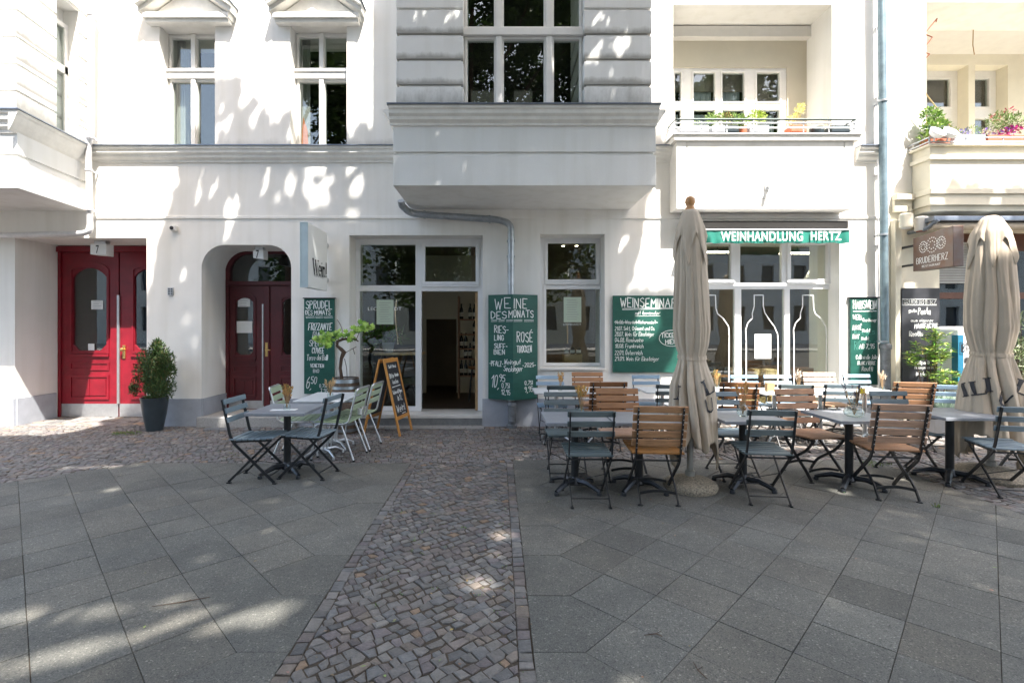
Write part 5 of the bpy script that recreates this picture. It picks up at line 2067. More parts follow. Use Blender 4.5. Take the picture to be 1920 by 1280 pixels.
table('grey', -2.24, 5.20, .60, .62, 'grey topped black pedestal table in front of the oxblood door, white paper on it')
table('pale', -2.09, 6.08, .60, .78, 'pale topped aluminium table between the sage chairs and the barrel', col2=[-.2, .22])
table('grey', .73, 4.70, .60, .58, 'grey topped black table at the left end of the front right row')
table('grey', 1.345, 4.70, .60, .58, 'grey topped black table beside the left parasol, pushed against another table')
table('grey', 2.37, 4.76, .60, .58, 'grey topped black table just right of the left parasol')
table('grey', 3.42, 4.79, .58, .60, 'grey topped black table with a round glass jar of flowers')
table('grey', 4.55, 4.95, .62, .60, 'grey topped black table in front of the right parasol')
table('pale', .78, 6.66, .62, .56, 'pale table against the wall beside the folded green board')
table('pale', 1.36, 6.66, .54, .56, 'pale table with two wooden chairs under the narrow shop window')
table('pale', 2.25, 6.75, .60, .60, 'pale table under the square green board')
table('pale', 2.98, 6.75, .58, .60, 'pale table half behind the left parasol by the wide shop window')
table('pale', 3.72, 6.62, .60, .66, 'sunlit pale table with a brown menu holder under the middle bottle outline')
table('pale', 4.34, 6.62, .60, .66, 'sunlit pale table in front of the right bottle outline')
table('pale', 5.00, 6.70, .62, .60, 'sunlit pale table in front of the HAUSWEIN board')

S, F = 0, 180        # back to the viewer / facing the viewer
chair('slate', 0, 5.02, -90, 'slate blue folding chair at the left of the table before the oxblood door', X0=-2.44)
chair('slate', 0, 5.14, 82, 'slate blue folding chair turned left, right of the table before the oxblood door', X0=-1.98)
chair('alu', 0, 5.98, -82, 'sage green cafe chair left of the pale table, partly hidden by dried flowers', X0=-2.42)
chair('alu', 0, 5.86, 84, 'nearer sage green cafe chair right of the pale table', X0=-1.90)
chair('alu', 0, 6.34, 84, 'farther sage green cafe chair beside the sandwich board', X0=-1.84)
chair('slate_dark', 1102, 4.42, S, 'dark slate folding chair, front row far left of the right-hand group', X0=.79)
chair('slate_dark', 1058, 5.12, F, 'dark slate folding chair facing us across the leftmost front right table', X0=.70)
chair('slate_dark', 1056, 6.22, S, 'dark slate folding chair, back to us, at the pale table by the folded green board', X0=.79)
chair('slate_light', 1032, 6.92, F, 'pale blue folding chair against the wall beside the folded green board', X0=.75)
chair('wood_red', 1102, 7.02, F, 'reddish wooden chair against the wall under the narrow shop window', X0=1.32)
chair('wood_dark', 1139, 6.34, S, 'brown wooden chair with its back to us before the narrow shop window', X0=1.355)
chair('wood_red', 1164, 5.10, F, 'reddish wooden chair facing us across the table left of the parasol', X0=1.30)
chair('wood', 1243, 4.50, -4, 'large orange-brown slatted chair in front, just left of the left parasol', X0=1.41)
chair('slate_light', 1215, 6.98, F, 'pale blue folding chair against the wall under the square green board', X0=2.17)
chair('slate_dark', 1265, 6.32, -8, 'dark slate folding chair half hidden behind the left parasol', X0=2.19)
chair('slate_dark', 1446, 4.47, -7, 'dark slate folding chair in front, just right of the left parasol', X0=2.38)
chair('slate', 1358, 5.14, F, 'slate blue folding chair facing us, showing right of the left parasol', X0=2.44)
chair('wood_dark', 1390, 6.28, -9, 'dark brown slatted chair at the pale table right of the left parasol', X0=2.99)
chair('slate_light', 1409, 7.00, F, 'pale blue folding chair under the left bottle outline, left of the brown menu holder', X0=3.63)
chair('slate_light', 1472, 7.00, F, 'sunlit whitish folding chair under the middle bottle outline, right of the brown menu holder', X0=4.12)
chair('slate_dark', 1488, 6.32, -10, 'grey folding chair with its back to us at the table with the brown menu holder', X0=3.72)
chair('wood_red', 1510, 5.08, 186, 'reddish brown slatted chair facing us at the table with the round jar', X0=3.27)
chair('wood_pale', 1556, 7.00, 176, 'sun-bleached wooden chair under the right bottle outline', X0=4.74)
chair('slate', 1562, 6.34, -10, 'grey-blue folding chair in the sun behind the jar with the yellow card', X0=4.30)
chair('wood_red', 1690, 4.60, -11, 'large brown slatted chair in front, between the two parasols', X0=3.60)
chair('slate', 1690, 5.18, F, 'slate blue folding chair facing us left of the right parasol', X0=4.32)
chair('wood_red', 1703, 6.30, -12, 'orange-brown slatted chair in the sun before the HAUSWEIN table', X0=5.16)
chair('slate_light', 1752, 6.25, -16, 'sunlit pale folding chair beside the leafy shrub', X0=5.62)
chair('slate', 1865, 4.62, -13, 'slate blue folding chair in front of the right parasol', X0=4.74)
chair('slate_light', 1632, 7.12, F, 'sunlit whitish folding chair in front of the HAUSWEIN board', X0=5.38)
chair('wood_dark', 1915, 5.25, 98, 'dark slatted chair at the right picture edge behind the right parasol', X0=5.75)

# ------------------------------------------------------------------ things on the tables
def leafquad(mb, p, d, up, L, w, col=None, fold=.25):
    """One pointed leaf from p along d."""
    d = Vector(d).normalized()
    s = d.cross(Vector(up))
    s = s.normalized() if s.length > 1e-5 else Vector((1, 0, 0))
    n = s.cross(d)
    p = Vector(p)
    m = p + d * L * .5
    mb.add([tuple(p), tuple(m + s * w / 2 + n * w * fold), tuple(p + d * L), tuple(m - s * w / 2 + n * w * fold), tuple(m)], [(0, 4, 1), (4, 2, 1), (0, 3, 4), (4, 3, 2)], 0, col)


def vase(x, y, label, h=.085, r=.030, big=False, pal=None, spread=.5, fh=.16, n=26):
    t = thing('flower_vase', label, 'vase', (x, y, TZ + .001), group='vases of dried flowers on the tables')
    prof = [(r * .8, 0), (r, .006), (r, h * .55), (r * .62, h * .8), (r * .66, h)] if not big else [(r * .7, 0), (r * 1.0, .02), (r * 1.05, .05), (r * .8, .085), (r * .42, .105), (r * .42, .14)]
    hh = h if not big else .14
    mb = MB()
    mb.lathe(prof + [(q[0] - .0025, q[1] + .001) for q in prof[::-1]], (0, 0, 0), 18)
    mb.build('glass', M['vase'], t, smooth=50)
    ms = MB()
    mf = MB()
    pal = pal or [(.52, .27, .08), (.62, .38, .14), (.42, .22, .07), (.30, .24, .08)]
    for k in range(n):
        a = rng.uniform(0, 6.283)
        s_ = rng.random() ** .7 * spread
        d = Vector((math.cos(a) * s_, math.sin(a) * s_, 1)).normalized()
        L = hh + fh * rng.uniform(.45, 1)
        p1 = Vector((d.x * L * .7, d.y * L * .7, .01 + d.z * L * .8))
        ms.tube([(0, 0, .012), tuple(p1)], .0012, 4)
        c = rng.choice(pal)
        g = rng.uniform(.75, 1.2)
        for q in range(5):
            aa = rng.uniform(0, 6.283)
            dd = (d + Vector((math.cos(aa), math.sin(aa), .3)) * .4).normalized()
            leafquad(mf, p1 + d * rng.uniform(-.02, .035), dd, (0, 1, .2), rng.uniform(.02, .045), .010, tuple(v * g for v in c))
    ms.build('stem', M['kraft'], t)
    mf.build('dried_flower', M['dried'], t, tint=True)
    return t


vase(-2.20, 5.10, 'small glass of orange dried flowers on the table before the oxblood door', h=.08, r=.036, fh=.19, n=34, spread=.34)
vase(-2.06, 6.0, 'small glass of tan dried flowers on the pale table by the barrel', h=.07, r=.036, fh=.16, n=24, pal=[(.6, .4, .2), (.5, .33, .16)])
vase(.82, 4.86, 'small glass of orange dried flowers on the leftmost front right table', r=.026, fh=.20, n=34, spread=.32, pal=[(.5, .26, .07), (.40, .30, .08), (.58, .34, .1)])
vase(.83, 6.62, 'small glass of dried grasses on the pale table by the folded green board', h=.06, fh=.19, n=20, spread=.28)
vase(2.98, 6.70, 'small glass of dried flowers behind the left parasol', h=.08, fh=.19, n=22, spread=.25)
vase(2.36, 4.74, 'round glass flask of orange grasses right of the left parasol', big=True, r=.055, fh=.22, n=22, spread=.30)
vase(3.98, 6.5, 'slender glass with pale pampas plumes under the middle bottle outline', h=.09, r=.02, fh=.24, n=12, spread=.25, pal=[(.75, .62, .5), (.8, .7, .6)])
vase(3.42, 4.72, 'wide round glass jar with a mixed posy and a yellow card', big=True, r=.085, fh=.20, n=16, spread=.5, pal=[(.35, .2, .12), (.10, .09, .12), (.45, .3, .12)])
vase(5.12, 6.55, 'small glass with pale dried plumes before the HAUSWEIN board', h=.07, fh=.22, n=14, spread=.3, pal=[(.7, .58, .42), (.62, .45, .3)])
t = thing('price_card', 'bright yellow card stuck in the posy in the round jar', 'card', (3.50, 4.72, TZ + .22))
mb = MB()
mb.box(-.025, .025, -.001, .001, 0, .05)
mb.build('card', M['yellow'], t)
mb = MB()
mb.tube([(0, .002, -.20), (0, .002, .01)], .0015, 5)
mb.build('stick', M['kraft'], t)
t = thing('menu_holder', 'brown wooden menu holder standing on a sunlit pale table', 'menu holder', (3.62, 6.55, TZ))
mb = MB()
mb.box(-.05, .05, -.04, .04, .001, .02)
mb.build('base', M['crate'], t, bevel=.003)
mb = MB()
for k in range(4): mb.box(-.05, .05, -.03 + k * .018, -.018 + k * .018, .021, .115)
mb.build('card', M['kraft'], t, bevel=.002)
t = thing('paper_sheet', 'white paper sheet lying on the grey table before the oxblood door', 'paper', (-2.23, 5.09, TZ + .001), R(4))
mb = MB()
mb.box(-.13, .13, -.045, .045, .0, .0015)
mb.build('sheet', M['paper'], t)
t = thing('drinking_glass', 'small white cup on the seat of the farther sage green chair', 'cup', (-1.74, 6.15, .451))
mb = MB()
mb.lathe([(.024, 0), (.030, .075), (.027, .075), (.021, .006)], (0, 0, 0), 16)
mb.build('cup', M['plastic'], t, smooth=40)

# ------------------------------------------------------------------ closed parasols
def parasol(x, y, ztop, zbot, prof, label, finial, seed, br, folds=13, ztie=None, letters=(), lean=0.0):
    t = thing('closed_parasol', label, 'parasol', (x, y, 0), group='closed beige parasols')
    mb = MB()
    mb.lathe([(br * .96, 0), (br, .03), (br * .97, .055), (br * .80, .085), (br * .35, .115), (.05, .125)], (.0, 0, 0), 40)
    mb.build('base', M['terrazzo'], t, smooth=40)
    mb = MB()
    mb.lathe([(.030, .12), (.030, ztop - .02)], (0, 0, 0), 16)
    mb.lathe([(.045, .12), (.045, .17), (.03, .18)], (0, 0, 0), 16)
    mb.build('pole', M['pole'], t, smooth=40)
    r_ = random.Random(seed)
    zs_, rs_ = [p[0] for p in prof], [p[1] for p in prof]
    ph = [r_.uniform(0, 6.28) for _ in range(6)]

    def rad(z):
        return float(np.interp(z, zs_[::-1], rs_[::-1]))

    def point(a, z, extra=0.0):
        f = (ztop - z) / (ztop - zbot)
        amp = .06 + .30 * min(1, f * 1.5)
        if ztie and abs(z - ztie) < .12: amp *= .45 + .55 * abs(z - ztie) / .12
        # folds of uneven width that drift sideways on their way down
        aw = a + .30 * math.sin(2 * a + ph[3]) + .16 * math.sin(3 * a + ph[4]) + .16 * math.sin(z * 1.9 + ph[1]) + .07 * math.sin(5 * z + 2 * a)
        sw = math.sin(aw * folds / 2 + ph[0])
        w = abs(sw) ** .62
        deep = .55 + .45 * math.sin(2 * a + ph[2] + 1.2 * z)
        w2 = math.sin(round(folds * 1.0 + 5) * a + ph[5] + 2.6 * z)
        w3 = math.sin(2 * a + ph[3] + z * 1.1)
        rr = rad(z) * (1 - amp * deep * (1 - w) + .022 * w2 * min(1, 2 * f) + .012 * math.sin(41 * aw + 3 * z) * min(1, 2 * f) + .07 * w3 * f) + extra
        return (rr * math.cos(a) + lean * f, rr * math.sin(a), z)
    NA, NZ = 216, 90
    mb = MB()
    vs, fs = [], []
    for i in range(NZ + 1):
        for k in range(NA):
            a = 2 * math.pi * k / NA
            f = i / NZ
            zb = zbot + .10 * math.sin(a * 2 + ph[4]) + .08 * math.sin(a * 5 + ph[5]) + .02 * math.sin(a * 15)
            z = ztop + (zb - ztop) * f
            vs.append(point(a, z))
    for i in range(NZ):
        for k in range(NA):
            k2 = (k + 1) % NA
            fs.append((i * NA + k, i * NA + k2, (i + 1) * NA + k2, (i + 1) * NA + k))
    fs.append(tuple(range(NA)))
    mb.add(vs, fs)
    o = mb.build('canopy', M['canvas'], t, smooth=180)
    sm = o.modifiers.new('thickness', 'SOLIDIFY')
    sm.thickness = .004
    # short upper flounce of the vent cap
    mb = MB()
    vs, fs = [], []
    for i in range(15):
        for k in range(NA):
            a = 2 * math.pi * k / NA
            tri = abs(((a * 6 / 6.2832 + ph[2]) % 1.0) - .5) * 2      # pointed corners of the cap
            zb = ztop - .27 - .26 * tri ** 1.5 - .03 * math.sin(a * 5)
            z = ztop - .004 + (zb - ztop + .004) * i / 14
            vs.append(point(a, z, .004 + .008 * i / 14 + .012 * math.sin(a * 11 + 1) * (i / 14) ** 2))
    for i in range(14):
        for k in range(NA):
            k2 = (k + 1) % NA
            fs.append((i * NA + k, i * NA + k2, (i + 1) * NA + k2, (i + 1) * NA + k))
    mb.add(vs, fs)
    o = mb.build('vent_flounce', M['canvas'], t, smooth=180)
    sm = o.modifiers.new('thickness', 'SOLIDIFY')
    sm.thickness = .003
    if ztie:
        mb = MB()
        ring = []
        for k in range(NA):
            a = 2 * math.pi * k / NA
            for dz, e in ((.018, .006), (-.018, .006), (-.018, .012), (.018, .012)):
                p = point(a, ztie + dz * .6, e)
                ring.append((p[0], p[1], ztie + dz + .012 * math.sin(a)))
        fs = []
        for k in range(NA):
            k2 = (k + 1) % NA
            for q in range(4): fs.append((k * 4 + q, k2 * 4 + q, k2 * 4 + (q + 1) % 4, k * 4 + (q + 1) % 4))
        mb.add(ring, fs)
        mb.build('tie_strap', M['canvas'], t, smooth=40)
    if finial:
        mb = MB()
        mb.lathe([(.028, 0), (.045, .005), (.043, .03), (.033, .045), (.038, .06), (.047, .085), (.043, .115), (.028, .135), (.006, .145)], (0, 0, ztop - .01), 20)
        mb.build('finial', M['finial'], t, smooth=60)
    # black letters on the folded valance: strokes laid over the cloth
    for (a0, zc, stro, wd) in letters:
        mb = MB()
        for (u0, v0, u1, v1, w) in stro:
            n = 8
            for q in range(n):
                ua, va = u0 + (u1 - u0) * q / n, v0 + (v1 - v0) * q / n
                ub, vb = u0 + (u1 - u0) * (q + 1) / n, v0 + (v1 - v0) * (q + 1) / n
                dx, dz = ub - ua, vb - va
                L = math.hypot(dx, dz)
                nx, nz = -dz / L * w / 2, dx / L * w / 2
                quad = []
                for (u, v) in ((ua - nx, va - nz), (ub - nx, vb - nz), (ub + nx, vb + nz), (ua + nx, va + nz)):
                    z = zc + v
                    quad.append(point(a0 + u / max(.1, rad(z)), z, .007))
                mb.add(quad, [(0, 1, 2, 3)])
        mb.build('letter', M['ink'], t)
    return t


LI = [(0, 0, .0, .13, .034), (-.03, .0, .03, 0, .012), (-.03, .13, .03, .13, .012)]
LL = [(0, 0, .0, .13, .034), (-.03, .13, .03, .13, .012), (-.03, .0, .09, 0, .014), (.085, 0, .10, .045, .014)]
LU = [(0, .03, .0, .13, .030), (.0, .03, .03, .0, .022), (.03, 0, .07, .02, .014), (.07, .02, .075, .13, .012)]


def tilt(l, a):
    c, s = math.cos(a), math.sin(a)
    return [(u0 * c - v0 * s, u0 * s + v0 * c, u1 * c - v1 * s, u1 * s + v1 * c, w) for u0, v0, u1, v1, w in l]


U1Y, U2Y = 4.71, 5.04
s1 = U1Y / F_PX * .86
parasol(X(1294, U1Y), U1Y, Z(394, U1Y), Z(842, U1Y),
        [(Z(394, U1Y), .055), (Z(402, U1Y), 18 * s1), (Z(430, U1Y), 27 * s1), (Z(470, U1Y), 32 * s1), (Z(560, U1Y), 36 * s1), (Z(615, U1Y), 38 * s1), (Z(645, U1Y), 34 * s1), (Z(668, U1Y), 26 * s1),
         (Z(682, U1Y), 30 * s1), (Z(720, U1Y), 45 * s1), (Z(770, U1Y), 50 * s1), (Z(842, U1Y), 52 * s1)],
        'closed beige parasol with a wooden finial standing among the front tables', True, 5, .25, ztie=Z(669, U1Y), lean=.03,
        letters=((R(-66), Z(735, U1Y), tilt(LL, R(20)), 0), (R(-70), Z(768, U1Y), tilt(LU, R(12)), 0), (R(-152), Z(746, U1Y), tilt(LI, R(-6)), 0)))
s2 = U2Y / F_PX * .77
parasol(X(1858, U2Y), U2Y, Z(405, U2Y), Z(838, U2Y),
        [(Z(405, U2Y), .04), (Z(410, U2Y), 18 * s2), (Z(436, U2Y), 34 * s2), (Z(480, U2Y), 42 * s2), (Z(560, U2Y), 47 * s2), (Z(615, U2Y), 47 * s2), (Z(645, U2Y), 40 * s2), (Z(662, U2Y), 34 * s2),
         (Z(680, U2Y), 42 * s2), (Z(720, U2Y), 56 * s2), (Z(770, U2Y), 64 * s2), (Z(838, U2Y), 66 * s2)],
        'broad closed beige parasol with black letters at the right picture edge', False, 12, .33, ztie=Z(663, U2Y),
        letters=((R(-178), Z(742, U2Y), tilt(LI, R(22)), 0), (R(-162), Z(738, U2Y), tilt(LL, R(16)), 0), (R(-138), Z(730, U2Y), tilt(LI, R(8)), 0), (R(-122), Z(752, U2Y), tilt(LU, R(-20)), 0), (R(-70), Z(730, U2Y), tilt(LL, R(-25)), 0)))

# ------------------------------------------------------------------ sandwich board
t = thing('sandwich_board', 'orange pine sandwich board with a black chalked panel beside the open shop door', 'sandwich board', (-1.62, 7.2, 0), R(-11))
H_, Wd, Sp = 1.08, .50, .265


def aframe(side):
    """Matrix from panel coordinates (a along the ridge, b up the panel) to local space."""
    sl = math.atan2(Sp - .02, H_)
    return lambda a, b, o=0.0: (side * (.02 + (1 - b) * (Sp - .02)) + side * math.cos(sl) * o, a, b * H_ + math.sin(sl) * o)


for side in (1, -1):
    f = aframe(side)

    def pbox(mb, a0, a1, b0, b1, o0, o1, mi=0):
        vs = [f(a, b, o) for o in (o0, o1) for (a, b) in ((a0, b0), (a1, b0), (a1, b1), (a0, b1))]
        mb.add(vs, [(0, 1, 2, 3), (7, 6, 5, 4), (0, 4, 5, 1), (1, 5, 6, 2), (2, 6, 7, 3), (3, 7, 4, 0)], mi)
    mb = MB()
    w2 = Wd / 2
    pbox(mb, -w2, -w2 + .045, 0, 1, 0, .022)
    pbox(mb, w2 - .045, w2, 0, 1, 0, .022)
    pbox(mb, -w2 + .0452, w2 - .0452, .95, .998, .001, .021)
    pbox(mb, -w2 + .0452, w2 - .0452, .20, .245, .001, .021)
    mb.build('frame', M['pine'], t, bevel=.003)
    mb = MB()
    pbox(mb, -w2 + .045, w2 - .045, .245, .95, .006, .014)
    o = mb.build('panel', M['blackboard'], t)
    if side == 1:
        mb = MB()
        put = lambda a, b: f(a, b, .0155)

        def wa(s, a0, a1, b1, b0, w): write(mb, s, a0, a1, b1, b0, put, w=w, jit=.3)
        # read from outside: left to right runs along +a on this side
        mb2 = mb
        for s, a0, a1, b1, b0, w in (('Seit Neu!', -.13, .13, .915, .875, .011), ('Bitte', -.16, -.02, .80, .745, .015), ('hinein', .02, .16, .80, .755, .014), ('kaufen', -.10, .10, .715, .665, .014),
                                     ('Gutes süffiges', -.16, .16, .58, .535, .012), ('in 1 L', -.04, .11, .51, .435, .014), ('Wein!', -.15, .14, .385, .295, .016), ('Leonhardt', .0, .13, .272, .258, .006)):
            st, tw = strokes(s, .3)
            mb.mark()
            for pl in st:
                ribbon(mb, [(a0 + p[0] / tw * (a1 - a0), b0 + p[1] / 7 * (b1 - b0)) for p in pl], w * .75, put)
        ribbon(mb, [(-.15, .625), (.15, .63)], .010, put)
        mb.build_lines('written_line', M['chalk'], t)

# ------------------------------------------------------------------ plants at the door
def clump_leaves(mb, c, r, n, L, w, pal, up=.35, rr=None, hollow=.45, droop=0.0):
    """Leaves over the volume of an ellipsoid, pointing outward."""
    r_ = rr or rng
    for _ in range(n):
        while True:
            p = Vector((r_.uniform(-1, 1), r_.uniform(-1, 1), r_.uniform(-1, 1)))
            if hollow < p.length <= 1: break
        pos = Vector(c) + Vector((p.x * r[0], p.y * r[1], p.z * r[2]))
        d = (p.normalized() + Vector((r_.gauss(0, .5), r_.gauss(0, .5), r_.gauss(0, .5) + up - droop))).normalized()
        b = r_.choice(pal)
        g = r_.uniform(.7, 1.3)
        leafquad(mb, pos, d, (r_.gauss(0, .6), r_.gauss(0, .6), 1), L * r_.uniform(.6, 1.2), w * r_.uniform(.7, 1.2), tuple(v * g for v in b))


px_, py_c = X(290, 7.32), 7.32
t = thing('potted_conifer', 'bushy conifer in a tall dark planter in front of the bright red gate', 'potted plant', (px_, py_c, 0))
t.scale = (.80, .80, 1)
mb = MB()
mb.lathe([(.12, 0), (.135, .01), (.19, .25), (.225, .47), (.235, .50), (.215, .50), (.20, .44)], (0, 0, 0), 32)
mb.build('planter', M['pot'], t, smooth=40)
mb = MB()
mb.lathe([(.20, .0), (.001, .015)], (0, 0, .44), 24)
mb.build('soil', M['soil'], t)
mb = MB()
mf = MB()
GP = [(.055, .11, .028), (.075, .14, .035), (.04, .085, .03), (.10, .15, .04), (.12, .11, .035)]
for k in range(16):
    a = rng.uniform(0, 6.28)
    s_ = rng.random() ** .6
    top = Vector((math.cos(a) * s_ * .30, math.sin(a) * s_ * .26, rng.uniform(.72, 1.28) - .22 * s_))
    mb.tube([(top.x * .15, top.y * .15, .44), (top.x * .6, top.y * .6, .44 + (top.z - .44) * .55), tuple(top)], [.010, .007, .003], 5)
    for q in range(4):
        f = .52 + .48 * q / 3
        c = Vector((top.x * f, top.y * f, .44 + (top.z - .44) * f))
        clump_leaves(mf, c, (.115, .11, .12), 120, .062, .019, GP, up=.8, hollow=.1)
for (cx, cz, r) in ((-.27, .68, .12), (-.22, .86, .11), (.27, .78, .12), (.28, .96, .10), (.04, 1.20, .10), (-.08, 1.05, .13), (.20, .62, .10), (.2, 1.08, .10), (-.34, .60, .07), (.10, 1.28, .06), (.36, .88, .07)):
    clump_leaves(mf, (cx, -.06, cz), (r, r, r), 200, .06, .019, GP, up=.7, hollow=.1)
mb.build('stem', M['bark'], t)
mf.build('foliage', M['conifer'], t, tint=True)

bx, by_ = X(648, 7.22), 7.22
t = thing('wine_barrel', 'oak wine barrel with bright steel hoops used as a planter', 'barrel', (bx, by_, 0))
prof = [(.175, 0), (.205, .14), (.225, .32), (.228, .40), (.222, .50), (.205, .66), (.185, .80), (.165, .80), (.17, .74)]
mb = MB()
mb.lathe(prof, (0, 0, 0), 36)
mb.build('barrel_body', M['barrel'], t, smooth=40)
for z0, z1 in ((.735, .785), (.645, .685), (.30, .335), (.47, .505), (.03, .075), (.13, .165)):
    mb = MB()
    rb = lambda z: float(np.interp(z, [0, .14, .32, .40, .50, .66, .80], [.175, .205, .225, .228, .222, .205, .185])) + .004
    mb.lathe([(rb(z0) - .003, z0), (rb(z0), z0), (rb(z1), z1), (rb(z1) - .003, z1)], (0, 0, 0), 36)
    mb.build('hoop', M['hoop'], t, smooth=40)
mb = MB()
mb.lathe([(.168, 0), (.001, .01)], (0, 0, .755), 24)
mb.build('soil', M['soil'], t)
t = thing('grape_vine', 'old gnarled grape vine with fresh green leaves growing from the barrel', 'vine', (bx, by_, .765))
VY = by_


def vp(px, py, dy=0.0): return (X(px, VY) - bx, dy, Z(py, VY) - .765)


mb = MB()
mb.tube([vp(641, 712), vp(638, 690), vp(640, 672), vp(645, 660), vp(640, 655), vp(632, 648), vp(633, 640), vp(643, 636), vp(656, 634), vp(668, 637), vp(672, 640)], [.027, .023, .026, .038, .029, .022, .022, .018, .015, .012, .008], 10)
mb.build('trunk', M['bark'], t, smooth=60)
mb = MB()
for pl in ([vp(643, 636), vp(641, 615), vp(637, 606), vp(632, 599)], [vp(646, 672), vp(650, 690), vp(651, 712)], [vp(648, 661), vp(658, 655), vp(668, 650)], [vp(662, 653), vp(665, 664)], [vp(668, 637), vp(674, 622), vp(684, 612)], [vp(634, 645), vp(615, 632), vp(600, 625)], [vp(646, 636), vp(630, 628), vp(612, 640)]):
    mb.tube(bend(pl, .04, 3), .005, 6)
mb.build('shoot', M['bark'], t)
mf = MB()


def vine_leaf(mb, p, n, size, col, rot):
    """Lobed leaf as a fan."""
    n = Vector(n).normalized()
    u = n.cross(Vector((.1, .2, 1)))
    u = u.normalized()
    v = n.cross(u)
    prof_ = [1, .62, .95, .55, .85, .5, .6, .35, .6, .5, .85, .55, .95, .62]
    vs = [tuple(Vector(p) + n * size * .10)]
    for i, q in enumerate(prof_):
        a = rot + 2 * math.pi * i / len(prof_)
        vs.append(tuple(Vector(p) + (u * math.cos(a) + v * math.sin(a)) * q * size + n * (.12 * size * math.cos(3 * a))))
    k = len(prof_)
    mb.add(vs, [(0, 1 + i, 1 + (i + 1) % k) for i in range(k)], 0, col)


VG = [(.18, .36, .035), (.26, .45, .05), (.13, .28, .03), (.34, .50, .09), (.10, .22, .03)]
for (cx, cy, rx, ryy, n) in ((606, 632, 14, 9, 15), (613, 645, 15, 9, 15), (626, 627, 10, 7, 9), (640, 625, 9, 6, 6), (660, 634, 8, 11, 11), (654, 626, 8, 5, 5), (682, 612, 12, 11, 18), (672, 618, 8, 6, 6)):
    for _ in range(n):
        q = vp(cx + rng.gauss(0, .5) * rx, cy + rng.gauss(0, .5) * ryy, rng.uniform(-.14, .10))
        vine_leaf(mf, q, (rng.gauss(0, .45), -1, rng.gauss(.35, .4)), rng.uniform(.040, .068), rng.choice(VG), rng.uniform(0, 6.28))
mf.build('foliage', M['leaf'], t, tint=True)

# shrub, grass and odds and ends in front of the restaurant
sx_, sy_ = X(1748, 7.1), 7.1
t = thing('leafy_shrub', 'glossy light green leafy shrub in a pot before the black menu board', 'shrub', (sx_, sy_, 0))
mb = MB()
mb.lathe([(.17, 0), (.22, .32), (.235, .34), (.21, .34), (.20, .30)], (0, 0, 0), 24)
mb.build('pot', M['greybox'], t, smooth=40)
mb = MB()
mf = MB()
LG = [(.26, .40, .06), (.36, .48, .10), (.12, .22, .04), (.38, .46, .16), (.09, .17, .035)]
for (px, py, rx) in ((1752, 630, .16), (1735, 655, .18), (1765, 650, .17), (1778, 672, .13), (1722, 672, .13), (1752, 672, .18), (1770, 705, .20), (1750, 710, .17), (1790, 725, .14)):
    c = Vector((X(px, sy_) - sx_, rng.uniform(-.12, .12), Z(py, sy_)))
    mb.tube([(c.x * .2, c.y * .2, .28), (c.x * .7, c.y * .7, c.z * .7), tuple(c)], [.012, .008, .004], 6)
    for _ in range(16):
        o = c + Vector((rng.gauss(0, rx * .42), rng.gauss(0, rx * .42), rng.gauss(0, rx * .36)))
        for k in range(7):
            a = 6.283 * k / 7 + rng.uniform(-.3, .3)
            leafquad(mf, o, (math.cos(a), math.sin(a), rng.uniform(-.2, .7)), (0, 0, 1), rng.uniform(.07, .12), .028, tuple(v * rng.uniform(.7, 1.25) for v in rng.choice(LG)))
mb.build('stem', M['bark'], t)
mf.build('foliage', M['leaf'], t, tint=True)
gx_, gy_ = X(1768, 6.95), 6.95
t = thing('potted_grass', 'tuft of fine blue-green grass beside the right parasol', 'plant', (gx_ + .05, gy_, 0))
mb = MB()
mb.lathe([(.16, 0), (.20, .38), (.21, .40), (.18, .40), (.17, .36)], (0, 0, 0), 20)
mb.build('pot', M['greybox'], t, smooth=40)
mf = MB()
for _ in range(420):
    a = rng.uniform(0, 6.283)
    s_ = rng.random() ** .5
    L = rng.uniform(.22, .38)
    p0 = Vector((math.cos(a) * s_ * .10, math.sin(a) * s_ * .10, .36))
    d = Vector((math.cos(a) * s_ * .9, math.sin(a) * s_ * .9, 1)).normalized()
    p1 = p0 + d * L * .6
    p2 = p1 + (d + Vector((0, 0, -.5)) + Vector((math.cos(a), math.sin(a), 0)) * .4).normalized() * L * .4
    w = Vector((-math.sin(a), math.cos(a), 0)) * .003
    c = rng.choice([(.34, .45, .36), (.45, .55, .45), (.26, .36, .26)])
    mf.add([tuple(p0 - w), tuple(p0 + w), tuple(p1 + w), tuple(p1 - w), tuple(p2)], [(0, 1, 2, 3), (3, 2, 4)], 0, c)
mf.build('blades', M['leaf'], t, tint=True)
ox_, oy_ = X(1915, 7.0), 7.0
t = thing('oleander_bush', 'grey-green bush with narrow leaves behind the right parasol', 'shrub', (ox_, oy_, 0))
mb = MB()
mb.lathe([(.2, 0), (.27, .42), (.28, .45), (.25, .45), (.24, .40)], (0, 0, 0), 24)
mb.build('pot', M['terracotta'], t, smooth=40)
mb = MB()
mf = MB()
for _ in range(34):
    a = rng.uniform(0, 6.283)
    s_ = rng.random() ** .6
    c = Vector((math.cos(a) * s_ * .42, math.sin(a) * s_ * .38, rng.uniform(.7, 1.75)))
    mb.tube([(0, 0, .4), (c.x * .5, c.y * .5, c.z * .6), tuple(c)], [.010, .007, .003], 5)
    clump_leaves(mf, c, (.14, .14, .16), 60, .10, .018, [(.16, .22, .09), (.22, .27, .13), (.10, .15, .06), (.30, .33, .20)], up=.5, hollow=.1)
mb.build('stem', M['bark'], t)
mf.build('foliage', M['leaf'], t, tint=True)
t = thing('white_cabinet', 'rounded white plastic cabinet with a blue side behind the leafy shrub', 'cabinet', (X(1815, 7.3), 7.3, 0))
cw = (X(1796, 7.2), X(1850, 7.2), Z(718, 7.2), Z(612, 7.2))
mb = MB()
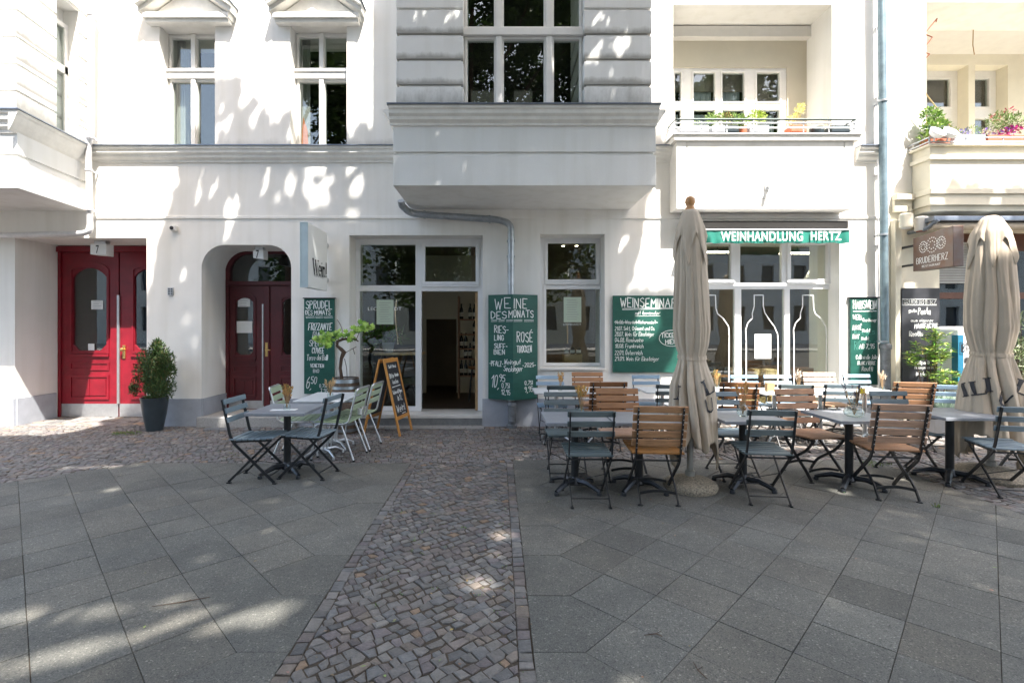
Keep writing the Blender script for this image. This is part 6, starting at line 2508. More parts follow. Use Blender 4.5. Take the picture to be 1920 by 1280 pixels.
mb.box(cw[0], cw[1], 7.2, 7.6, .02, cw[3])
mb.build('body', M['plastic'], t, world=True, bevel=.05)
mb = MB()
mb.box(cw[0] - .003, X(1806, 7.2), 7.194, 7.3, cw[2] + .02, Z(628, 7.2))
mb.build('blue_panel', M['blue'], t, world=True, bevel=.004)
mb = MB()
for k, pyy in enumerate((648, 656)):
    wpx(mb, 'IDT', 1803 + 0, 1816, pyy - 3, pyy + 4, 7.19, w=.010, jit=.1)
for a, b, c, d in ((1800, 1800, 642, 664), (1819, 1819, 642, 664)):
    ribbon(mb, [(X(a, 7.19), Z(c, 7.19)), (X(b, 7.19), Z(d, 7.19))], .006, flatput(7.19))
for c in (642, 664):
    ribbon(mb, [(X(1800, 7.19), Z(c, 7.19)), (X(1819, 7.19), Z(c, 7.19))], .006, flatput(7.19))
mb.box(X(1809, 7.19), X(1818, 7.19), 7.189, 7.1905, Z(679, 7.19), Z(670, 7.19))
mb.build('print', M['ink'], t, world=True)

# ------------------------------------------------------------------ balcony boxes and flowers
def planter(px0, px1, Y, z, h, m, label, name='flower_box', plants=None, depth=.2, group=None, round_=False):
    x0, x1 = X(px0, Y), X(px1, Y)
    cx = (x0 + x1) / 2
    t = thing(name, label, 'planter', (cx, Y + depth / 2, z), group=group)
    mb = MB()
    w = (x1 - x0) / 2
    if round_:
        mb.lathe([(w * .75, 0), (w, h * .9), (w * 1.05, h), (w * .9, h), (w * .85, h * .85)], (0, 0, 0), 20)
    else:
        mb.plate(-w, w, -depth / 2, depth / 2, 0, h, [(-w + .015, w - .015, -depth / 2 + .015, depth / 2 - .015)])
        mb.v = [(v[0], v[2], v[1]) for v in mb.v]
        mb.box(-w + .01, w - .01, -depth / 2 + .01, depth / 2 - .01, .0, h * .8)
    mb.build('box', m, t, bevel=.005)
    if plants:
        mf = MB()
        for (fx, hz, r, n, L, wd, pal) in plants:
            clump_leaves(mf, (fx * w, 0, h + hz), (r, r * .7, r * .75), n, L, wd, pal, up=.5, hollow=.1)
        mf.build('plant', M['leaf'], t, tint=True)
    return t


BZ = 4.405
G1 = [(.22, .33, .08), (.30, .42, .10), (.14, .24, .06)]
G2 = [(.42, .52, .07), (.50, .58, .12), (.30, .42, .06)]
G3 = [(.10, .18, .04), (.30, .10, .05), (.40, .30, .10), (.16, .14, .06)]
planter(1276, 1329, 7.45, BZ, .20, M['greybox'], 'pale grey flower box with a few low sprigs at the left end of the balcony', plants=[(.3, .03, .08, 50, .04, .012, G1)])
planter(1336, 1360, 7.45, BZ, .20, M['greybox'], 'grey flower box with pale herbs on the balcony', plants=[(-.4, .14, .13, 220, .05, .014, G1), (.5, .12, .12, 180, .05, .016, G1)])
planter(1360, 1384, 7.45, BZ, .20, M['pot'], 'dark flower box with reddish flowers on the balcony', plants=[(-.5, .13, .12, 170, .05, .02, G3), (.5, .13, .12, 170, .05, .02, G1)])
planter(1390, 1404, 7.45, BZ, .19, M['terracotta'], 'dark red pot with a trailing plant on the balcony', name='flower_pot', plants=[(0, .09, .12, 130, .06, .024, G1)], round_=True, depth=.12)
planter(1406, 1442, 7.45, BZ, .20, M['greybox'], 'pale grey flower box with a yellow-green bush on the balcony', plants=[(-.3, .14, .13, 260, .04, .012, G2), (.3, .15, .12, 240, .04, .012, G2), (0, .20, .10, 150, .04, .012, G2)])
planter(1484, 1512, 7.45, BZ, .20, M['terracotta'], 'terracotta pot with tall yellow flower heads on the balcony', name='flower_pot', depth=.2,
        plants=[(-.8, .10, .07, 80, .04, .02, [(.62, .60, .20), (.7, .66, .35)]), (.0, .16, .06, 80, .04, .02, [(.62, .60, .20), (.7, .66, .35)]), (.5, .25, .07, 90, .04, .02, [(.66, .62, .24), (.74, .7, .4)]), (.9, .32, .06, 80, .04, .02, [(.66, .62, .24)])])
planter(1527, 1552, 7.45, BZ, .19, M['pot'], 'dark round pot without plant on the balcony', name='flower_pot', round_=True, depth=.2)
planter(1560, 1594, 7.45, BZ, .20, M['pot'], 'dark box with dry yellow grass at the right end of the balcony', plants=[(-.5, .04, .10, 90, .08, .008, [(.55, .42, .14), (.45, .35, .12)])])
NZ_ = Z(275, 7.35) + .035
G4 = [(.20, .34, .05), (.30, .45, .10), (.10, .22, .04), (.40, .5, .2)]
planter(1745, 1782, 7.40, NZ_, .15, M['terracotta'], 'box with a tall leafy climber at the corner of the cream balcony', plants=[(-.2, .16, .16, 240, .07, .03, G4), (-.5, .36, .12, 150, .07, .03, G4), (.6, .16, .13, 160, .07, .025, G4), (-.7, -.02, .13, 110, .06, .03, G4), (.2, .30, .10, 90, .07, .03, G4)])
planter(1790, 1848, 7.38, NZ_, .16, M['greybox'], 'pale grey flower box with low feathery plants on the cream balcony', plants=[(-.6, .06, .08, 80, .05, .012, G1), (.5, .07, .11, 130, .06, .012, G1), (.0, .05, .07, 60, .05, .02, [(.22, .16, .55), (.3, .22, .6)])])
planter(1853, 1935, 7.38, NZ_, .15, M['terracotta'], 'reddish flower box with pink and violet flowers on the cream balcony',
        plants=[(-.1, .24, .18, 260, .06, .02, [(.14, .24, .06), (.2, .3, .09), (.28, .34, .14)]), (.5, .22, .18, 240, .06, .02, [(.14, .24, .06), (.2, .3, .09)]), (-.75, .05, .10, 80, .04, .025, [(.25, .15, .55), (.6, .55, .4)]),
                (.2, .06, .12, 90, .05, .03, [(.30, .14, .6), (.7, .04, .35)]), (.45, .10, .10, 80, .05, .035, [(.55, .04, .26), (.65, .10, .35)]), (-.35, .30, .07, 25, .04, .03, [(.55, .18, .2)]), (.3, .40, .07, 25, .04, .03, [(.55, .14, .18)])])
for (px, lab) in ((1759, 'left round white floodlight tilted up on the cream balcony rail'), (1784, 'right round white floodlight tilted up on the cream balcony rail')):
    t = thing('round_floodlight', lab, 'lamp', (X(px, 7.25), 7.27, Z(248, 7.25)), group='round floodlights on the balcony rail')
    mb = MB()
    mb.lathe([(.05, -.06), (.085, -.04), (.11, .01), (.115, .03), (.10, .035), (.08, .015)], (0, 0, 0), 24)
    mtx = Matrix.Rotation(R(52), 4, 'X') @ Matrix.Rotation(R(10), 4, 'Y')
    mb.v = [tuple(mtx @ Vector(v)) for v in mb.v]
    mb.build('reflector', M['plastic'], t, smooth=45)
    mb = MB()
    mb.tube([(0, .03, -.03), (0, .06, -.12)], .012, 6)
    mb.build('bracket', M['steel'], t)
t = thing('plant_trellis', 'rusty zigzag iron plant support on the pillar of the cream balcony', 'trellis', (X(1738), W + .03, 4.6))
mb = MB()
zz = [(1736, 130), (1752, 100), (1735, 96), (1757, 35), (1733, 64), (1750, 72), (1734, 90)]
P = lambda a, b: (X(a, 7.8), 7.8, Z(b, 7.8))
for a, b in (((1733, 64), (1757, 35)), ((1733, 64), (1748, 70)), ((1748, 70), (1732, 92)), ((1733, 98), (1743, 102)), ((1743, 102), (1733, 112)), ((1757, 35), (1755, 42))):
    mb.tube([P(*a), P(*b)], .008, 6)
mb.tube([P(1737, 262), P(1735, 30)], .007, 6)
mb.build('rods', M['rust'], t, world=True)
t = thing('bamboo_cane', 'slanting bamboo cane in the climber at the corner of the cream balcony', 'cane', (X(1760, 7.5), 7.5, NZ_))
mb = MB()
mb.tube([(X(1785, 7.5), 7.5, Z(240, 7.5)), (X(1736, 7.5), 7.5, Z(176, 7.5))], .008, 6)
mb.build('cane', M['crate'], t, world=True)
t = thing('hanging_cord', 'short twisted cord hanging from the ceiling of the cream balcony', 'cord', (X(1825, 8.4), 8.4, 6.6))
mb = MB()
mb.tube([(X(1822, 8.4), 8.4, 6.62), (X(1825, 8.4), 8.4, Z(50, 8.4)), (X(1824, 8.4), 8.4, Z(85, 8.4)), (X(1827, 8.4), 8.4, Z(103, 8.4))], .007, 6)
mb.build('cord', M['kraft'], t, world=True)

# ------------------------------------------------------------------ inside the shop
def shelf_unit(x0, x1, y0, y1, zs_, label):
    t = thing('bottle_shelf', label, 'shelf', ((x0 + x1) / 2, y0, .15))
    mb = MB()
    mb.box(x0, x0 + .03, y0, y1, .15, zs_[-1] + .45)
    mb.box(x1 - .03, x1, y0, y1, .15, zs_[-1] + .45)
    mb.build('side_panel', M['wood_dark'], t, world=True)
    for z in zs_:
        mb = MB()
        mb.box(x0 + .031, x1 - .031, y0, y1, z - .025, z)
        mb.build('shelf_board', M['wood_dark'], t, world=True)


SHY = 9.55
shx0, shx1 = X(858, SHY), X(858, SHY) + 1.0
SZ = [Z(708, SHY), Z(660, SHY), Z(627, SHY), Z(599, SHY)]
SZ = [Z(704, SHY), Z(672, SHY), Z(653, SHY), Z(626, SHY), Z(598, SHY)]
shelf_unit(shx0, shx1, SHY, SHY + .3, SZ, 'dark wooden wall shelf of wine bottles seen through the open shop door')
bp_t = thing('wine_bottle', 'dark wine bottle with a pale label on the shelf behind the open shop door', 'bottle', group='bottles on the shelf behind the shop door')
mb = MB()
mb.lathe([(.034, 0), (.037, .004), (.037, .17), (.030, .20), (.014, .235), (.014, .285), (.016, .29), (.016, .30)], (0, 0, 0), 14)
mb.build('bottle', M['bottle'], bp_t, smooth=45)
mb = MB()
mb.lathe([(.0375, .05), (.0375, .13)], (0, 0, 0), 14, cap=False)
mb.build('label', M['label'], bp_t, smooth=45)
first = True
for z in SZ:
    for k in range(9):
        if rng.random() < .12: continue
        loc = (shx0 + .07 + k * .085, SHY + .08 + rng.uniform(-.01, .01), z + .001)
        if first:
            bp_t.location = loc
            first = False
        else: copy_thing(bp_t, loc, rng.uniform(-1.2, 1.2), 'dark wine bottle with a pale label on the shelf behind the open shop door')
t = thing('bar_stool', 'dark stool below the bottle shelf inside the shop', 'stool', (X(893, 9.3), 9.3, .15))
mb = MB()
mb.lathe([(.15, .60), (.16, .615), (.16, .635), (.15, .645)], (0, 0, 0), 20)
mb.build('seat', M['wood_dark'], t)
for k in range(4):
    a = R(45 + 90 * k)
    mb = MB()
    mb.tube([(math.cos(a) * .11, math.sin(a) * .11, .60), (math.cos(a) * .19, math.sin(a) * .19, 0)], .014, 6)
    mb.build('leg', M['black'], t)
t = thing('high_table', 'high bar table standing behind the shop front pane', 'table', (X(748, 8.7), 8.75, .15))
mb = MB()
mb.box(-.42, .42, -.25, .25, .90, .94)
mb.build('tabletop', M['crate'], t, bevel=.006)
for sx in (-1, 1):
    for sy in (-1, 1):
        mb = MB()
        mb.tube([(sx * .30, sy * .18, .90), (sx * .37, sy * .22, 0)], .018, 6)
        mb.build('leg', M['black'], t)
for (px, lab, zt) in ((700, 'dark pot with a leafy plant on a stand behind the shop front pane', .9), (728, 'grey pot with a spreading plant on the bar table in the shop', 1.09)):
    t = thing('indoor_plant', lab, 'plant', (X(px, 8.6), 8.6, .15 if px == 700 else zt + .002))
    h0 = .75 if px == 700 else 0
    mb = MB()
    if h0:
        mb.tube([(0, 0, 0), (0, 0, .75)], .03, 8)
        mb.lathe([(.14, 0), (.14, .02)], (0, 0, 0), 16)
    mb.lathe([(.08, h0), (.11, h0 + .18), (.10, h0 + .18)], (0, 0, 0), 18)
    mb.build('pot', M['pot' if h0 else 'greybox'], t, smooth=40)
    mf = MB()
    for _ in range(5):
        clump_leaves(mf, (rng.gauss(0, .10), rng.gauss(0, .06), h0 + .32 + rng.uniform(-.05, .12)), (.15, .12, .10), 40, .12, .03, [(.08, .16, .03), (.14, .24, .05)], up=.4, hollow=.1)
    mf.build('foliage', M['leaf'], t, tint=True)
# crates and jars in the windows
def box_thing(name, label, cat, x0, x1, y0, y1, z0, z1, m, group=None):
    t = thing(name, label, cat, ((x0 + x1) / 2, (y0 + y1) / 2, z0), group=group)
    mb = MB()
    n = max(1, int((z1 - z0) / .11))
    for k in range(n):
        a = z0 + (z1 - z0) * k / n
        mb.box(x0, x1, y0, y1, a + .004, z0 + (z1 - z0) * (k + 1) / n - .004)
    mb.box(x0 + .008, x1 - .008, y0 + .008, y1 - .008, z0, z1 - .01)
    mb.build('boards', m, t, world=True, bevel=.003)
    mb = MB()
    for xx in (x0 + .02, x1 - .045): mb.box(xx, xx + .025, y0 - .012, y0 - .0005, z0 + .005, z1 - .005)
    mb.build('corner_batten', m, t, world=True)
    return t


jb = (X(1057, 8.35), X(1092, 8.35))
box_thing('wooden_crate', 'yellow-brown wooden crate under the jars in the narrow shop window', 'crate', jb[0], jb[1], 8.35, 8.6, Z(690, 8.35) - .1, Z(664, 8.35), M['crate'])
for k in range(3):
    t = thing('storage_jar', ('left', 'middle', 'right')[k] + ' of the three glass jars with white labels in the narrow shop window', 'jar', (jb[0] + .055 + k * .105, 8.43, Z(664, 8.35) + .001), group='jars in the narrow shop window')
    mb = MB()
    mb.lathe([(.036, 0), (.04, .01), (.04, .08), (.032, .095)], (0, 0, 0), 16)
    mb.build('jar', M['bottle'], t, smooth=45)
    mb = MB()
    mb.lathe([(.034, 0), (.034, .02)], (0, 0, .0955), 16)
    mb.build('lid', M['black'], t)
    mb = MB()
    mb.lathe([(.0408, .02), (.0408, .07)], (0, 0, 0), 16, cap=False)
    mb.build('label', M['paper'], t, smooth=45)
mb = MB()
mb.box(g_win[0] - .2, g_win[1] + .2, W + .76, W + 1.1, .9, Z(690, 8.35) - .101)
mb.build('window_shelf', M['room'], house, world=True)
for k, (a, b, zt, zb) in enumerate(((1338, 1352, 700, 770), (1378, 1392, 690, 720), (1415, 1437, 692, 704), (1437, 1458, 692, 704), (1398, 1440, 745, 772), (1446, 1476, 742, 772), (1500, 1540, 690, 715))):
    lab = ('wooden wine crate low in the left pane beside the parasol', 'pale wooden wine crate beside the first mullion of the wide shop window', 'left small crate under the white poster', 'right small crate under the white poster',
           'wooden crate at the foot of the middle pane, seen between table legs', 'second wooden crate at the foot of the middle pane', 'reddish crate behind the right bottle outline')[k]
    box_thing('wine_crate', lab, 'crate', X(a, 8.3), X(b, 8.3), 8.3, 8.55, Z(zb, 8.3), Z(zt, 8.3), M['crate'] if k < 6 else M['wood_red'], group='wine crates in the wide shop window')
mb = MB()
for zb in (704.5, 720.5, 772.5):
    mb.box(X(1310, 8.3), X(1560, 8.3), 8.28, 8.6, Z(zb, 8.3) - .02, Z(zb, 8.3) - .001)
mb.build('display_shelf', M['wood_dark'], house, world=True)
for (px, py, lab) in ((1345, 472, 'lit pendant lamp behind the left vent light'), (1495, 474, 'lit pendant lamp behind the right vent light')):
    Yp = 8.9
    t = thing('pendant_lamp', lab, 'lamp', (X(px, Yp), Yp, Z(py, Yp)), group='pendant lamps in the shop')
    mb = MB()
    mb.tube([(0, 0, .03), (0, 0, 3.05 - Z(py, Yp))], .006, 5)
    mb.build('cable', M['black'], t)
    mb = MB()
    mb.box(-.30, .30, -.08, .08, 0.0, .045)
    mb.build('lamp_shade', M['black'], t, bevel=.02)
    mb = MB()
    mb.box(-.29, .29, -.07, .07, -.012, -.001)
    mb.build('light_panel', M['lamp'], t)
Yp = 8.6
t = thing('pendant_lamp', 'conical grey pendant lamp above the right bottle outline', 'lamp', (X(1523, Yp), Yp, Z(528, Yp)))
mb = MB()
mb.lathe([(.17, 0), (.04, .22), (.03, .25), (.03, .23), (.155, 0)], (0, 0, 0), 24)
mb.build('lamp_shade', M['steel'], t, smooth=40)
mb = MB()
mb.tube([(0, 0, .25), (0, 0, 3.05 - Z(528, Yp))], .006, 5)
mb.build('cable', M['black'], t)
for k, px in enumerate((1056, 1081)):
    Yp = 9.0
    t = thing('ceiling_spot', ('left', 'right')[k] + ' of two small lit spots seen at the top of the narrow shop window', 'lamp', (X(px, Yp), Yp, Z(461, Yp)), group='small spots in the shop')
    mb = MB()
    mb.lathe([(.03, 0), (.03, .08)], (0, 0, .002), 14)
    mb.tube([(0, 0, .08), (0, 0, 3.05 - Z(461, Yp))], .006, 5)
    mb.build('housing', M['black'], t)
    mb = MB()
    mb.lathe([(.026, -.004), (.026, .001)], (0, 0, 0), 14)
    mb.build('bulb', M['lamp'], t)

# ------------------------------------------------------------------ small growth on the ground
mb = MB()


def tuft(x, y, n, r, h):
    for _ in range(n):
        a = rng.uniform(0, 6.283)
        s_ = rng.random() ** .5 * r
        leafquad(mb, (x + math.cos(a) * s_, y + math.sin(a) * s_ * .5, .0), (rng.gauss(0, .5), rng.gauss(0, .5), 1), (1, 0, 0), h * rng.uniform(.5, 1), .008, tuple(v * rng.uniform(.7, 1.2) for v in rng.choice([(.14, .22, .04), (.20, .27, .07), (.10, .17, .03)])))


tuft(X(240, 7.1), 7.08, 130, .22, .05)
tuft(X(228, 7.1), 7.12, 60, .12, .045)
tuft(X(1655, 5.4), 5.5, 70, .18, .05)
for _ in range(26):
    tuft(rng.uniform(STRIP0 + .1, STRIP1 - .1), rng.uniform(2.2, 4.2), rng.randint(2, 6), .03, .025)
for _ in range(14):
    tuft(rng.uniform(-4, -1.2), rng.uniform(5.7, 6.3), rng.randint(2, 6), .05, .025)
tuft(X(1739, 4.3), 4.2, 16, .04, .05)
props(mb.build('grass', M['leaf'], tint=True), 'short weeds and grass growing in the paving joints', 'grass', kind='stuff')
for i, (pa, pb, pc, lab) in enumerate((((285, 1139), (345, 1130), (393, 1121), 'long dark twig lying in a sun patch at the left of the pavement'),
                                       ((1208, 1193), (1230, 1190), (1242, 1195), 'short thin twig on the slabs right of the cobble path'),
                                       ((1300, 1243), (1308, 1258), (1326, 1275), 'forked dark twig near the bottom edge of the picture'))):
    g = lambda p: (X(p[0], F_PX * CAM_H / (p[1] - CY)), F_PX * CAM_H / (p[1] - CY), .008)
    t = thing('fallen_twig', lab, 'twig', g(pb))
    mb = MB()
    mb.tube([g(pa), g(pb), g(pc)], [.0015, .003, .002], 6)
    mb.build('stem', M['bark'], t, world=True)
    mb = MB()
    q = Vector(g(pb))
    mb.tube([tuple(q), tuple(q + Vector((.03, .015, .004)))], [.0018, .001], 5)
    mb.build('side_twig', M['bark'], t, world=True)

mb = MB()
for _ in range(420):
    m = rng.random()
    if m < .45: x, y = rng.uniform(-7.3, 6.0), 7.62 - abs(rng.gauss(0, .22))
    elif m < .75: x, y = rng.uniform(-6, 6), rng.uniform(2.0, 7.4)
    else: x, y = rng.uniform(STRIP0, STRIP1), rng.uniform(2.0, 6.5)
    a = rng.uniform(0, 6.283)
    leafquad(mb, (x, y, .006), (math.cos(a), math.sin(a), rng.uniform(0, .25)), (0, 0, 1), rng.uniform(.012, .035), rng.uniform(.006, .016), tuple(v * rng.uniform(.6, 1.2) for v in rng.choice([(.22, .14, .06), (.30, .22, .10), (.14, .09, .05), (.25, .26, .10)])), fold=.15)
props(mb.build('leaf_litter', M['leaf'], tint=True), 'bits of dry leaf and blossom scattered over the paving', 'leaf litter', kind='stuff')

# ------------------------------------------------------------------ street trees behind the viewer, and the houses opposite
def vnoise(seed, n=64):
    g = np.random.default_rng(seed).random((n, n))

    def f(x, y):
        xi, yi = np.floor(x).astype(int), np.floor(y).astype(int)
        fx, fy = x - xi, y - yi
        fx, fy = fx * fx * (3 - 2 * fx), fy * fy * (3 - 2 * fy)
        a, b, c, d = g[xi % n, yi % n], g[(xi + 1) % n, yi % n], g[xi % n, (yi + 1) % n], g[(xi + 1) % n, (yi + 1) % n]
        return (a * (1 - fx) + b * fx) * (1 - fy) + (c * (1 - fx) + d * fx) * fy
    return f


N1, N2 = vnoise(3), vnoise(8)


def fbm(u, v, s): return (N1(u * s + 20, v * s + 20) * .6 + N2(u * s * 2.3 + 40, v * s * 2.3 + 40) * .4)


def leaves_mesh(name, pos, size, parent, tintpal, seed):
    """Many small folded leaves, each two triangles, random orientation."""
    r = np.random.default_rng(seed)
    n = len(pos)
    a = r.normal(size=(n, 3)); a[:, 2] *= .5
    a /= np.linalg.norm(a, axis=1)[:, None]
    b = r.normal(size=(n, 3)); b[:, 2] *= .45
    b -= a * (a * b).sum(1)[:, None]
    b /= np.linalg.norm(b, axis=1)[:, None]
    nn = np.cross(a, b)
    s = size * r.uniform(.65, 1.3, (n, 1))
    v = np.stack([pos - a * s * .6, pos + b * s * .45 + nn * s * .12, pos + a * s * .6, pos - b * s * .45 + nn * s * .12], 1).reshape(-1, 3)
    f = np.arange(n * 4).reshape(n, 4)
    me = bpy.data.meshes.new(name)
    me.from_pydata(v.tolist(), [], f.tolist())
    pal = np.array(tintpal)[r.integers(0, len(tintpal), n)] * r.uniform(.7, 1.3, (n, 1))
    col = np.repeat(np.concatenate([pal, np.ones((n, 1))], 1), 4, 0)
    ca = me.color_attributes.new('tint', 'FLOAT_COLOR', 'CORNER')
    ca.data.foreach_set('color', col.ravel())
    me.materials.append(M['leaf_tree'])
    o = bpy.data.objects.new(name, me)
    COL.objects.link(o)
    o.parent = parent
    return o


lt = bpy.data.materials.new('tree_leaf')
lt.use_nodes = True
tt = lt.node_tree
pb_ = tt.nodes['Principled BSDF']
va = tt.nodes.new('ShaderNodeVertexColor')
va.layer_name = 'tint'
tt.links.new(va.outputs[0], pb_.inputs['Base Color'])
pb_.inputs['Roughness'].default_value = .5
trl = tt.nodes.new('ShaderNodeBsdfTranslucent')
tt.links.new(va.outputs[0], trl.inputs[0])
ad = tt.nodes.new('ShaderNodeMixShader')
ad.inputs[0].default_value = .35
tt.links.new(pb_.outputs[0], ad.inputs[1])
tt.links.new(trl.outputs[0], ad.inputs[2])
tt.links.new(ad.outputs[0], tt.nodes['Material Output'].inputs[0])
M['leaf_tree'] = lt
TP = [(.045, .085, .015), (.065, .115, .02), (.03, .062, .012), (.095, .15, .03), (.05, .095, .018)]

# sun patches that reach the ground or wall: centre (u, v), half axes, angle; measured where the light lands
PATCH = [(-2.45, 2.62, .50, .10, 12), (-1.95, 2.72, .40, .07, 18), (-1.45, 2.58, .34, .12, 20), (-1.95, 2.40, .45, .06, 18), (-2.3, 2.22, .5, .10, 10), (-1.75, 2.18, .12, .07, 20),
         (-1.97, 3.28, .07, .05, 0), (-1.75, 3.75, .18, .04, 20), (-4.5, 5.42, .5, .05, 8), (-4.0, 5.50, .35, .04, 5), (-.12, 2.98, .11, .10, 30), (.02, 3.65, .09, .10, 0), (-.02, 3.35, .07, .06, 0),
         (.60, 2.13, .10, .05, 20), (.10, 6.12, .14, .035, 0), (.36, 6.05, .10, .04, 0), (-.15, 5.2, .06, .05, 0), (2.4, 5.55, .22, .07, 15), (2.15, 5.35, .12, .05, 10), (.55, 3.6, .10, .05, 10),
         (3.3, 5.35, .2, .08, 10), (-.8, 6.5, .05, .05, 0), (-3.8, 4.6, .25, .05, 15), (-2.75, 5.15, .12, .06, 0), (5.2, 4.2, .12, .05, 0), (4.1, 5.0, .16, .06, 10), (4.55, 6.35, .25, .16, 20), (4.95, 5.62, .12, .14, 0), (4.2, 6.3, .1, .1, 0)]
# patches that land on the wall or oriel, given as picture points there
for (px, py, Y, rx, ry, an) in ((345, 510, W, .06, .15, -15), (320, 455, W, .05, .10, -15), (375, 365, W, .06, .20, -20), (405, 350, W, .05, .2, -20), (560, 340, W, .35, .22, 25), (600, 365, W, .2, .25, -10), (665, 340, W, .15, .35, 0), (655, 395, W, .12, .14, 0),
                                (505, 325, W, .06, .12, -20), (450, 380, W, .05, .12, -20), (515, 300, W, .18, .06, 20), (470, 225, W, .10, .22, -30), (520, 200, W, .18, .2, -20), (420, 200, W, .06, .15, -20), (545, 245, W, .06, .15, 0),
                                (1130, 30, ORY, .30, .12, 5), (1165, 75, ORY, .12, .22, -10), (1120, 85, ORY, .10, .18, -10), (1110, 130, ORY, .06, .14, -10), (1150, 125, ORY, .05, .10, 0), (830, 20, ORY, .12, .12, 0), (790, 10, ORY, .1, .06, 0), (925, 60, ORY, .05, .1, 0),
                                (1200, 500, W, .12, .22, -12), (1165, 470, W, .06, .12, -12), (1215, 440, W, .12, .25, -10), (1185, 530, W, .07, .10, 0), (1225, 395, W, .15, .15, 0), (1150, 520, W, .05, .1, 0), (1250, 500, W, .1, .2, 0), (1180, 400, W, .1, .1, 0),
                                (585, 530, 7.0, .05, .1, -15), (1110, 720, W, .04, .1, 0), (1230, 690, W, .05, .12, 0)):
    x, z = X(px, Y), Z(py, Y)
    PATCH.append((x - .267 * z, Y + .539 * z, rx, ry * .55, an))


def shade(u, v):
    """Probability that the crowns cover the sun ray landing at (u, v)."""
    d = np.zeros_like(u)
    wob = (fbm(u, v, .9) - .5)
    A = (v < 6.25 + wob * .7 + np.where(u > 1.1, 0.0, 9)) & (v > -7)
    E = (u > 5.3) & (v > 7.95 + wob * .5) & (v < 9.3) & (fbm(u * 2.2 + v * 1.1, v * .25, 1.6) < .60)
    lim = np.where(u < -4.3, 10.5 + wob * 1.5, 10.05 + wob * 1.0)
    B = (v < lim) & (u > -6.15 + wob * 1.2) & (u < np.where(v < 8.75 + wob * .4, 2.55, 1.35) + wob * .8)
    C = (u <= -6.15 + wob * 1.2) & (v < 7.1 + wob * .6 + np.clip((-6.6 - u) * .1, -1, .6))
    left_end = u > -9.4
    d = np.where((A & (u > 1.1)) | B | (C & left_end), 1.0, 0.0)
    d = np.where(E, 1.0, d)
    d = np.where((v < 5.6) & (u > -9) & (u < 10), 1.0, d)
    n = fbm(u, v, 2.6)
    lace = fbm(u + 3, v * 1.6, 7.0)
    soft = np.where((v > 7.6) & ((u < -2.6) | (u > .9)), .24, .08)
    d = np.where(n < soft, 0.0, d)
    for (pu, pv, a, b, ang) in PATCH:
        c, s = math.cos(R(ang)), math.sin(R(ang))
        du, dv = u - pu, v - pv
        q = ((du * c + dv * s) / a) ** 2 + ((-du * s + dv * c) / b) ** 2
        rag = (n - .5) * 1.6 if pv < 7.6 else (n - .5) * 1.2 + (lace - .5) * 3.4      # lacy edges on the wall
        d = np.where(q < 1 + rag, 0.0, d)
    return d


def crown_points(u0, u1, v0, v1, n, seed, hmin, hmax):
    r = np.random.default_rng(seed)
    u, v = r.uniform(u0, u1, n), r.uniform(v0, v1, n)
    k = r.random(n) < shade(u, v)
    u, v = u[k], v[k]
    lay = np.clip((fbm(u + 7, v - 3, 1.1) - .25) * 2.0, 0, 1)      # clumps hang at different heights
    lay = np.floor(lay * 4) / 4 + r.normal(0, .09, len(u))
    h = hmin + (hmax - hmin) * lay
    x, y = u + .267 * h, v - .539 * h
    need = 1.55 + .70 * np.maximum(y, 0) + .75
    ok = h > need
    return np.stack([x[ok], y[ok], h[ok]], 1)


def street_tree(x, y, h, label, pts, seed, size=.15):
    t = thing('street_tree', label, 'tree', (x, y, 0), group='street trees along the kerb')
    r = random.Random(seed)
    mb = MB()
    mb.tube([(0, 0, -.1), (.02, .0, .5), (.05, .03, 2.2), (.02, .05, h * .55), (.0, .1, h * .8)], [.24, .19, .16, .13, .06], 12)
    cen = pts.mean(0) - np.array([x, y, 0])
    for k in range(11):
        q = pts[r.randrange(len(pts))] - np.array([x, y, 0])
        z0 = h * r.uniform(.36, .62)
        mb.tube([(.03, .04, z0), (q[0] * .4, q[1] * .4, z0 + (q[2] - z0) * .6), (q[0] * .9, q[1] * .9, q[2] - .1)], [.07, .045, .015], 6)
    mb.build('trunk', M['bark'], t, smooth=50)
    p = pts - np.array([x, y, 0])
    leaves_mesh('crown', p, size, t, TP, seed)
    return t


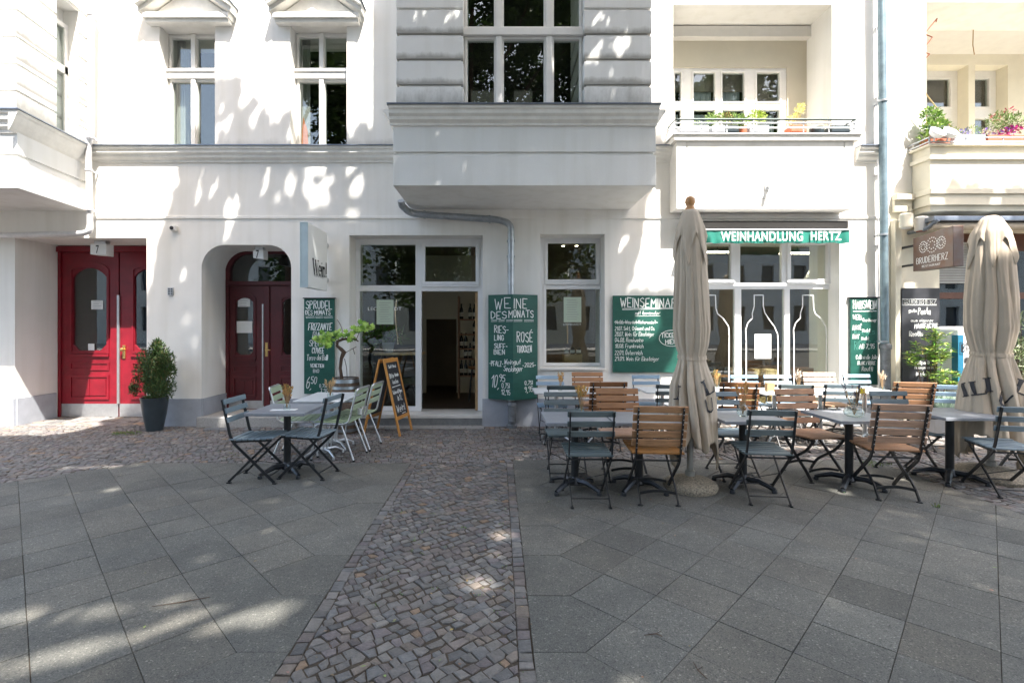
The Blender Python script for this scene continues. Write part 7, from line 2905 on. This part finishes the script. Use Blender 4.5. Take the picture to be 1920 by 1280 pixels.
ptsA = crown_points(-6.6, 2.8, .2, 11.3, 70000, 1, 9.5, 13.0)
ptsB = crown_points(1.2, 9.5, -3.5, 9.4, 52000, 2, 8.5, 11.5)
ptsC = crown_points(-9.5, -6.0, -2, 8.2, 22000, 3, 8.5, 11.5)
ptsD = crown_points(-6.6, 1.6, -6.5, 1.2, 30000, 4, 8.0, 11.5)
street_tree(-.9, -1.7, 13, 'lime tree at the kerb straight behind the cobble path, reaching towards the oriel', np.concatenate([ptsA, ptsD]), 21)
street_tree(5.6, -1.9, 11, 'lime tree at the kerb behind the right-hand tables', ptsB, 22)
street_tree(-8.0, -1.9, 11, 'lime tree at the kerb behind the bright red gate side', ptsC, 23)


def loose_crown(cx, cy, cz, rx, ry, rz_, n, seed):
    r = np.random.default_rng(seed)
    p = []
    cl = r.normal(size=(26, 3)) * .55
    for c in cl:
        p.append(c + r.normal(size=(n // 26, 3)) * .22)
    p = np.concatenate(p)
    p = p[(np.abs(p) < 1.25).all(1)]
    return p * np.array([rx, ry, rz_]) + np.array([cx, cy, cz])


for i, (x, y) in enumerate(((-11, -13), (-4.5, -13.3), (2.5, -13), (9, -13.2))):
    street_tree(x, y, 8, ('lime tree across the street opposite the left oriel', 'lime tree across the street opposite the oxblood door', 'lime tree across the street opposite the narrow shop window', 'lime tree across the street opposite the right parasol')[i],
                loose_crown(x, y, 6.2, 2.6, 2.2, 2.9, 7000, 40 + i), 50 + i, .26)
for i, (x0, x1, hh, m) in enumerate(((-75, -9, 15, M['facade']), (-8.9, 6.0, 16.5, M['beige']), (6.1, 60, 14.5, M['facade']))):
    t = thing('house_opposite', ('grey tenement across the street at the left', 'beige tenement directly across the street', 'grey tenement across the street at the right')[i], 'house', ((x0 + x1) / 2, -27, 0))
    mb = MB()
    hs = []
    nx = int((x1 - x0) / 2.6)
    for r_ in range(4):
        for k in range(nx):
            xx = x0 + (k + .5) * (x1 - x0) / nx
            hs.append((xx - .55, xx + .55, 1.2 + r_ * 3.6, 3.3 + r_ * 3.6))
    mb.plate(x0, x1, -.2, hh, -27, -27.3, hs, back=False)
    mb.box(x0, x1, -27.6, -26.8, hh, hh + .4)
    mb.build('wall', m, t, world=True)
    mb = MB()
    mb.box(x0 + .1, x1 - .1, -27.32, -27.25, 0, hh - .1)
    mb.build('window_glass', M['fardark'], t, world=True)
